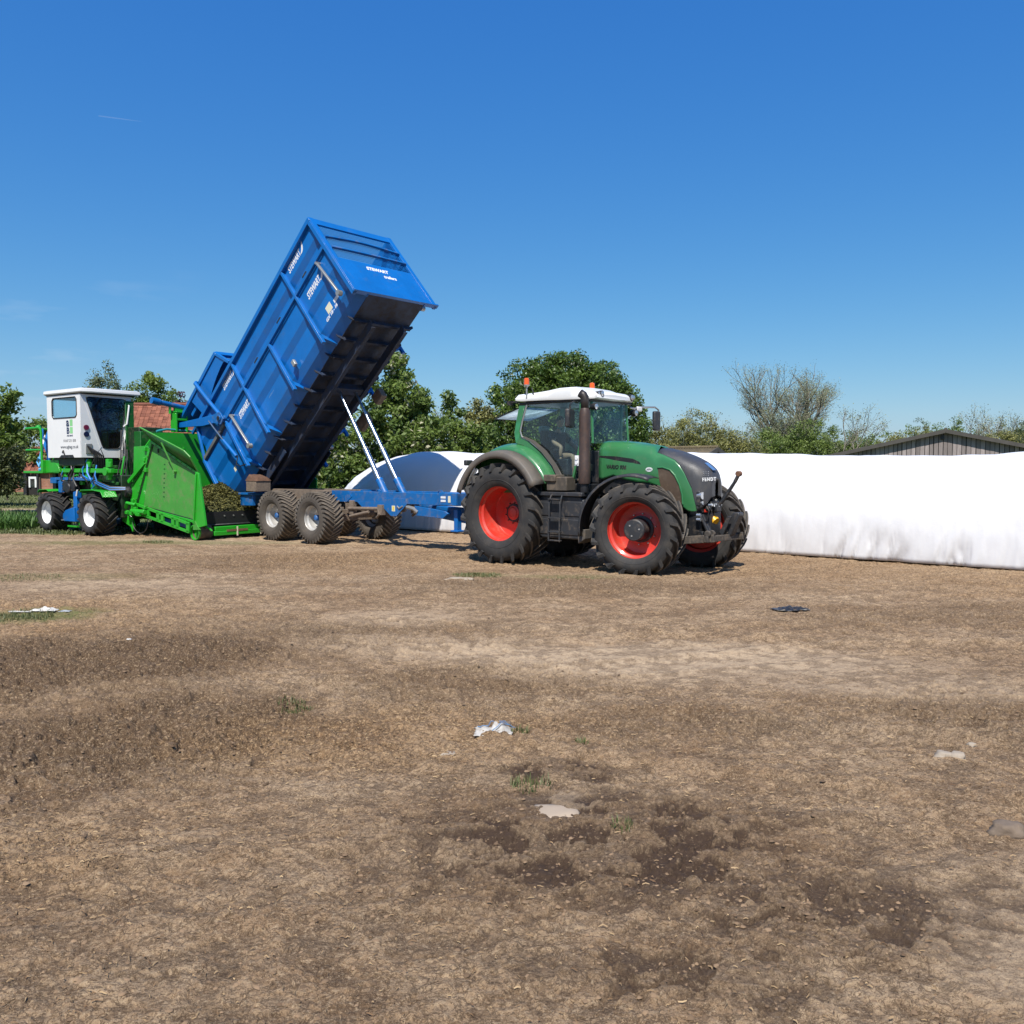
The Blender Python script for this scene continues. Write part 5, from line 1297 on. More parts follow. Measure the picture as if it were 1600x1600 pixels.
    for k in range(4):
        MB().tube([(4.9, .15 + .06 * k, 2.1), (5.2, .1 + .06 * k, 1.8), (5.6, .05 * k, 1.5), (6.0, .04 * k, 1.35)], .014, 6).build('hose', M_BLACK if k % 2 else M_HOSE, T)
    mb = MB(); mb.bb(3.2, 3.3, -.44, .44, 1.15, 1.3).bb(0.1, .25, -.44, .44, 1.1, 1.3).bb(-2.2, -2.0, -.44, .44, 1.1, 1.3).bb(-4.4, -4.25, -.9, .9, 1.1, 1.3).cyl((-4.30, -1.0, 1.18), (-4.30, 1.0, 1.18), .06, n=12)
    mb.build('chassis_cross_member', M_BLUE2, T)
    for x, y in ((1.55, -.52), (3.55, -.3)):
        MB().tube([(x - .08, y, 1.37), (x - .04, y, 1.43), (x + .05, y, 1.43), (x + .1, y, 1.38)], .012, 6).build('lifting_eye', M_BLUE2, T)
    # telescopic tipping rams
    for y in (-.30, .30):
        p0 = Vector((1.78, y, 1.02)); p1 = B @ Vector((5.05, y * .9, -.30)); d = p1 - p0
        r = MB().cyl(p0, p0 + d * .20, .095, n=20).build('tipping_ram', M_BLUE2, T)
        MB().cyl(p0 + d * .20, p0 + d * .215, .10, n=20).build('ram_collar', M_BLUE, r)
        MB().cyl(p0 + d * .20, p0 + d * .47, .070, n=20).build('ram_stage', M_STEEL, r)
        MB().cyl(p0 + d * .47, p0 + d * .48, .075, n=20).build('ram_collar', M_GREYSTEEL, r)
        MB().cyl(p0 + d * .48, p0 + d * .73, .052, n=18).build('ram_stage', M_STEEL, r)
        MB().cyl(p0 + d * .73, p1, .036, n=16).build('ram_stage', M_STEEL, r)
    # axles and spring packs
    for u in (0.0, -1.86):
        mb = MB(); mb.bb(u - .08, u + .08, -.95, .95, .57, .73)
        ax = mb.build('axle', M_MUD, T, bevel=0.01)
        for s in (-1, 1):
            for k in range(4): MB().bb(u - .55 + .07 * k, u + .55 - .07 * k, s * .52 - .04, s * .52 + .04, .86 - .03 * k, .885 - .03 * k).build('leaf_spring', M_MUD, ax)
            MB().box((u, s * .52, .80), (.22, .12, .28)).build('spring_saddle', M_MUD, ax, bevel=0.01)
    mb = MB()
    for s in (-1, 1):
        mb.cyl((0.45, s * .58, .92), (1.75, s * .58, .95), .045, n=10).cyl((0.55, s * .62, .72), (1.3, s * .62, .86), .04, n=10).box((0.55, s * .52, .95), (.16, .12, .36)).box((1.72, s * .56, .92), (.16, .14, .26)).box((-.93, s * .52, .93), (.2, .1, .34)).box((-2.75, s * .52, .95), (.14, .1, .32))
        mb.cyl((1.0, s * .45, .80), (1.0, s * .25, .80), .10, n=12).tube([(1.66, s * .6, .95), (1.72, s * .62, .82), (1.58, s * .6, .72)], .035)
    mb.build('suspension_arm', M_MUD, T, bevel=0.01)
    wk = dict(D=1.36, W=0.60, rd=0.335, nl=34, tm=tyremat('trailer_tyre_rubber', (.075, .062, .050), (.26, .205, .15), .68), rm=M_SILVER, lug_h=0.026, lug_w=0.058, sweep=0.30, taper=1.0, curve=1.2, segs=4, wrap=0.06)
    for u in (-0.25, -2.02):
        for s in (-1, 1):
            wheel(T, (u, s * 1.0, 0.67), 0, hubm=M_BLUE2, disc=0.55, hub=dict(r=0.075, out=-0.12, br=0.125, bm=M_BLACK), bolts=10, side=s, **wk)
    # rear mud-caked tank and blue lamp box
    mb = MB(); mb.bb(-3.22, -2.72, -1.28, -.80, 1.30, 1.60); mt = mb.build('rear_tank', M_MUD, T, bevel=0.02)
    nx_, ny_ = 14, 12
    xs_ = np.linspace(-3.24, -2.70, nx_); yy_ = np.linspace(-1.29, -.80, ny_); Xm, Ym = np.meshgrid(xs_, yy_, indexing='ij')
    hh = 1.60 + (0.20 - 0.10 * (Xm + 3.24) / .54) * np.clip(np.minimum(np.minimum(Xm + 3.24, -2.70 - Xm), np.minimum(Ym + 1.29, -.80 - Ym)) * 14, 0, 1) + .03 * (fbm(Xm * 14, Ym * 14, 3) - .5)
    ii = np.arange(nx_ * ny_).reshape(nx_, ny_)
    npmesh('soil_heap', np.stack([Xm, Ym, hh], -1).reshape(-1, 3), np.stack([ii[:-1, :-1], ii[1:, :-1], ii[1:, 1:], ii[:-1, 1:]], -1).reshape(-1, 4), mat('soil_on_steel', (0.12, 0.06, 0.035), 0.95, vary=0.3, scale=14, bump=0.012, bscale=50), mt)
    mb = MB(); mb.bb(-3.72, -3.10, -1.15, -1.05, 0.90, 1.24).bb(-3.75, -3.05, -1.2, .9, 1.20, 1.26).bb(-3.72, -3.62, -1.15, -.5, .9, 1.24); mb.build('lamp_box', M_BLUE2, T, bevel=0.012)
    mb = MB(); mb.bb(-3.45, -3.35, -.9, .9, 1.08, 1.30).bb(-2.9, -2.8, -.9, .9, 1.2, 1.32); mb.build('rear_beam', M_BLUE2, T)
    return T
TT = trailer()
# ------------------------------------------------------------------ bagging machine with white cab (local x towards the trailer, y to its far side)
def bagger():
    T = empty('bagging_machine', (-11.18, 25.79, 0), rad(-36))
    tag(T, 'bright green silage bagging machine with white cab and white wheel rims', 'bagging machine')
    G = M_GREEN
    wk = dict(D=1.22, W=0.62, rd=0.355, nl=17, tm=tyremat('bagger_tyre_rubber', (.018, .018, .019), (.085, .07, .055), .61, amt=.6), rm=M_WHITERIM, lug_h=0.045, lug_w=0.055, sweep=0.46, taper=1.2, curve=0.9, segs=4)
    for u in (-0.42, -2.92):
        for s, y in ((-1, -1.02), (1, 1.25)):
            wheel(T, (u, y, 0.60), 0, hubm=M_WHITERIM, disc=0.62, hub=dict(r=0.07, out=0.05, br=0.12, bm=M_WHITERIM), bolts=6, side=s, **wk)
    # ---- cab shell
    u0, u1, y0, y1, z0, z1 = -3.02, -1.05, -1.10, 0.46, 2.27, 4.14
    mb = MB()
    def wall(y, t, lo=z0, hi=z1, w=(-2.70, -1.25, 3.46, 4.06)):
        a0, a1, b0, b1 = w
        # window surround with cut corners
        mb.prism([(u0, lo), (u1, lo), (u1, b0), (a1 - .08, b0), (a0 + .08, b0), (u0, b0)], y - t, y + t) if False else None
        c = .07
        hole = [(a0 + c, b0), (a1 - c, b0), (a1, b0 + c), (a1, b1 - c), (a1 - c, b1), (a0 + c, b1), (a0, b1 - c), (a0, b0 + c)]
        mb.prism([(u0, lo), (u1, lo), (u1, b0 + c), (a1, b0 + c), hole[1], hole[0], (a0, b0 + c), (u0, b0 + c)], y - t, y + t)
        mb.prism([(u0, b1 - c), (a0, b1 - c), hole[5], hole[4], (a1, b1 - c), (u1, b1 - c), (u1, hi), (u0, hi)], y - t, y + t)
        mb.prism([(u0, b0 + c), (a0, b0 + c), (a0, b1 - c), (u0, b1 - c)], y - t, y + t)
        mb.prism([(a1, b0 + c), (u1, b0 + c), (u1, b1 - c), (a1, b1 - c)], y - t, y + t)
    wall(y0, .02)
    nw = mb.build('cab_side', M_WHITE, T, smooth=0)
    mb = MB(); wall(y1, .02, w=(-2.9, -1.2, 3.1, 4.06)); mb.build('cab_side', M_WHITE, T, smooth=0)
    MB().bb(-2.70, -1.25, y0 + .0, y0 + .008, 3.46, 4.06).build('window_glass', M_GLASSC, nw)
    MB().bb(-2.9, -1.2, y1 - .004, y1 + .004, 3.1, 4.06).build('window_glass', M_GLASSC, T)
    c = .07; a0, a1, b0, b1 = -2.70, -1.25, 3.46, 4.06
    MB().tube([(a, y0 - .022, b) for a, b in [(a0 + c, b0), (a1 - c, b0), (a1, b0 + c), (a1, b1 - c), (a1 - c, b1), (a0 + c, b1), (a0, b1 - c), (a0, b0 + c), (a0 + c, b0)]], 0.018, 6).build('window_seal', M_BLACK, nw)
    # rear panel of the cab (facing the left)
    MB().bb(u0 - .02, u0 + .02, y0, y1, z0, 3.1).bb(u0 - .02, u0 + .02, y0, y1, 4.06, z1).bb(u0 - .02, u0 + .02, y0, y0 + .16, 3.1, 4.06).bb(u0 - .02, u0 + .02, y1 - .16, y1, 3.1, 4.06).build('cab_back', M_WHITE, T)
    MB().bb(u0 - .004, u0 + .004, y0 + .16, y1 - .16, 3.1, 4.06).build('window_glass', M_GLASSC, T)
    # front face with the wedge-shaped glass door
    X = u1
    O = [(-1.12, z0), (-1.12, z1), (0.46, z1), (0.19, z0)]
    I = [(-0.96, 4.06), (0.30, 4.04), (0.07, 2.54), (-0.46, 2.54)]
    def cut(P0, P1, P2, r):
        P0, P1, P2 = map(Vector, (P0, P1, P2)); d0 = (P0 - P1).normalized() * r; d1 = (P2 - P1).normalized() * r
        return [tuple(P1 + d0), tuple(P1 + d0 * .3 + d1 * .3), tuple(P1 + d1)]
    I2 = [(a, b) for a, b in I]
    mb = MB()
    mb.prism([O[0], I[3], I[0], O[1]], X - .02, X + .02, axis='x')
    mb.prism([O[1], I[0], I[1], O[2]], X - .02, X + .02, axis='x')
    mb.prism([O[2], I[1], I[2], O[3]], X - .02, X + .02, axis='x')
    mb.prism([O[3], I[2], I[3], O[0]], X - .02, X + .02, axis='x')
    ff = mb.build('cab_front', M_WHITE, T, smooth=0)
    Ic = []
    for k in range(4): Ic += cut(I[k - 1], I[k], I[(k + 1) % 4], 0.10)
    MB().prism(Ic, X + .021, X + .029, axis='x').build('door_glass', M_GLASSD, ff)
    # corner fillers of the door opening
    MB().tube([(X + .026, a, b) for a, b in Ic + [Ic[0]]], 0.014, 6).build('door_seal', M_BLACK, ff)
    MB().prism([(-0.50, 2.60), (-0.96, 4.0), (-1.02, 4.0), (-0.56, 2.54)], X + .02, X + .032, axis='x').build('door_frame', M_WHITE, ff)
    MB().tube([(X + .03, .30, 3.95), (X + .11, .34, 3.85), (X + .11, .26, 3.30), (X + .03, .20, 3.22)], 0.028, 8).build('door_handle', M_WHITE, ff)
    MB().bar((X + .035, .31, 3.2), (X + .035, .14, 2.5), .05, .03).build('door_edge', M_WHITE, ff)
    # right side facing away, sloped and dark
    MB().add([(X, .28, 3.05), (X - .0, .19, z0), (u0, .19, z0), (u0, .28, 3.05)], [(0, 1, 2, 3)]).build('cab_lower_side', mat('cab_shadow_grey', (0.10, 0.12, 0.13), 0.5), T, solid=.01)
    # lamps
    l = MB().cyl((X + .02, -.965, 3.155), (X + .05, -.965, 3.155), .078, n=24).build('rear_lamp', M_REDLENS, ff)
    MB().cyl((X + .02, -.965, 2.955), (X + .05, -.965, 2.955), .078, n=24).build('rear_lamp', mat('navy_lens', (0.01, 0.015, 0.05), 0.2), ff)
    MB().bb(X + .02, X + .045, -1.0, -.80, 2.38, 2.68).build('socket_plate', M_GREYSTEEL, ff, bevel=0.03)
    mb = MB()
    for k in range(6): mb.tube([(X + .06, -.96 + .03 * k, 2.62 - .02 * k), (X + .12, -.88 + .05 * k, 2.50 - .02 * k), (X + .14, -.78 + .05 * k, 2.30), (X + .06, -.74 + .05 * k, 1.95)], .018, 6)
    mb.tube([(X + .1, -.72, 2.4), (X + .14, -.60, 2.52), (X + .12, -.5, 2.3), (X + .06, -.46, 2.1)], .014, 6)
    mb.build('cable_bundle', M_BLACK, ff)
    # lettering
    yt = y0 - .0225
    def tx(s_, u, z, size, m, **k): return text(s_, nw, frame((u, yt, z), (1, 0, 0), (0, 0, 1)), size, m, depth=.001, **k)
    tx('a', -1.87, 3.205, 0.36, M_NAVY, bold=.012, width=.17)
    tx('B', -1.86, 2.985, 0.26, M_NAVY, bold=.010, width=.16)
    MB().bb(-1.66, -1.50, yt - .001, yt + .001, 3.205, 3.40).build('logo_square', M_LGREEN, nw)
    MB().bb(-1.66, -1.50, yt - .001, yt + .001, 2.985, 3.175).build('logo_square', M_LGREEN, nw)
    tx('ag', -1.645, 3.25, .12, M_WHITEMARK, width=.01) if False else None
    tx('AG BAG', -1.85, 2.90, .065, M_NAVY, bold=.003, width=.35)
    tx('01647 231 838', -2.06, 2.735, .115, M_GREYPRINT, width=.72)
    tx('www.agbag.co.uk', -2.24, 2.545, .14, M_GREYPRINT, bold=.002, width=1.05)
    mb = MB(); mb.prism([(-2.34, 2.26), (-2.20, 2.345), (-1.52, 2.35), (-1.44, 2.26)], y0 - .03, y0 - .022).build('under_cut', M_BLACK, nw)
    MB().tube([(-2.12, y0 - .03, 2.42), (-2.06, y0 - .04, 2.48), (-1.98, y0 - .03, 2.32), (-1.96, y0 - .02, 2.27)], .022, 6).build('grab_handle', M_BLACK, nw)
    # roof
    mb = MB(); rows = []
    def ring(dx0, dx1, dy0, dy1, z): return [(u0 - dx0, y0 - dy0, z), (u1 + dx1, y0 - dy0, z), (u1 + dx1 + .10, y0 - dy0 + .30, z), (u1 + dx1 + .06, y1 + dy1, z), (u0 - dx0, y1 + dy1, z), (u0 - dx0, y0 - dy0, z)]
    rr = [ring(.06, .10, .06, .18, 4.175), ring(.08, .12, .08, .22, 4.21), ring(.07, .11, .07, .21, 4.29), ring(.01, .05, .01, .14, 4.315)]
    mb.grid(rr); mb.add(rr[-1][:-1], [tuple(range(5))]); mb.add(rr[0][:-1], [tuple(range(5))])
    mb.build('cab_roof', M_WHITE, T, smooth=35)
    mb = MB(); rg = [ring(-.0, .02, -.0, .06, 4.13), ring(.05, .08, .05, .16, 4.174)]; mb.grid(rg); mb.build('roof_seal', M_BLACK, T)
    MB().bb(u0 + .04, u1 - .04, y0 + .04, .18, 2.28, 2.34).build('cab_floor', M_BLACK, T)
    # operator seat, levers and wheel inside
    MB().bb(-2.5, -1.95, -.55, -.10, 2.75, 2.88).box((-2.5, -.32, 3.2), (.12, .42, .75)).build('operator_seat', mat('teal_seat', (0.03, 0.13, 0.12), 0.7), T, bevel=.04)
    mb = MB(); mb.tube([(-1.55, -.5, 2.3), (-1.5, -.5, 3.25)], .025).tube([(-1.35, -.15, 2.3), (-1.38, -.12, 3.05)], .018); mb.build('lever', M_BLACK, T)
    MB().tube([(-1.30, -.45, 3.42), (-1.25, -.25, 3.50), (-1.22, -.15, 3.70), (-1.2, .0, 3.74)], .022, 6).build('wiper_arm', mat('straw_yellow_arm', (0.45, 0.42, 0.18), 0.5), T)
    # near-black machinery mass, the gap's shadow behind the cab put into its colour
    mb = MB(); mb.bb(-1.0, -.35, .30, 1.1, 0.5, 3.2).bb(-2.9, -1.1, -.72, 1.1, 1.0, 2.2).bb(-1.1, .2, -.62, 1.1, .5, 1.75); mb.build('power_unit_shade', mat('dark_green_black', (0.008, 0.028, 0.010), .55, dust=.12, vary=.4, scale=4), T, bevel=.03)
    mb = MB()
    for k in range(26): mb.box((-2.8 + random.random() * 3.0, -.74 - random.random() * .08, 1.05 + random.random() * 1.1), (.08 + .25 * random.random(), .06, .05 + .2 * random.random()))
    mb.build('engine_parts', mat('grimy_green', (0.012, 0.10, 0.012), .55, dust=.3, dustcol=(.02, .02, .015), vary=.3, scale=6), T, bevel=.01)
    dk = mat('dark_green_panel', (0.006, 0.10, 0.012), 0.45, dust=.15, vary=.2)
    mb = MB(); mb.bb(-.30, .05, .10, 1.1, 0.8, 3.05).bb(-.98, -.94, .22, .50, .6, 4.0); mb.build('tower_frame', dk, T, bevel=.02)
    for k in range(4): MB().tube([(-.9 + .1 * k, .05, 3.1 - .2 * k), (-.7 + .12 * k, -.1, 2.2), (-.8 + .16 * k, -.2, 1.6), (-.5 + .1 * k, -.25, .7)], .02, 6).build('hydraulic_hose', M_BLACK, T)
    MB().tube([(-.15, -.30, 2.3), (-.12, -.42, 1.8), (-.22, -.45, 1.5), (-.18, -.42, .7), (-.05, -.4, .45)], .03, 6).build('guard_rod', G, T)
    # ---- rear platform with rails
    mb = MB(); mb.bb(-4.66, -3.42, -1.12, -.2, 1.79, 1.86).bb(-3.42, -3.36, -1.13, -1.0, 1.80, 2.2); pf = mb.build('platform', G, T, bevel=.01)
    for y in (-1.10, -.25):
        r_ = MB().tube([(-4.46, y, 3.20), (-3.60, y, 3.21), (-3.50, y, 3.17), (-3.47, y, 3.06), (-3.47, y, 1.84)], .035, 8).tube([(-4.46, y, 2.52), (-3.48, y, 2.52)], .03, 8).build('hand_rail', G, pf)
    MB().tube([(-4.46, -1.10, 3.20), (-4.46, -.25, 3.20)], .03, 8).tube([(-4.46, -.25, 3.2), (-4.46, -.25, 1.85)], .03, 8).build('hand_rail', G, pf)
    MB().lathe([(.001, .09), (.07, .06), (.09, 0), (.001, 0)], (-4.05, -.9, 3.23), 'z', 12).build('rail_cap', G, pf)
    for (x, r_, m_) in ((-4.05, .035, M_ROPE), (-3.98, .03, M_HOSE)):
        MB().tube([(x, -.8, 3.2), (x + .02, -.82, 2.6), (x - .04, -.85, 2.3), (x, -.88, 2.05)], r_, 8).build('rope', m_, pf)
    MB().tube([(-3.62, -.8, 3.1), (-3.70, -.84, 2.7), (-3.56, -.84, 2.35), (-3.66, -.84, 2.0)], [.04, .09, .05, .09], 8).build('blue_sack', M_HOSE, pf)
    MB().tube([(-3.72, -.86, 3.0), (-3.76, -.9, 2.72), (-3.84, -.9, 2.58)], [.012, .08, .03], 6).build('white_cloth', M_WHITE, pf)
    MB().tube([(-4.12, -.88, 2.3), (-4.2, -.9, 2.15), (-4.05, -.9, 1.98), (-3.95, -.9, 2.1), (-4.1, -.88, 2.3)], .025, 6).build('rope', M_ROPE, pf)
    MB().tube([(-3.95, -.95, 1.9), (-3.75, -.95, 1.93), (-3.62, -.95, 1.9)], .05, 6).build('rope', M_ROPE, pf)
    # ---- main frame under the cab
    mb = MB(); mb.bb(-3.40, .30, -.98, -.86, 1.82, 1.94).bb(-3.42, -2.6, -1.02, -.9, 1.80, 2.2).bb(-3.4, .3, .9, 1.02, 1.8, 1.95)
    mb.prism([(-3.42, 2.20), (-2.9, 2.20), (-2.62, 2.02), (-2.5, 1.84), (-3.42, 1.80)], -1.03, -1.0)
    mb.bb(-3.3, -3.1, -.9, .95, 1.8, 1.92).bb(-1.2, -1.0, -.9, .95, 1.8, 1.92)
    fr = mb.build('main_frame', G, T, bevel=.01)
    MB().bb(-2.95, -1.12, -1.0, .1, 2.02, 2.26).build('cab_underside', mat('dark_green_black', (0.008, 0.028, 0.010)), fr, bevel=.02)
    for u, z in ((-2.40, 1.62), (-1.14, 1.55), (.02, 1.62)):
        MB().bb(u - .07, u + .07, -.94, -.80, z, 2.22).box((u + .1, -.93, 2.06), (.22, .05, .16)).build('cab_post', G, fr, bevel=.012)
    MB().cyl((-.95, -.90, 1.88), (.02, -.90, 1.86), .07, n=14).build('cross_tube', G, fr)
    MB().cyl((.03, -1.02, 1.86), (.03, -.8, 1.86), .12, n=16).build('pivot_boss', G, fr)
    MB().lathe([(.001, 1.62), (.14, 1.62), (.14, 1.50), (.17, 1.48), (.17, 1.30), (.001, 1.30)], (-.90, -.75, 0), 'z', 20).build('oil_filter', G, fr)
    mb = MB(); random.seed(11)
    for k in range(16):
        u = -2.5 + random.random() * 1.5; z = 1.45 + random.random() * .35; mb.box((u, -.92 + random.random() * .2, z), (.06 + .12 * random.random(), .08, .05 + .1 * random.random()))
    mb.tube([(-2.7, -.95, 1.5), (-2.4, -.95, 1.72), (-2.0, -.95, 1.68), (-1.6, -.95, 1.75)], .025, 6)
    mb.build('valve_block', G, fr)
    mb = MB()
    for k in range(6): mb.box((-1.95 + .14 * k, -.85, 1.66 + .05 * (k % 2)), (.08, .08, .12))
    mb.build('white_fittings', M_WHITE, fr)
    MB().bb(-2.9, -.7, -.98, -.88, 1.58, 1.67).bb(-3.2, -2.85, -1.0, -.85, 1.48, 1.66).bb(-2.7, -2.5, -1.0, -.9, 1.2, 1.56).build('steering_beam', M_BLUE2, fr, bevel=.015)
    MB().bb(-2.45, -1.75, -1.0, -.8, 1.25, 1.56).cyl((-2.1, -1.05, 1.35), (-2.1, -.8, 1.35), .16, n=16).build('gear_motor', M_BLACK, fr, bevel=.03)
    for k in range(5): MB().tube([(-.75, -.95, 1.66 - .03 * k), (-.3, -1.0, 1.55 - .03 * k), (.1, -.9, 1.42 - .03 * k), (.4, -.6, 1.4 - .02 * k)], .016, 6).build('hydraulic_hose', M_HOSE if k % 2 else M_BLACK, fr)
    mb = MB(); mb.bb(-1.86, -1.66, -.98, -.82, .35, 1.25).prism([(-1.7, .78), (-1.66, .34), (-2.3, .34), (-2.55, .42), (-2.2, .68)], -1.05, -.85)
    mb.build('support_leg', M_BLUE, fr, bevel=.015)
    MB().bb(-2.62, -2.3, -1.1, -.85, .36, .40).build('leg_foot', M_GREYSTEEL, fr); MB().bb(-2.2, -1.65, -1.0, -.7, .17, .22).prism([(-1.8, .2), (-1.7, .42), (-1.62, .2)], -.9, -.86).build('skid', G, fr)
    MB().cyl((-1.62, -1.0, 1.12), (-1.56, -1.0, 1.30), .025, n=8).build('grease_gun', M_WHITE, fr)
    random.seed(5)
    for k in range(14):
        u = -2.7 + random.random() * 2.6; z = 1.25 + random.random() * .5
        MB().tube([(u, -.92, z + .5), (u + random.uniform(-.2, .2), -1.0, z + .2), (u + random.uniform(-.3, .3), -.98, z), (u + random.uniform(-.4, .5), -.9, z - .2)], random.choice((.014, .02, .028)), 6).build('hydraulic_hose', M_BLACK if k % 4 else M_HOSE, fr)
    # mudguards over both near wheels
    for c_u in (-0.42, -2.92):
        pts = [(c_u - .58, 1.24), (c_u - .50, 1.31), (c_u + .15, 1.32), (c_u + .60, 1.28), (c_u + .72, 1.12)] if c_u > -1 else [(c_u - .60, 1.20), (c_u - .52, 1.28), (c_u - .05, 1.30), (c_u + .1, 1.24)]
        mb = MB()
        for a, b in zip(pts[:-1], pts[1:]): mb.bar((a[0], -1.02, a[1]), (b[0], -1.02, b[1]), .44, .022, up=(0, 0, 1))
        mb.build('mudguard', G, fr, bevel=.008)
    MB().bb(-3.62, -3.42, -.72, -.62, .6, 1.82).build('leg_post', M_BLACK, fr, bevel=.01)
    for u in (-.42, -2.92): MB().bb(u - .1, u + .1, -.9, 1.1, .5, .72).build('axle', G, fr)
    # ---- side plate before the hopper
    yp = -.35
    sp = MB().prism([(.48, 2.58), (1.16, 2.60), (1.32, 2.40), (.95, .95), (.75, .55), (.25, .62), (.25, 1.4), (.42, 1.7)], yp - .015, yp + .015).build('tunnel_side', G, T)
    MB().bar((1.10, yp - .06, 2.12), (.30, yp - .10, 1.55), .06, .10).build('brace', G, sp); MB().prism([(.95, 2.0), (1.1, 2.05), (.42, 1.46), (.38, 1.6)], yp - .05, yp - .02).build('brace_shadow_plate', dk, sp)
    for u, z in ((1.12, 2.5), (1.08, 2.2), (.45, 1.62), (.42, 1.0), (.5, .75), (1.15, 1.9)):
        MB().box((u, yp - .05, z), (.10, .08, .12)).build('hinge', G, sp, bevel=.01)
    mb = MB(); mb.lathe([(.001, -.12), (.14, -.12), (.17, -.05), (.17, .05), (.001, .05)], (.18, yp - .05, 1.25), 'y', 20); mb.build('gearbox', M_BLACK, T)
    mb = MB()
    for k in range(10):
        mb.box((.3 + .13 * random.random() + .12 * k * .8, yp - .15 - .1 * random.random(), .62 + .22 * random.random()), (.12, .10, .09))
    mb.cyl((.6, yp - .2, .72), (1.3, yp - .2, .70), .07, n=12).tube([(.3, yp - .2, .8), (.5, yp - .28, .95), (.8, yp - .2, .9)], .05)
    mb.build('drive_casing', G, T, bevel=.01)
    MB().prism([(-.1, .40), (.35, .25), (.45, .1), (.55, .3), (.3, .62), (.0, .7)], yp - .1, yp - .05).build('drive_guard', G, T)
    MB().tube([(.9 + .4 * math.cos(t), yp - .12, .42 + .34 * math.sin(t)) for t in np.linspace(PI * 1.0, PI * 2.2, 12)], .014, 6).build('hydraulic_hose', M_BLACK, T)
    MB().bar((1.0, .2, .48), (2.3, .2, .30), .16, .10).build('blue_slide', M_BLUE, T)
    # ---- hopper near wall : framed sheet
    P = [(.52, .86), (1.44, 2.70), (3.60, 1.82), (3.42, .50)]
    hop = MB().prism(P, yp - .012, yp + .012).build('hopper_side', M_GREENDULL, T)
    P3 = [(a, yp - .03, b) for a, b in P]
    for i in range(4):
        MB().bar(P3[i], P3[(i + 1) % 4], .05, .07).build('hopper_frame', M_GREEN, hop, bevel=.006)
    for i in range(4):
        q0, q1 = Vector(P3[i]), Vector(P3[(i + 1) % 4]); ctr = sum((Vector(p_) for p_ in P3), Vector()) / 4
        MB().bar(q0.lerp(ctr, .055) + Vector((0, .008, 0)), q1.lerp(ctr, .055) + Vector((0, .008, 0)), .02, .028).build('frame_seam', M_BLACK, hop)
    for i in range(4):
        q0, q1 = Vector(P3[i]), Vector(P3[(i + 1) % 4]); n_ = 9
        for k in range(1, n_):
            c_ = q0.lerp(q1, k / n_); MB().cyl(c_ + Vector((0, -.045, 0)), c_ + Vector((0, -.02, 0)), .018, n=6).build('bolt_head', M_GREENDULL, hop)
    # flare leaning out above it
    F0 = [(1.44, yp - .02, 2.73), (3.60, yp - .02, 1.85), (3.66, yp - .30, 2.26), (3.50, yp - .36, 2.42), (1.40, yp - .36, 3.10)]
    fl = MB().add(F0, [(0, 1, 2, 3, 4)]).build('hopper_flare', dk, T, solid=.012)  # darker green carries the shade of the overhanging underside
    MB().tube([F0[0], F0[4], F0[3], F0[2], F0[1]], .022, 6).build('flare_edge', M_GREENDULL, fl)
    MB().bar((2.40, yp - .34, 2.66), (2.56, yp - .05, 1.88), .05, .04).cyl((2.56, yp - .10, 1.86), (2.56, yp - .02, 1.86), .05, n=12).build('flare_prop', M_GREENDULL, fl)
    MB().bar((1.75, yp - .04, 2.50), (1.75, yp - .04, 2.38), .03, .03).build('flare_hinge', M_BLACK, fl)
    # scuffs and scratches cut in the sheet : faint raised weld marks
    for k in range(8): MB().box((2.02 - .01 * k, yp - .014, 2.06 - .13 * k), (.07, .004, .035)).build('weld_mark', dk, hop)
    # front post, wedge shaped
    MB().prism([(3.56, 1.86), (3.70, 1.82), (3.98, .42), (3.44, .30)], yp - .08, yp - .02).bar((3.62, yp - .10, 1.80), (3.48, yp - .10, .45), .04, .05, up=(1, 0, 0)).build('front_post', G, T, bevel=.008)
    MB().prism([(3.44, .62), (3.44, .28), (3.72, .30)], yp - .10, yp - .04).build('post_foot', M_GREENDULL, T)
    # perforated lower beam : two chords and uprights
    A, Bp, th = Vector((.62, 0, .95)), Vector((3.30, 0, .46)), .26
    mb = MB()
    for dz in (-.02, -th): mb.bar((A.x, yp - .12, A.z + dz), (Bp.x, yp - .12, Bp.z + dz + (.02 if dz < -.1 else 0)), .05, .075)
    for t in (0, .2, .27, .45, .53, .72, .80, .98):
        q = A.lerp(Bp, t); mb.box((q.x, yp - .12, q.z - th / 2), (.13 if t not in (.27,) else .1, .05, th))
    mb.build('lower_beam', G, T, bevel=.004)
    # ---- transverse feed table : back wall, far wall, front rail, skirt
    mb = MB(); mb.prism([(-.05, .9), (-.05, 2.6), (.25, 2.98), (.6, 3.02), (3.6, 3.02), (3.9, 2.7), (3.9, .9)], .52, .56, axis='x'); bw_ = mb.build('hopper_back', G, T)
    MB().tube([(.50, .35, 3.05), (.48, .7, 3.12), (.48, 1.4, 3.09), (.5, 2.2, 3.08)], .035, 8).build('lip_hose', mat('teal_hose', (0.03, 0.28, 0.32), 0.4), bw_)
    mb = MB(); mb.prism([(.55, .9), (.55, 3.0), (2.4, 2.4), (3.5, 1.6), (3.5, .4), (1.5, .5)], 3.86, 3.90); mb.build('hopper_far_side', G, T)
    mb = MB(); mb.add([(.54, -.3, 1.0), (.54, 3.86, 1.0), (3.5, 3.86, .38), (3.5, -.3, .38)], [(0, 1, 2, 3)]); mb.build('feed_floor', M_BLACK, T, solid=.02)
    for (y, z) in ((.5, 2.2), (1.2, 2.55), (1.7, 2.2), (.9, 1.8), (1.45, 1.7)): MB().cyl((.56, y, z), (.60, y, z), .03, n=8).build('bolt_head', G, bw_)
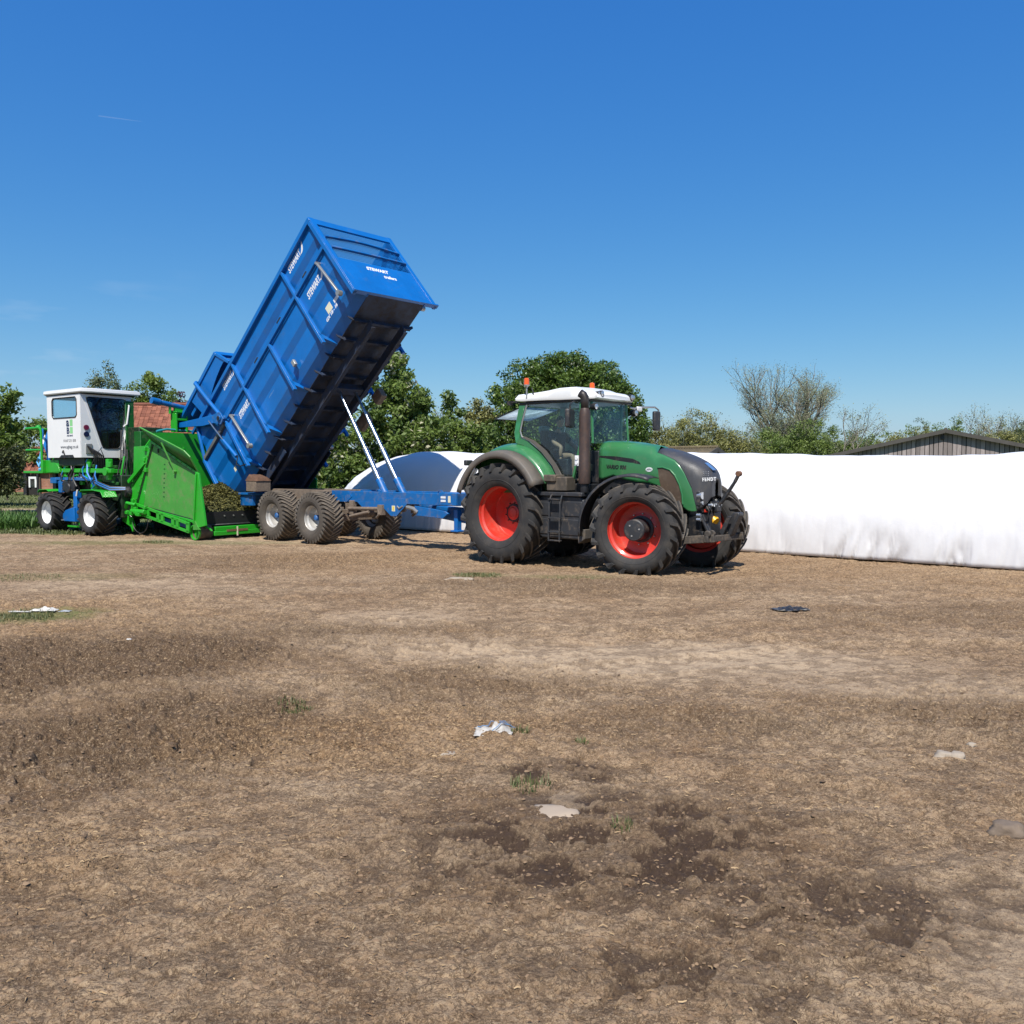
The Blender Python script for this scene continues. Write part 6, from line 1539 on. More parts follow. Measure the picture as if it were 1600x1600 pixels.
    # bracket box and blue ram above the back wall
    mb = MB(); mb.bb(.25, .29, 1.0, 1.36, 3.05, 3.70).bb(.25, .55, .98, 1.02, 3.05, 3.62).bb(.25, .55, 1.34, 1.38, 3.05, 3.70).bb(.25, .55, 1.0, 1.36, 3.40, 3.46).bb(.25, .50, 1.0, 1.36, 3.64, 3.68); mb.build('ram_bracket', G, T, bevel=.006)
    r_ = MB().cyl((.35, .55, 3.93), (.35, 1.9, 3.72), .075, n=16).build('blue_ram', M_BLUE2, T); MB().cyl((.35, .30, 3.97), (.35, .56, 3.93), .10, n=16).build('ram_head', M_BLUE2, r_)
    MB().cyl((.35, .9, 3.6), (.35, .9, 3.9), .04, n=8).bb(.3, .4, 1.05, 1.3, 3.6, 3.8).build('ram_mount', G, r_)
    # front rail with roller
    mb = MB(); mb.bb(3.46, 3.74, .02, 2.6, .10, .22).bb(3.52, 3.66, .10, 2.5, .22, .34); rl = mb.build('front_rail', G, T, bevel=.012)
    for y in (.75, 1.55): MB().box((3.75, y, .20), (.02, .035, .26)).build('rail_strap', M_CREAM, rl)
    MB().bb(3.742, 3.75, .40, 1.1, .20, .26).build('rust_streak', M_RUST, rl)
    ro = MB().lathe([(.215, -.42), (.215, -.36), (.19, -.36), (.19, -.42)], (3.46, 0, .215), 'y', 28, closed=True).lathe([(.20, -.30), (.06, -.29), (.001, -.29)], (3.46, 0, .215), 'y', 28).build('roller_end', G, T)
    MB().lathe([(.205, -.36), (.205, .02), (.001, .02)], (3.46, 0, .215), 'y', 24).build('roller', mat('dusty_roller', (0.10, 0.075, 0.055), 0.8, dust=.4, vary=.3), T)
    MB().prism([(3.50, .50), (3.95, .30), (3.98, .26), (3.50, .42)], yp + .1, yp + .14).build('roller_scraper', G, T)
    MB().bb(3.40, 3.44, -.02, 2.6, .34, .74).bb(3.0, 3.44, -.06, -.02, .36, .80).build('rubber_skirt', mat('black_rubber_skirt', (0.012, 0.012, 0.014), 0.6, vary=.1), T)
    for y in (.55, .85, 1.15): MB().cyl((3.44, y, .62), (3.46, y, .62), .022, n=8).build('skirt_bolt', M_GREYSTEEL, T)
    # far side plate of the tunnel
    mb = MB(); rows = []
    for u in (-2.6, .5): rows.append([(u, 2.0 + 1.55 * math.cos(t), .4 + 2.3 * math.sin(t)) for t in np.linspace(PI, 0, 16)])
    mb.grid(rows); mb.build('tunnel', dk, T, smooth=60, solid=.02)
    return T
BG = bagger()
# heap of chopped forage lying in the hopper
def forage():
    n = 9000
    cx, cy = 2.55, 1.9
    a = rng.random(n) * 2 * PI; r = np.sqrt(rng.random(n))
    X = cx + r * np.cos(a) * 0.9; Y = cy + r * np.sin(a) * 1.9
    base = 0.55 + (3.4 - X) * 0.2
    Z = base + 0.80 * np.sqrt(np.clip(1 - r ** 2, 0, 1)) + 0.10 * fbm(X * 4, Y * 4, 3)
    th = rng.random(n) * 2 * PI; L_ = 0.02 + 0.05 * rng.random(n); tz = (rng.random(n) - .5) * .06
    dx, dy = np.cos(th) * L_, np.sin(th) * L_; w_ = 0.010 + .01 * rng.random(n)
    P = [np.stack([X - dx, Y - dy, Z - tz], -1), np.stack([X + dx, Y + dy, Z + tz], -1), np.stack([X + dx - dy / L_ * w_, Y + dy + dx / L_ * w_, Z + tz + w_], -1), np.stack([X - dx - dy / L_ * w_, Y - dy + dx / L_ * w_, Z - tz + w_], -1)]
    V = np.stack(P, 1).reshape(-1, 3); F = np.arange(n * 4).reshape(n, 4)
    # solid core
    k = 24; t = np.linspace(0, 2 * PI, k, endpoint=False); VV = []; FF = []
    for i, q in enumerate(np.linspace(0, 1, 8)):
        VV += [(cx + q * .88 * math.cos(s_), cy + q * 1.86 * math.sin(s_), .50 + (3.4 - cx - q * .88 * math.cos(s_)) * .2 + .78 * math.sqrt(max(0, 1 - q * q))) for s_ in t]
    for i in range(7):
        for j in range(k): FF.append((i * k + j, i * k + (j + 1) % k, (i + 1) * k + (j + 1) % k, (i + 1) * k + j))
    V = np.concatenate([V, np.array(VV)]); F = np.concatenate([F, np.array(FF) + n * 4])
    o = npmesh('forage_heap', V, F, leafmat('chopped_forage', (0.05, 0.055, 0.012), (0.22, 0.20, 0.05), trans=.15, rough=.8), tone=np.concatenate([rng.random(n), np.full(len(FF), .15)]))
    o.location = (-11.18, 25.79, 0); o.rotation_euler = (0, 0, rad(-36))
    tag(o, 'heap of yellow-green chopped forage spilling under the tipped trailer body', 'forage', kind='stuff')
forage()
# ------------------------------------------------------------------ driver seated in the tractor cab
def skin_chain(name, pts, edges, radii, m, parent, sub=1, root=0):
    me = bpy.data.meshes.new(name); me.from_pydata(pts, edges, [])
    o = bpy.data.objects.new(name, me); COL.objects.link(o); o.parent = parent
    sk = o.modifiers.new('skin', 'SKIN'); sk.use_smooth_shade = True
    if not me.skin_vertices: 
        bpy.context.view_layer.objects.active = o
    layer = me.skin_vertices[0].data if me.skin_vertices else None
    if layer:
        for i, r in enumerate(radii):
            layer[i].radius = (r, r) if not isinstance(r, tuple) else r
        layer[root].use_root = True
    sb = o.modifiers.new('sub', 'SUBSURF'); sb.levels = sub; sb.render_levels = sub + 1
    me.materials.append(m); return o

def driver():
    P = empty('person', (0.523, 18.688, 0), rad(-41))
    tag(P, 'driver in dark t-shirt seated at the wheel in the tractor cab', 'person')
    skin = mat('warm_skin', (0.48, 0.27, 0.17), 0.55, vary=.08); shirt = mat('dark_navy_shirt', (0.018, 0.022, 0.035), 0.9); shorts = mat('dark_work_shorts', (0.03, 0.032, 0.04), 0.9); hair = mat('dark_brown_hair', (0.025, 0.016, 0.010), 0.8)
    pts = [(.66, -.05, 2.20), (.62, -.05, 2.40), (.60, -.05, 2.60), (.62, -.05, 2.73), (.65, -.05, 2.80),      # pelvis waist chest neck
           (.62, -.27, 2.66), (.80, -.37, 2.48), (.99, -.40, 2.40), (.98, -.41, 2.28), (.97, -.40, 2.20),       # near arm
           (.62, .17, 2.66), (.78, .27, 2.46), (.92, .28, 2.36), (1.12, .22, 2.42), (1.20, .18, 2.45),          # far arm
           (.72, -.16, 2.18), (.96, -.20, 2.22), (1.16, -.22, 2.22), (1.18, -.22, 1.98), (1.16, -.22, 1.76), (1.30, -.23, 1.71),
           (.72, .06, 2.18), (.96, .10, 2.22), (1.16, .12, 2.22), (1.20, .12, 1.98), (1.18, .12, 1.76), (1.32, .13, 1.71)]
    edges = [(0, 1), (1, 2), (2, 3), (3, 4), (2, 5), (5, 6), (6, 7), (7, 8), (8, 9), (2, 10), (10, 11), (11, 12), (12, 13), (13, 14), (0, 15), (15, 16), (16, 17), (17, 18), (18, 19), (19, 20), (0, 21), (21, 22), (22, 23), (23, 24), (24, 25), (25, 26)]
    r = [.15, .13, .15, .058, .055, .065, .052, .044, .040, .030, .065, .052, .044, .038, .030, .095, .085, .062, .058, .042, .045, .095, .085, .062, .058, .042, .045]
    body = skin_chain('body', pts, edges, r, skin, P)
    # head: shaped sphere with brow, nose, chin, ears
    bm = bmesh.new(); bmesh.ops.create_uvsphere(bm, u_segments=28, v_segments=20, radius=1)
    for v in bm.verts:
        x, y, z = v.co
        f = 1.0
        k = .78 + .22 * max(0, min(1, (z + .9) / .9))
        X = x * .098 * (k if x > 0 else 1); Y = y * .076 * k; Z = z * .118
        if x > .75: X += .020 * math.exp(-((z + .08) / .14) ** 2 - (y / .16) ** 2)      # nose
        if x > .6: X -= .010 * math.exp(-((z - .12) / .12) ** 2 - ((abs(y) - .36) / .18) ** 2)   # eye hollows
        if x > .6: X += .008 * math.exp(-((z + .78) / .2) ** 2 - (y / .4) ** 2)         # chin
        if x > .6: X -= .005 * math.exp(-((z + .45) / .06) ** 2 - (y / .3) ** 2)        # mouth line
        if abs(y) > .9: Y += math.copysign(.018, y) * math.exp(-((z + .02) / .22) ** 2 - ((x + .05) / .2) ** 2)
        v.co = (X, Y, Z)
    for f in bm.faces: f.smooth = True
    me = bpy.data.meshes.new('head'); bm.to_mesh(me); bm.free(); me.materials.append(skin)
    h = bpy.data.objects.new('head', me); COL.objects.link(h); h.parent = body; h.location = (.69, -.05, 2.93); h.rotation_euler = (0, .12, -.3)
    bm = bmesh.new(); bmesh.ops.create_uvsphere(bm, u_segments=24, v_segments=16, radius=1)
    bmesh.ops.delete(bm, geom=[v for v in bm.verts if v.co.z < -.25 + .55 * max(0, v.co.x) * 1.3], context='VERTS')
    for v in bm.verts: v.co = (v.co.x * .106 - .006, v.co.y * .086, v.co.z * .128 + .004 * mnoise.noise(v.co * 8))
    for f in bm.faces: f.smooth = True
    me = bpy.data.meshes.new('hair'); bm.to_mesh(me); bm.free(); me.materials.append(hair)
    hh = bpy.data.objects.new('hair', me); COL.objects.link(hh); hh.parent = P; hh.location = (.69, -.05, 2.935); hh.rotation_euler = (0, .12, -.3)
    # hands: palm with five separate fingers, near one resting on the knee, far one closed on the wheel
    for (w, d, up, sgn, curl) in (((.97, -.40, 2.20), (.10, .06, -.98), (.95, 0, .1), 1, .35), ((1.20, .18, 2.45), (.97, -.2, .15), (0, -.2, 1), -1, 1.0)):
        w = Vector(w); d = Vector(d).normalized(); n_ = Vector(up).normalized(); s_ = d.cross(n_).normalized(); n_ = s_.cross(d)
        pp = [w, w + d * .045]; ee = [(0, 1)]; rr = [.028, .030]
        for i, (off, ln) in enumerate(((-.030, .070), (-.010, .078), (.010, .073), (.029, .056))):
            b0 = len(pp); base = w + d * .085 + s_ * off
            pp += [base, base + d * ln * .45 - n_ * curl * .018, base + d * ln * (.8 - .25 * curl) - n_ * curl * .05]; rr += [.0105, .0090, .0078]
            ee += [(1, b0), (b0, b0 + 1), (b0 + 1, b0 + 2)]
        b0 = len(pp); t0 = w + d * .035 - s_ * sgn * .034
        pp += [t0, t0 + d * .032 - s_ * sgn * .026 - n_ * .01, t0 + d * .062 - s_ * sgn * .028 - n_ * curl * .03]; rr += [.013, .011, .009]; ee += [(1, b0), (b0, b0 + 1), (b0 + 1, b0 + 2)]
        skin_chain('hand', pp, ee, rr, skin, body, sub=1)
    skin_chain('shirt', [pts[0], pts[1], pts[2], (.615, -.05, 2.70), pts[5], (.76, -.345, 2.52), pts[10], (.745, .24, 2.505)], [(0, 1), (1, 2), (2, 3), (2, 4), (4, 5), (2, 6), (6, 7)], [.162, .148, .165, .085, .082, .072, .082, .072], shirt, P)
    skin_chain('shorts', [pts[0], pts[15], pts[16], pts[21], pts[22]], [(0, 1), (1, 2), (0, 3), (3, 4)], [.165, .112, .102, .112, .102], shorts, P)
    for k in (19, 25):
        skin_chain('boot', [pts[k], (pts[k][0], pts[k][1], 1.70), pts[k + 1]], [(0, 1), (1, 2)], [.055, .055, .048], hair, P)
driver()

# ------------------------------------------------------------------ trees
def leafcloud(centres, radii, per, size, tone_c=None, up=0.35, squash=0.8):
    C_ = np.asarray(centres); R_ = np.asarray(radii); k = len(C_)
    ids = np.repeat(np.arange(k), per)
    d = rng.normal(size=(len(ids), 3)); d /= np.linalg.norm(d, axis=1)[:, None]
    rr = rng.random(len(ids)) ** 0.45
    Pp = C_[ids] + d * (R_[ids] * rr)[:, None] * np.array([1, 1, squash])
    n = d * 0.6 + rng.normal(size=d.shape) * 0.7 + np.array([0, 0, up]); n /= np.linalg.norm(n, axis=1)[:, None]
    t = np.cross(n, rng.normal(size=d.shape)); t /= np.linalg.norm(t, axis=1)[:, None]
    b = np.cross(n, t); s = size * (0.55 + 0.9 * rng.random(len(ids)))
    s = s[:, None]
    V = np.stack([Pp - t * s, Pp - b * s * .5, Pp + t * s + n * s * .15, Pp + b * s * .5], 1).reshape(-1, 3)
    F = np.arange(len(V)).reshape(-1, 4)
    tc = rng.random(k) if tone_c is None else tone_c
    tone = np.clip(0.45 * tc[ids] + 0.55 * rng.random(len(ids)), 0, 1)
    return V, F, tone

def crown_shape(cx, cy, z0, z1, rx, ry, n, wob=0.35, shell=0.55, seed=0, flat=0.8):
    """clump centres spread through an uneven egg-shaped volume, denser towards its outside"""
    d = rng.normal(size=(n, 3)); d /= np.linalg.norm(d, axis=1)[:, None]
    r = shell + (1 - shell) * rng.random(n) ** 0.6
    k = 1 + wob * 2 * (fbm(d[:, 0] * 1.8 + seed, d[:, 1] * 1.8 + d[:, 2] * 1.3 + seed, 3) - 0.5)
    r = r * k
    zc, hz = (z0 + z1) / 2, (z1 - z0) / 2
    return np.stack([cx + d[:, 0] * r * rx, cy + d[:, 1] * r * ry, np.maximum(zc + d[:, 2] * r * hz, 0.15)], -1)

def limbs(mb, base, targets, r0, bend=0.25):
    """a tapered trunk with limbs reaching towards the clumps"""
    base = Vector(base); top = Vector(targets.mean(0)) if len(targets) else base + Vector((0, 0, 3))
    fork = base.lerp(top, 0.45); fork.x = base.x + (top.x - base.x) * .3; fork.y = base.y
    mb.tube([base - Vector((0, 0, .2)), base.lerp(fork, .5) + Vector((.05, 0, 0)), fork, fork.lerp(top, .7)], [r0 * 1.25, r0, r0 * .8, r0 * .45], 8)
    for q in targets:
        q = Vector(q); s = fork.lerp(top, random.random() * .8)
        m_ = s.lerp(q, .5) + Vector((random.uniform(-1, 1), random.uniform(-1, 1), random.uniform(0, 1))) * bend * (q - s).length * .4
        mb.tube([s, m_, q], [r0 * .34, r0 * .2, r0 * .06], 5)

def tree(name, label, cat, x, y, parts, leaf, size, per=70, clump=0.5, r0=0.18, nlimb=14, bark=None, group=None, wob=0.35, shell=0.5, squash=.8):
    """parts: list of (dx, dy, z0, z1, rx, ry, n_clumps)"""
    t = empty(name, (x, y, 0)); tag(t, label, cat, group)
    cs = np.concatenate([crown_shape(p_[0], p_[1], p_[2], p_[3], p_[4], p_[5], p_[6], wob, shell, seed=i * 3.1 + x * .37) for i, p_ in enumerate(parts)])
    rad_ = clump * (0.6 + 0.8 * rng.random(len(cs)))
    V, F, tone = leafcloud(cs, rad_, per, size, squash=squash)
    V[:, 2] = np.maximum(V[:, 2], 0.02)
    npmesh('crown', V, F, leaf, t, tone=tone)
    mb = MB(); limbs(mb, (0, 0, 0), cs[rng.permutation(len(cs))[:nlimb]], r0)
    mb.build('trunk', bark or M_BARK, t)
    return t

def branchy(name, label, cat, x, y, stems, height, spread, leaf, size, levels=5, nleaf=1, r0=0.16, bark=None, seed=1, lean=None, first=0.25, twig=0.5, leafn=7, ang=(0.35, 0.75)):
    """an open tree: every limb, branch and twig is a tapered tube, with sparse leaf tufts at the tips"""
    t = empty(name, (x, y, 0)); tag(t, label, cat)
    rs = random.Random(seed); mb = MB(); tips = []
    def grow(p, d, L, r, lv):
        n = 3 if lv > 2 else 4
        pts = [p]; q = p
        for i in range(n):
            d = (d + Vector((rs.gauss(0, .13), rs.gauss(0, .13), rs.gauss(0.04, .06)))).normalized()
            q = q + d * (L / n); pts.append(q)
        mb.tube(pts, [r * (1 - .45 * i / n) for i in range(n + 1)], 5 if lv < 2 else (4 if lv < 3 else 3), cap=False)
        if lv >= levels: tips.append(q); tips.append(pts[-2]); return
        k = 3 if lv < 2 else rs.choice((3, 4))
        for i in range(k):
            tt = pts[-1] if i == 0 else pts[rs.randint(max(1, n - 3), n)]
            a = rs.uniform(*ang) * (.5 if i == 0 else 1); ax = d.orthogonal(); ax.rotate(Matrix.Rotation(rs.random() * 2 * PI, 3, d))
            nd = d.copy(); nd.rotate(Matrix.Rotation(a, 3, ax)); nd = (nd + Vector((0, 0, .12))).normalized()
            grow(tt, nd, L * rs.uniform(.60, .82), r * (.55 if i else .62), lv + 1)
    for i in range(stems):
        a = 2 * PI * i / stems + rs.random()
        d = Vector((math.cos(a) * spread, math.sin(a) * spread, 1)).normalized()
        grow(Vector((math.cos(a) * .15, math.sin(a) * .15, -.1)), d, height * first * rs.uniform(.85, 1.1), r0 * rs.uniform(.7, 1), 0)
    zmax = max(q.z for q in tips); k = height / zmax
    for i in range(len(mb.v)): mb.v[i] = mb.v[i] * k
    mb.build('trunk', bark or M_BARK, t, smooth=0)
    tp = np.array([[q.x * k, q.y * k, q.z * k] for q in tips])
    V, F, tone = leafcloud(tp, np.full(len(tp), twig), leafn, size, squash=1)
    npmesh('crown', V, F, leaf, t, tone=tone)
    return t

L_OAK = leafmat('dark_oak_leaf', (0.026, 0.066, 0.011), (0.18, 0.27, 0.045), trans=.34, rough=.42)
L_CHEST = leafmat('chestnut_leaf', (0.045, 0.10, 0.014), (0.27, 0.36, 0.075), trans=.4, accent=(0.60, 0.57, 0.40), acc=.86)
L_OLIVE = leafmat('olive_hedge_leaf', (0.11, 0.12, 0.03), (0.38, 0.37, 0.12), trans=.32)
L_BUD = leafmat('grey_bud', (0.13, 0.15, 0.07), (0.36, 0.39, 0.21), trans=.15)
L_BRIGHT = leafmat('fresh_green_leaf', (0.06, 0.12, 0.014), (0.26, 0.34, 0.06), trans=.35)
L_MID = leafmat('mid_green_leaf', (0.065, 0.12, 0.018), (0.27, 0.35, 0.08), trans=.34)
L_PURPLE = leafmat('purple_leaf', (0.025, 0.010, 0.018), (0.09, 0.035, 0.055), trans=.2)
L_GREYG = leafmat('grey_green_leaf', (0.06, 0.085, 0.03), (0.20, 0.24, 0.10), trans=.25)

def at(px, Y): return (px - 800) / 1350 * Y
def zt(py, Y): return 2 + (729 - py) / 1350 * Y

Y = 46
tree('oak_tree', 'dense dark green tree directly behind the tractor cab', 'tree', at(888, Y), Y,
     [(-2.2, 0, .3, zt(574, Y), 2.1, 2.4, 190), (0.2, .3, .5, zt(553, Y), 2.6, 2.6, 260), (2.4, 0, .3, zt(592, Y), 1.8, 2.2, 170), (0, -1, .1, 3.8, 4.4, 2.0, 200), (1.5, 0, 2, zt(566, Y), 1.8, 2, 100), (-1.2, 0, 2, zt(562, Y), 1.6, 2, 110), (-.2, 0, 3, zt(562, Y), 1.5, 1.6, 90)], L_OAK, .085, per=125, clump=.48, r0=.3, nlimb=26, shell=.72, wob=.28)
Y = 38
tree('chestnut_tree', 'flowering chestnut tree with cream blossom right of the raised trailer body', 'tree', at(618, Y), Y,
     [(0.1, 0, .8, zt(560, Y), 1.25, 1.4, 75), (-1.0, 0, .3, 4.4, 1.9, 1.7, 110), (0.55, 0, 3, zt(578, Y), 0.95, 1.2, 36), (1.0, -.2, .3, 4.6, 1.7, 1.6, 110), (0.15, 0, 4.4, zt(541, Y), 0.5, .7, 14), (-2.4, 0, .2, 3.2, 1.3, 1.4, 60)], L_CHEST, .10, per=95, clump=.40, r0=.16, nlimb=26, wob=.5, shell=.45)
tree('chestnut_tree', 'lower flowering chestnut between the tall chestnut and the olive bush', 'tree', at(700, 40), 40,
     [(-.3, 0, .4, zt(628, 40), 1.4, 1.4, 85), (.9, 0, .2, 3.9, 1.3, 1.3, 75), (0, 0, .1, 2.8, 2.4, 1.4, 70)], L_CHEST, .10, per=88, clump=.42, r0=.12, nlimb=18, wob=.45)
branchy('bare_tree', 'grey twiggy bare-topped tree just left of the dark tree behind the cab', 'tree', at(738, 52), 52, 5, zt(604, 52), .42, L_BUD, .05, levels=4, twig=.4, leafn=7, r0=.1, bark=M_BARKPALE, seed=5)
tree('olive_bush', 'olive green bush between the flowering chestnuts and the dark tree', 'bush', at(748, 47), 47, [(0, 0, .1, zt(628, 47), 1.2, 1.4, 90), (.9, 0, .1, zt(640, 47), 1.2, 1.2, 80)], L_OLIVE, .085, per=80, clump=.45, r0=.08)
# hedge line to the right of the cab
for i, (px, py, Y, w, leaf, lb) in enumerate([
    (1032, 668, 56, 1.3, L_OLIVE, 'olive bush touching the right side of the dark tree'),
    (1075, 648, 58, 1.5, L_OLIVE, 'tallest olive bush above the low barn roof ridge'),
    (1118, 650, 60, 1.5, L_OLIVE, 'olive bush left of the foot of the bare tree'),
    (1160, 676, 60, 1.5, L_OLIVE, 'low olive bush at the left foot of the bare tree'),
    (1200, 668, 66, 1.7, L_MID, 'green bush growing in front of the bare tree trunks'),
    (1262, 660, 66, 2.0, L_MID, 'green bush under the right limbs of the bare tree'),
    (1312, 668, 72, 1.8, L_MID, 'green bush at the right end under the bare tree'),
    (1352, 676, 74, 1.7, L_BRIGHT, 'bright green bush left of the barn gable'),
    (1398, 672, 80, 2.0, L_OLIVE, 'olive bush behind the left slope of the barn roof'),
    (1440, 668, 78, 2.0, L_OLIVE, 'olive bush just left of the barn ridge'),
    (1488, 650, 72, 1.5, L_MID, 'dark green bush directly behind the barn ridge'),
    (1560, 672, 76, 2.6, L_OLIVE, 'olive bush behind the right slope of the barn roof'),
    (1596, 660, 80, 2.0, L_GREYG, 'grey green bush at the right edge of the picture')]):
    tree('hedge_bush', lb, 'bush', at(px, Y), Y + .3, [(0, 0, .1, zt(py, Y) - .15, w, 1.4, int(62 * w)), (w * .4, .4, .1, zt(py, Y) * .82, w * .9, 1.3, int(34 * w))], leaf, .07, per=105, clump=.50, r0=.07, nlimb=10, wob=.45, group='bushes of the hedge line behind the barns')
branchy('bare_tree', 'tall spreading bare tree with grey twigs right of the tractor', 'tree', at(1232, 72), 72, 5, zt(564, 72), .30, L_BUD, .042, levels=5, twig=.45, leafn=9, r0=.24, bark=M_BARKPALE, seed=21, first=.27, ang=(.3, .66))
branchy('bare_tree', 'smaller grey twiggy tree at the right foot of the tall bare tree', 'tree', at(1292, 70), 70, 4, zt(632, 70), .55, L_BUD, .055, levels=4, twig=.4, leafn=5, r0=.10, bark=M_BARKPALE, seed=8)
branchy('bare_tree', 'thin twiggy shrub top above the bushes beside the cab mirror', 'tree', at(1100, 62), 62, 6, zt(636, 62), .6, L_BUD, .05, levels=4, twig=.4, leafn=5, r0=.07, bark=M_BARKPALE, seed=31)
branchy('bare_tree', 'low twiggy tree rising left of the foot of the tall bare tree', 'tree', at(1050, 62), 62, 5, zt(648, 62), .6, L_BUD, .05, levels=4, twig=.4, leafn=5, r0=.07, bark=M_BARKPALE, seed=33)
branchy('bare_tree', 'grey twiggy tree behind the barn roof near the right edge', 'tree', at(1545, 82), 82, 5, zt(630, 82), .5, L_BUD, .06, levels=4, twig=.5, leafn=7, r0=.13, bark=M_BARKPALE, seed=12)
branchy('bare_tree', 'grey twiggy tree cut by the right edge of the picture', 'tree', at(1598, 84), 84, 4, zt(645, 84), .5, L_BUD, .06, levels=4, twig=.5, leafn=7, r0=.12, bark=M_BARKPALE, seed=14)
tree('young_tree', 'slim grey green tree standing above the hedge left of the barn ridge', 'tree', at(1433, 86), 86, [(0, 0, 3, zt(648, 86), .55, .5, 22), (0, 0, 1, 4.6, 1.1, .9, 30)], L_GREYG, .07, per=30, clump=.3, r0=.06, nlimb=8)
# distant tree line
def far_wood(x0, x1, Y, ztop, label, leaf, seed):
    n = int(abs(x1 - x0) * 3.4); xs_ = rng.uniform(x0, x1, n); h = ztop * (0.72 + 0.56 * (fbm(xs_ * .25 + seed, xs_ * 0 + seed, 4) ))
    cs = np.stack([xs_, Y + rng.uniform(-2, 2, n), h * rng.random(n) ** .45], -1)
    V, F, tone = leafcloud(cs, np.full(n, .75), 36, .17)
    o = npmesh('far_trees', V, F, leaf, tone=tone); tag(o, label, 'trees', kind='stuff')
far_wood(at(1000, 150), at(1700, 150), 150, 8.2, 'distant line of trees on the horizon right of the tractor', L_MID, 1.0)
far_wood(at(-90, 130), at(560, 130), 130, 6.0, 'distant line of trees on the horizon at the left', L_MID, 4.0)
far_wood(at(480, 62), at(800, 62), 62, 4.3, 'dark hedge behind the far end of the white bag', L_MID, 7.0)
# left side
Y = 36
tree('garden_tree', 'leafy green tree cut by the left edge of the picture', 'tree', at(-8, Y), Y, [(0, 0, 3.4, zt(600, Y), .95, .9, 34), (.25, 0, 2.7, zt(640, Y), 1.25, 1.0, 34), (-1.2, 0, 2.2, 5, 1.2, 1.1, 30)], L_BRIGHT, .10, per=60, clump=.32, r0=.09, wob=.55, shell=.3)
Y = 44
tree('garden_tree', 'broad dull green tree left of the hand rail with stakes before it', 'tree', at(-8, Y), Y, [(0, 0, .5, zt(655, Y), 1.25, 1.3, 120), (-1.3, 0, .5, 4.0, 1.4, 1.3, 80), (.35, 0, .4, 3.0, .9, 1.1, 50)], leafmat('dull_green_leaf', (0.045, 0.065, 0.016), (0.18, 0.20, 0.07), trans=.25), .085, per=75, clump=.42, r0=.10)
Y = 62
tree('garden_tree', 'dark green tree between the hand rail and the white cab', 'tree', at(58, Y), Y, [(0, 0, .4, zt(655, Y), 2.0, 1.6, 120), (2.0, 0, .4, zt(664, Y), 1.8, 1.5, 90)], L_MID, .12, per=70, clump=.55, r0=.12)
tree('birch_tree', 'drooping birch tree showing above the left part of the white cab roof', 'tree', at(163, 56), 56, [(-.2, 0, 3.5, zt(570, 56), .95, .9, 46), (.9, 0, 3, zt(584, 56), .75, .8, 26), (0, 0, 1, 5.5, 1.1, .9, 40)], L_GREYG, .075, per=100, clump=.40, r0=.10, wob=.5, shell=.35, squash=1.3)
tree('birch_tree', 'slim dark treetop just above the right end of the white cab roof', 'tree', at(209, 58), 58, [(0, 0, 2, zt(596, 58), .65, .6, 30), (-.6, 0, 2, zt(604, 58), .6, .6, 20)], L_MID, .08, per=38, clump=.35, r0=.08)
tree('garden_tree', 'bright fresh green tree above the red tiled roof', 'tree', at(246, 56), 56, [(0, 0, 1, zt(587, 56), 1.25, 1.2, 90), (.7, 0, 1, zt(600, 56), 1.0, 1.1, 50), (-1.0, 0, 1, zt(604, 56), .8, .9, 40)], L_BRIGHT, .085, per=130, clump=.46, r0=.12, wob=.4, shell=.35)
tree('purple_tree', 'small dark purple leaved tree left of the trailer body', 'tree', at(290, 54), 54, [(0, 0, 2, zt(612, 54), .9, .8, 46), (-.4, 0, 3, zt(618, 54), .5, .5, 14)], L_PURPLE, .09, per=60, clump=.34, r0=.08, wob=.5, shell=.35)
tree('garden_shrub', 'dark shrub in front of the red tiled roof behind the cab', 'bush', at(222, 46), 46, [(0, 0, .2, 3.3, 1.6, .8, 60)], L_MID, .07, per=46, clump=.35, r0=.06)
tree('gorse_bush', 'small yellow flowering bush peeping over the white bag behind the trailer', 'bush', at(707, 40), 36.5, [(0, 0, .3, zt(700, 36.5), .50, .4, 24)], leafmat('yellow_flower', (0.30, 0.17, 0.01), (0.62, 0.40, 0.02), trans=.2), .035, per=34, clump=.14, r0=.03, nlimb=6)

# ------------------------------------------------------------------ buildings
def rmat(name, a, b, rough=.85, stretch=(6, 6, .6), bump=.006, stain=.5):
    """weathered piece colour that differs from object to object"""
    if name in MATS: return MATS[name]
    m = bpy.data.materials.new(name); m.use_nodes = True; nt = m.node_tree; p = nt.nodes['Principled BSDF']
    oi = nt.nodes.new('ShaderNodeObjectInfo')
    c = _mix(nt, oi.outputs['Random'], a, b)
    n_ = _noise(nt, 3.0, 6, .7, stretch=stretch)
    c = _mix(nt, _ramp(nt, n_, .42, .72, 0, stain), c, tuple(x * .35 for x in a))
    nt.links.new(c, p.inputs['Base Color']); p.inputs['Roughness'].default_value = rough
    bp_ = nt.nodes.new('ShaderNodeBump'); bp_.inputs['Distance'].default_value = bump; nt.links.new(_noise(nt, 12, 5, .7, stretch=stretch), bp_.inputs['Height']); nt.links.new(bp_.outputs[0], p.inputs['Normal'])
    MATS[name] = m; return m
M_BOARD = rmat('weathered_board', (0.22, 0.185, 0.175), (0.44, 0.375, 0.36))
M_SHEET = mat('fibre_cement_sheet', (0.085, 0.078, 0.068), 0.9, vary=.25, scale=1.5, dust=.3, dustcol=(0.13, 0.12, 0.08), bump=.004, bscale=30)
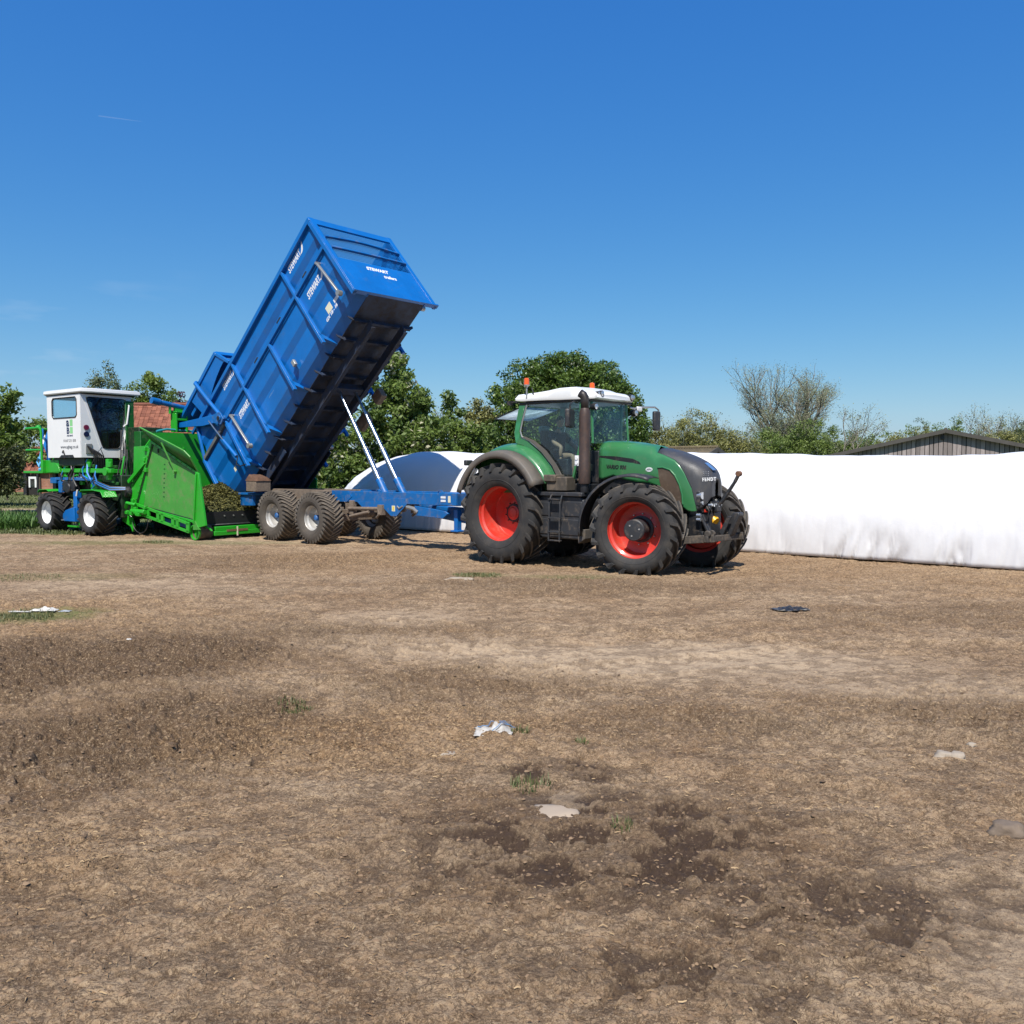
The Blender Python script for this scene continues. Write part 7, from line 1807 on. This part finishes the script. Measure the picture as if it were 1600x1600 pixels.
def gable_barn(name, label, cx, cy, rz, half, eave, ridge, depth, pitch, mroof, gap=.02, peak=0.0):
    T = empty(name, (cx, cy, 0), rz); tag(T, label, 'barn')
    n = int(2 * half / pitch); bwid = 2 * half / n
    MB().prism([(-half, 0), (half, 0), (half, eave), (peak, ridge), (-half, eave)], .10, .16).build('inner_wall', mat('dark_gap', (0.02, 0.018, 0.016), .95), T)
    def roofz(x): return eave + (ridge - eave) * ((x + half) / (half + peak) if x < peak else (half - x) / (half - peak))
    for i in range(n):
        a = -half + i * bwid + gap * (.6 + .8 * random.random()); b = -half + (i + 1) * bwid
        dz = random.uniform(0, .03); y = random.uniform(0, .02)
        if i % 7 == 3: b -= gap * .8
        poly = [(a, .05), (b, .05 + dz), (b, roofz(b) - .04), (a, roofz(a) - .04)]
        MB().prism(poly, y - .0, y + .03).build('board', M_BOARD, T, smooth=0)
    # roof slopes in corrugated sheet
    for s, x0, x1 in ((-1, peak, -half - .3), (1, peak, half + .3)):
        sl = (ridge - eave) / (half + (peak if s < 0 else -peak)); zz = ridge - sl * abs(x1 - peak)
        rows = []; ny_ = int(depth / .15) * 4
        ny_ = min(ny_, 480)
        for k in range(ny_ + 1):
            yv = -.35 + (depth + .7) * k / ny_; w = .03 * math.sin(2 * PI * k / 4 + .5) + .06
            rows.append([(x0, yv, ridge + w), (x1, yv, zz + w)])
        MB().grid(rows).build('roof_sheeting', mroof, T, solid=.012, smooth=60)
        MB().bar((x0, -.36, ridge - .04), (x1, -.36, zz - .04), .06, .26).build('barge_board', mat('dark_verge', (0.075, 0.068, 0.06), .85, vary=.2), T)
    MB().cyl((peak, -.38, ridge + .09), (peak, depth, ridge + .09), .10, n=10).build('ridge_capping', mroof, T)
    MB().bb(-half, -half + .1, .1, depth, 0, eave).bb(half - .1, half, .1, depth, 0, eave).bb(-half, half, depth - .1, depth, 0, eave).build('barn_wall', mat('dark_barn_wall', (0.08, 0.07, 0.06), .9), T)
    return T
b1 = gable_barn('barn', 'grey boarded barn gable rising above the white bag on the right', at(1475, 60), 60, rad(-24), 9.9, 2.25, zt(673, 60), 22, .285, M_SHEET, .035)
MB().bb(-.30, -.08, -.08, .0, zt(673, 60) - .62, zt(673, 60) - .32).build('gable_lamp', M_BLACK, b1)
# low shed left of it: boarded gable and moss-brown corrugated roof
b2 = gable_barn('low_barn', 'low barn with brown corrugated roof just above the tractor bonnet', at(1112, 50), 50, rad(52), 2.5, 2.28, zt(698, 50) - .12, 9.5, .26, mat('mossy_roof_sheet', (0.12, 0.092, 0.055), .95, vary=.3, scale=3, dust=.4, dustcol=(0.22, 0.18, 0.08)), .03)

M_TILE = rmat('clay_tile', (0.17, 0.052, 0.028), (0.36, 0.13, 0.075), stretch=(3, 3, 3), bump=.01, stain=.45)
def brickmat(name, c1, c2, scale):
    m = bpy.data.materials.new(name); m.use_nodes = True; nt = m.node_tree; p = nt.nodes['Principled BSDF']
    tc = nt.nodes.new('ShaderNodeTexCoord'); mp = nt.nodes.new('ShaderNodeMapping'); mp.inputs['Rotation'].default_value = (rad(90), 0, 0)
    br = nt.nodes.new('ShaderNodeTexBrick'); br.inputs['Scale'].default_value = scale; br.inputs['Color1'].default_value = (*c1, 1); br.inputs['Color2'].default_value = (*c2, 1); br.inputs['Mortar'].default_value = (.28, .25, .21, 1); br.inputs['Mortar Size'].default_value = .012
    nt.links.new(tc.outputs['Object'], mp.inputs[0]); nt.links.new(mp.outputs[0], br.inputs[0])
    c = _mix(nt, _ramp(nt, _noise(nt, 2.5, 5), .4, .7, 0, .5), br.outputs[0], (.10, .055, .035))
    nt.links.new(c, p.inputs['Base Color']); p.inputs['Roughness'].default_value = .9; return m
M_BRICK = brickmat('red_brick', (0.26, 0.10, 0.06), (0.34, 0.155, 0.095), 2.2)
def tiled(parent, x0, x1, yb, zb, yr, zr, nc, nr):
    """clay tiles laid in courses from eaves to ridge on the slope that faces the yard, each tile its own piece"""
    slope = math.atan2(zr - zb, yr - yb); L_ = math.hypot(zr - zb, yr - yb); tw = (x1 - x0) / nc; tl = L_ / nr
    me = None
    for r in range(nr):
        for c_ in range(nc):
            xo = x0 + (c_ + .5 + (.5 if r % 2 else 0) * .0) * tw
            if me is None:
                q = MB(); q.bb(-tw * .5, tw * .46, 0, tl * 1.12, 0, .022).bb(-tw * .5, -tw * .38, 0, tl * 1.1, .02, .045); o = q.build('tile', M_TILE, parent, smooth=0); me = o.data
            else:
                o = bpy.data.objects.new('tile', me); COL.objects.link(o); o.parent = parent
            t = r / nr
            o.location = (xo + random.uniform(-.012, .012), lerp(yb, yr, t), lerp(zb, zr, t) + random.uniform(0, .03))
            o.rotation_euler = (slope + random.uniform(-.04, -.0) - .03, random.uniform(-.02, .02), random.uniform(-.03, .03))
def brick_building(name, label, x0, x1, y0, zb, yr, zr, depth, nc, nr, extra=None):
    T = empty(name, (0, 0, 0)); tag(T, label, 'building')
    MB().bb(x0, x1, y0 + .25, y0 + depth, 0, zb).build('wall', M_BRICK, T)
    MB().prism([(y0 + .3, zb), (yr, zr - .06), (y0 + depth, zb)], x0 + .02, x1 - .02, axis='x').build('gable_wall', M_BRICK, T)
    MB().add([(x0 - .1, yr, zr - .02), (x1 + .1, yr, zr - .02), (x1 + .1, y0 + depth + .2, zb - .1), (x0 - .1, y0 + depth + .2, zb - .1)], [(0, 1, 2, 3)]).build('rear_roof', mat('rear_tiles', (.25, .09, .05), .9), T, solid=.05)
    tiled(T, x0 - .1, x1 + .1, y0, zb - .05, yr, zr, nc, nr)
    MB().cyl((x0 - .1, yr, zr + .03), (x1 + .1, yr, zr + .03), .10, n=10).build('ridge_tiles', mat('ridge_clay', (.22, .08, .05), .9, vary=.3), T)
    return T
Y = 48
brick_building('house', 'brick house whose red tiled roof shows behind the bagging machine', at(196, Y), at(318, Y), Y, zt(690, Y), Y + 1.6, zt(630, Y), 4.5, 17, 12)
Y = 60
bb_ = brick_building('outbuilding', 'low brick outbuilding with tiled roof behind the hand rail', at(36, Y), at(125, Y), Y, zt(742, Y) + .15, Y + 1.6, zt(700, Y), 4.0, 16, 9)
MB().bb(at(37, Y), at(42, Y), Y - .05, Y + .1, 0, 1.5).bb(at(58, Y), at(61, Y), Y - .05, Y + .1, 0, 1.5).build('timber_post', M_BLACK, bb_)
MB().bb(at(42, Y), at(58, Y), Y + .18, Y + .24, 0, 1.45).build('dark_opening', mat('dark_gap', (0.02, 0.018, 0.016), .95), bb_)
fr_ = MB().bb(at(44, Y), at(56, Y), Y + .08, Y + .16, 1.15, 1.30).bb(at(44, Y), at(46.5, Y), Y + .08, Y + .16, .55, 1.15).bb(at(53.5, Y), at(56, Y), Y + .08, Y + .16, .55, 1.15).build('window_frame', M_WHITE, bb_)
MB().bb(at(46.5, Y), at(53.5, Y), Y + .10, Y + .12, .6, 1.15).build('window_pane', M_GLASSC, fr_)
Y = 61
T_ = empty('upper_house', (0, 0, 0)); tag(T_, 'taller brick house end just left of the white cab', 'building')
MB().bb(at(66, 66), at(125, 66), 66, 70, 0, zt(692, 66)).prism([(66.2, zt(692, 66)), (68, zt(674, 66)), (70, zt(692, 66))], at(66, 66), at(125, 66), axis='x').build('wall', M_BRICK, T_)
MB().add([(at(65, 66), 65.8, zt(694, 66)), (at(126, 66), 65.8, zt(694, 66)), (at(126, 66), 68, zt(673, 66)), (at(65, 66), 68, zt(673, 66))], [(0, 1, 2, 3)]).build('roof', mat('brown_tiles', (.14, .075, .05), .9, vary=.3, scale=5), T_, solid=.08)
w_ = MB().bb(at(-60, 68), at(37, 68), 68, 68.3, 0, zt(748, 68)).build('garden_wall', M_BRICK); tag(w_, 'low red brick garden wall at the left edge beyond the field', 'wall')
MB().bb(at(-60, 68), at(37, 68), 67.95, 68.35, zt(748, 68), zt(748, 68) + .06).build('coping', mat('coping_stone', (.25, .16, .12), .9), w_)
for px, lb in ((11, 'leftmost of two timber stakes in the grass at the left edge'), (18, 'right one of two timber stakes in the grass at the left edge')):
    o = MB().cyl((0, 0, -.1), (0.02, 0, 1.35), .045, .04, n=8).build('tree_stake', M_BARK); o.location = (at(px, 50), 50 if px < 15 else 53, 0); tag(o, lb, 'stake')

# ------------------------------------------------------------------ faint aircraft trail
Dt = 5200.0
def skydir(px, py):
    p_ = math.atan(71 / 1350); a = (px - 800) / 1350; b = -(py - 800) / 1350
    v = Vector((a, math.cos(p_) + b * math.sin(p_), -math.sin(p_) + b * math.cos(p_))); return Vector((0, 0, 2)) + v * Dt
cm = bpy.data.materials.new('ice_trail'); cm.use_nodes = True; nt = cm.node_tree; nt.nodes.clear()
o_ = nt.nodes.new('ShaderNodeOutputMaterial'); tr_ = nt.nodes.new('ShaderNodeBsdfTransparent'); df_ = nt.nodes.new('ShaderNodeBsdfDiffuse'); df_.inputs[0].default_value = (.9, .9, .9, 1); mx_ = nt.nodes.new('ShaderNodeMixShader'); mx_.inputs[0].default_value = .045
nt.links.new(tr_.outputs[0], mx_.inputs[1]); nt.links.new(df_.outputs[0], mx_.inputs[2]); nt.links.new(mx_.outputs[0], o_.inputs[0])
a_, b_ = skydir(154, 181), skydir(222, 190)
ct = MB().tube([a_, a_.lerp(b_, .25), a_.lerp(b_, .6), b_], [3.2, 3.6, 2.8, .6], 8).build('contrail', cm); tag(ct, 'short thin white aircraft trail high in the blue sky', 'contrail', kind='stuff')
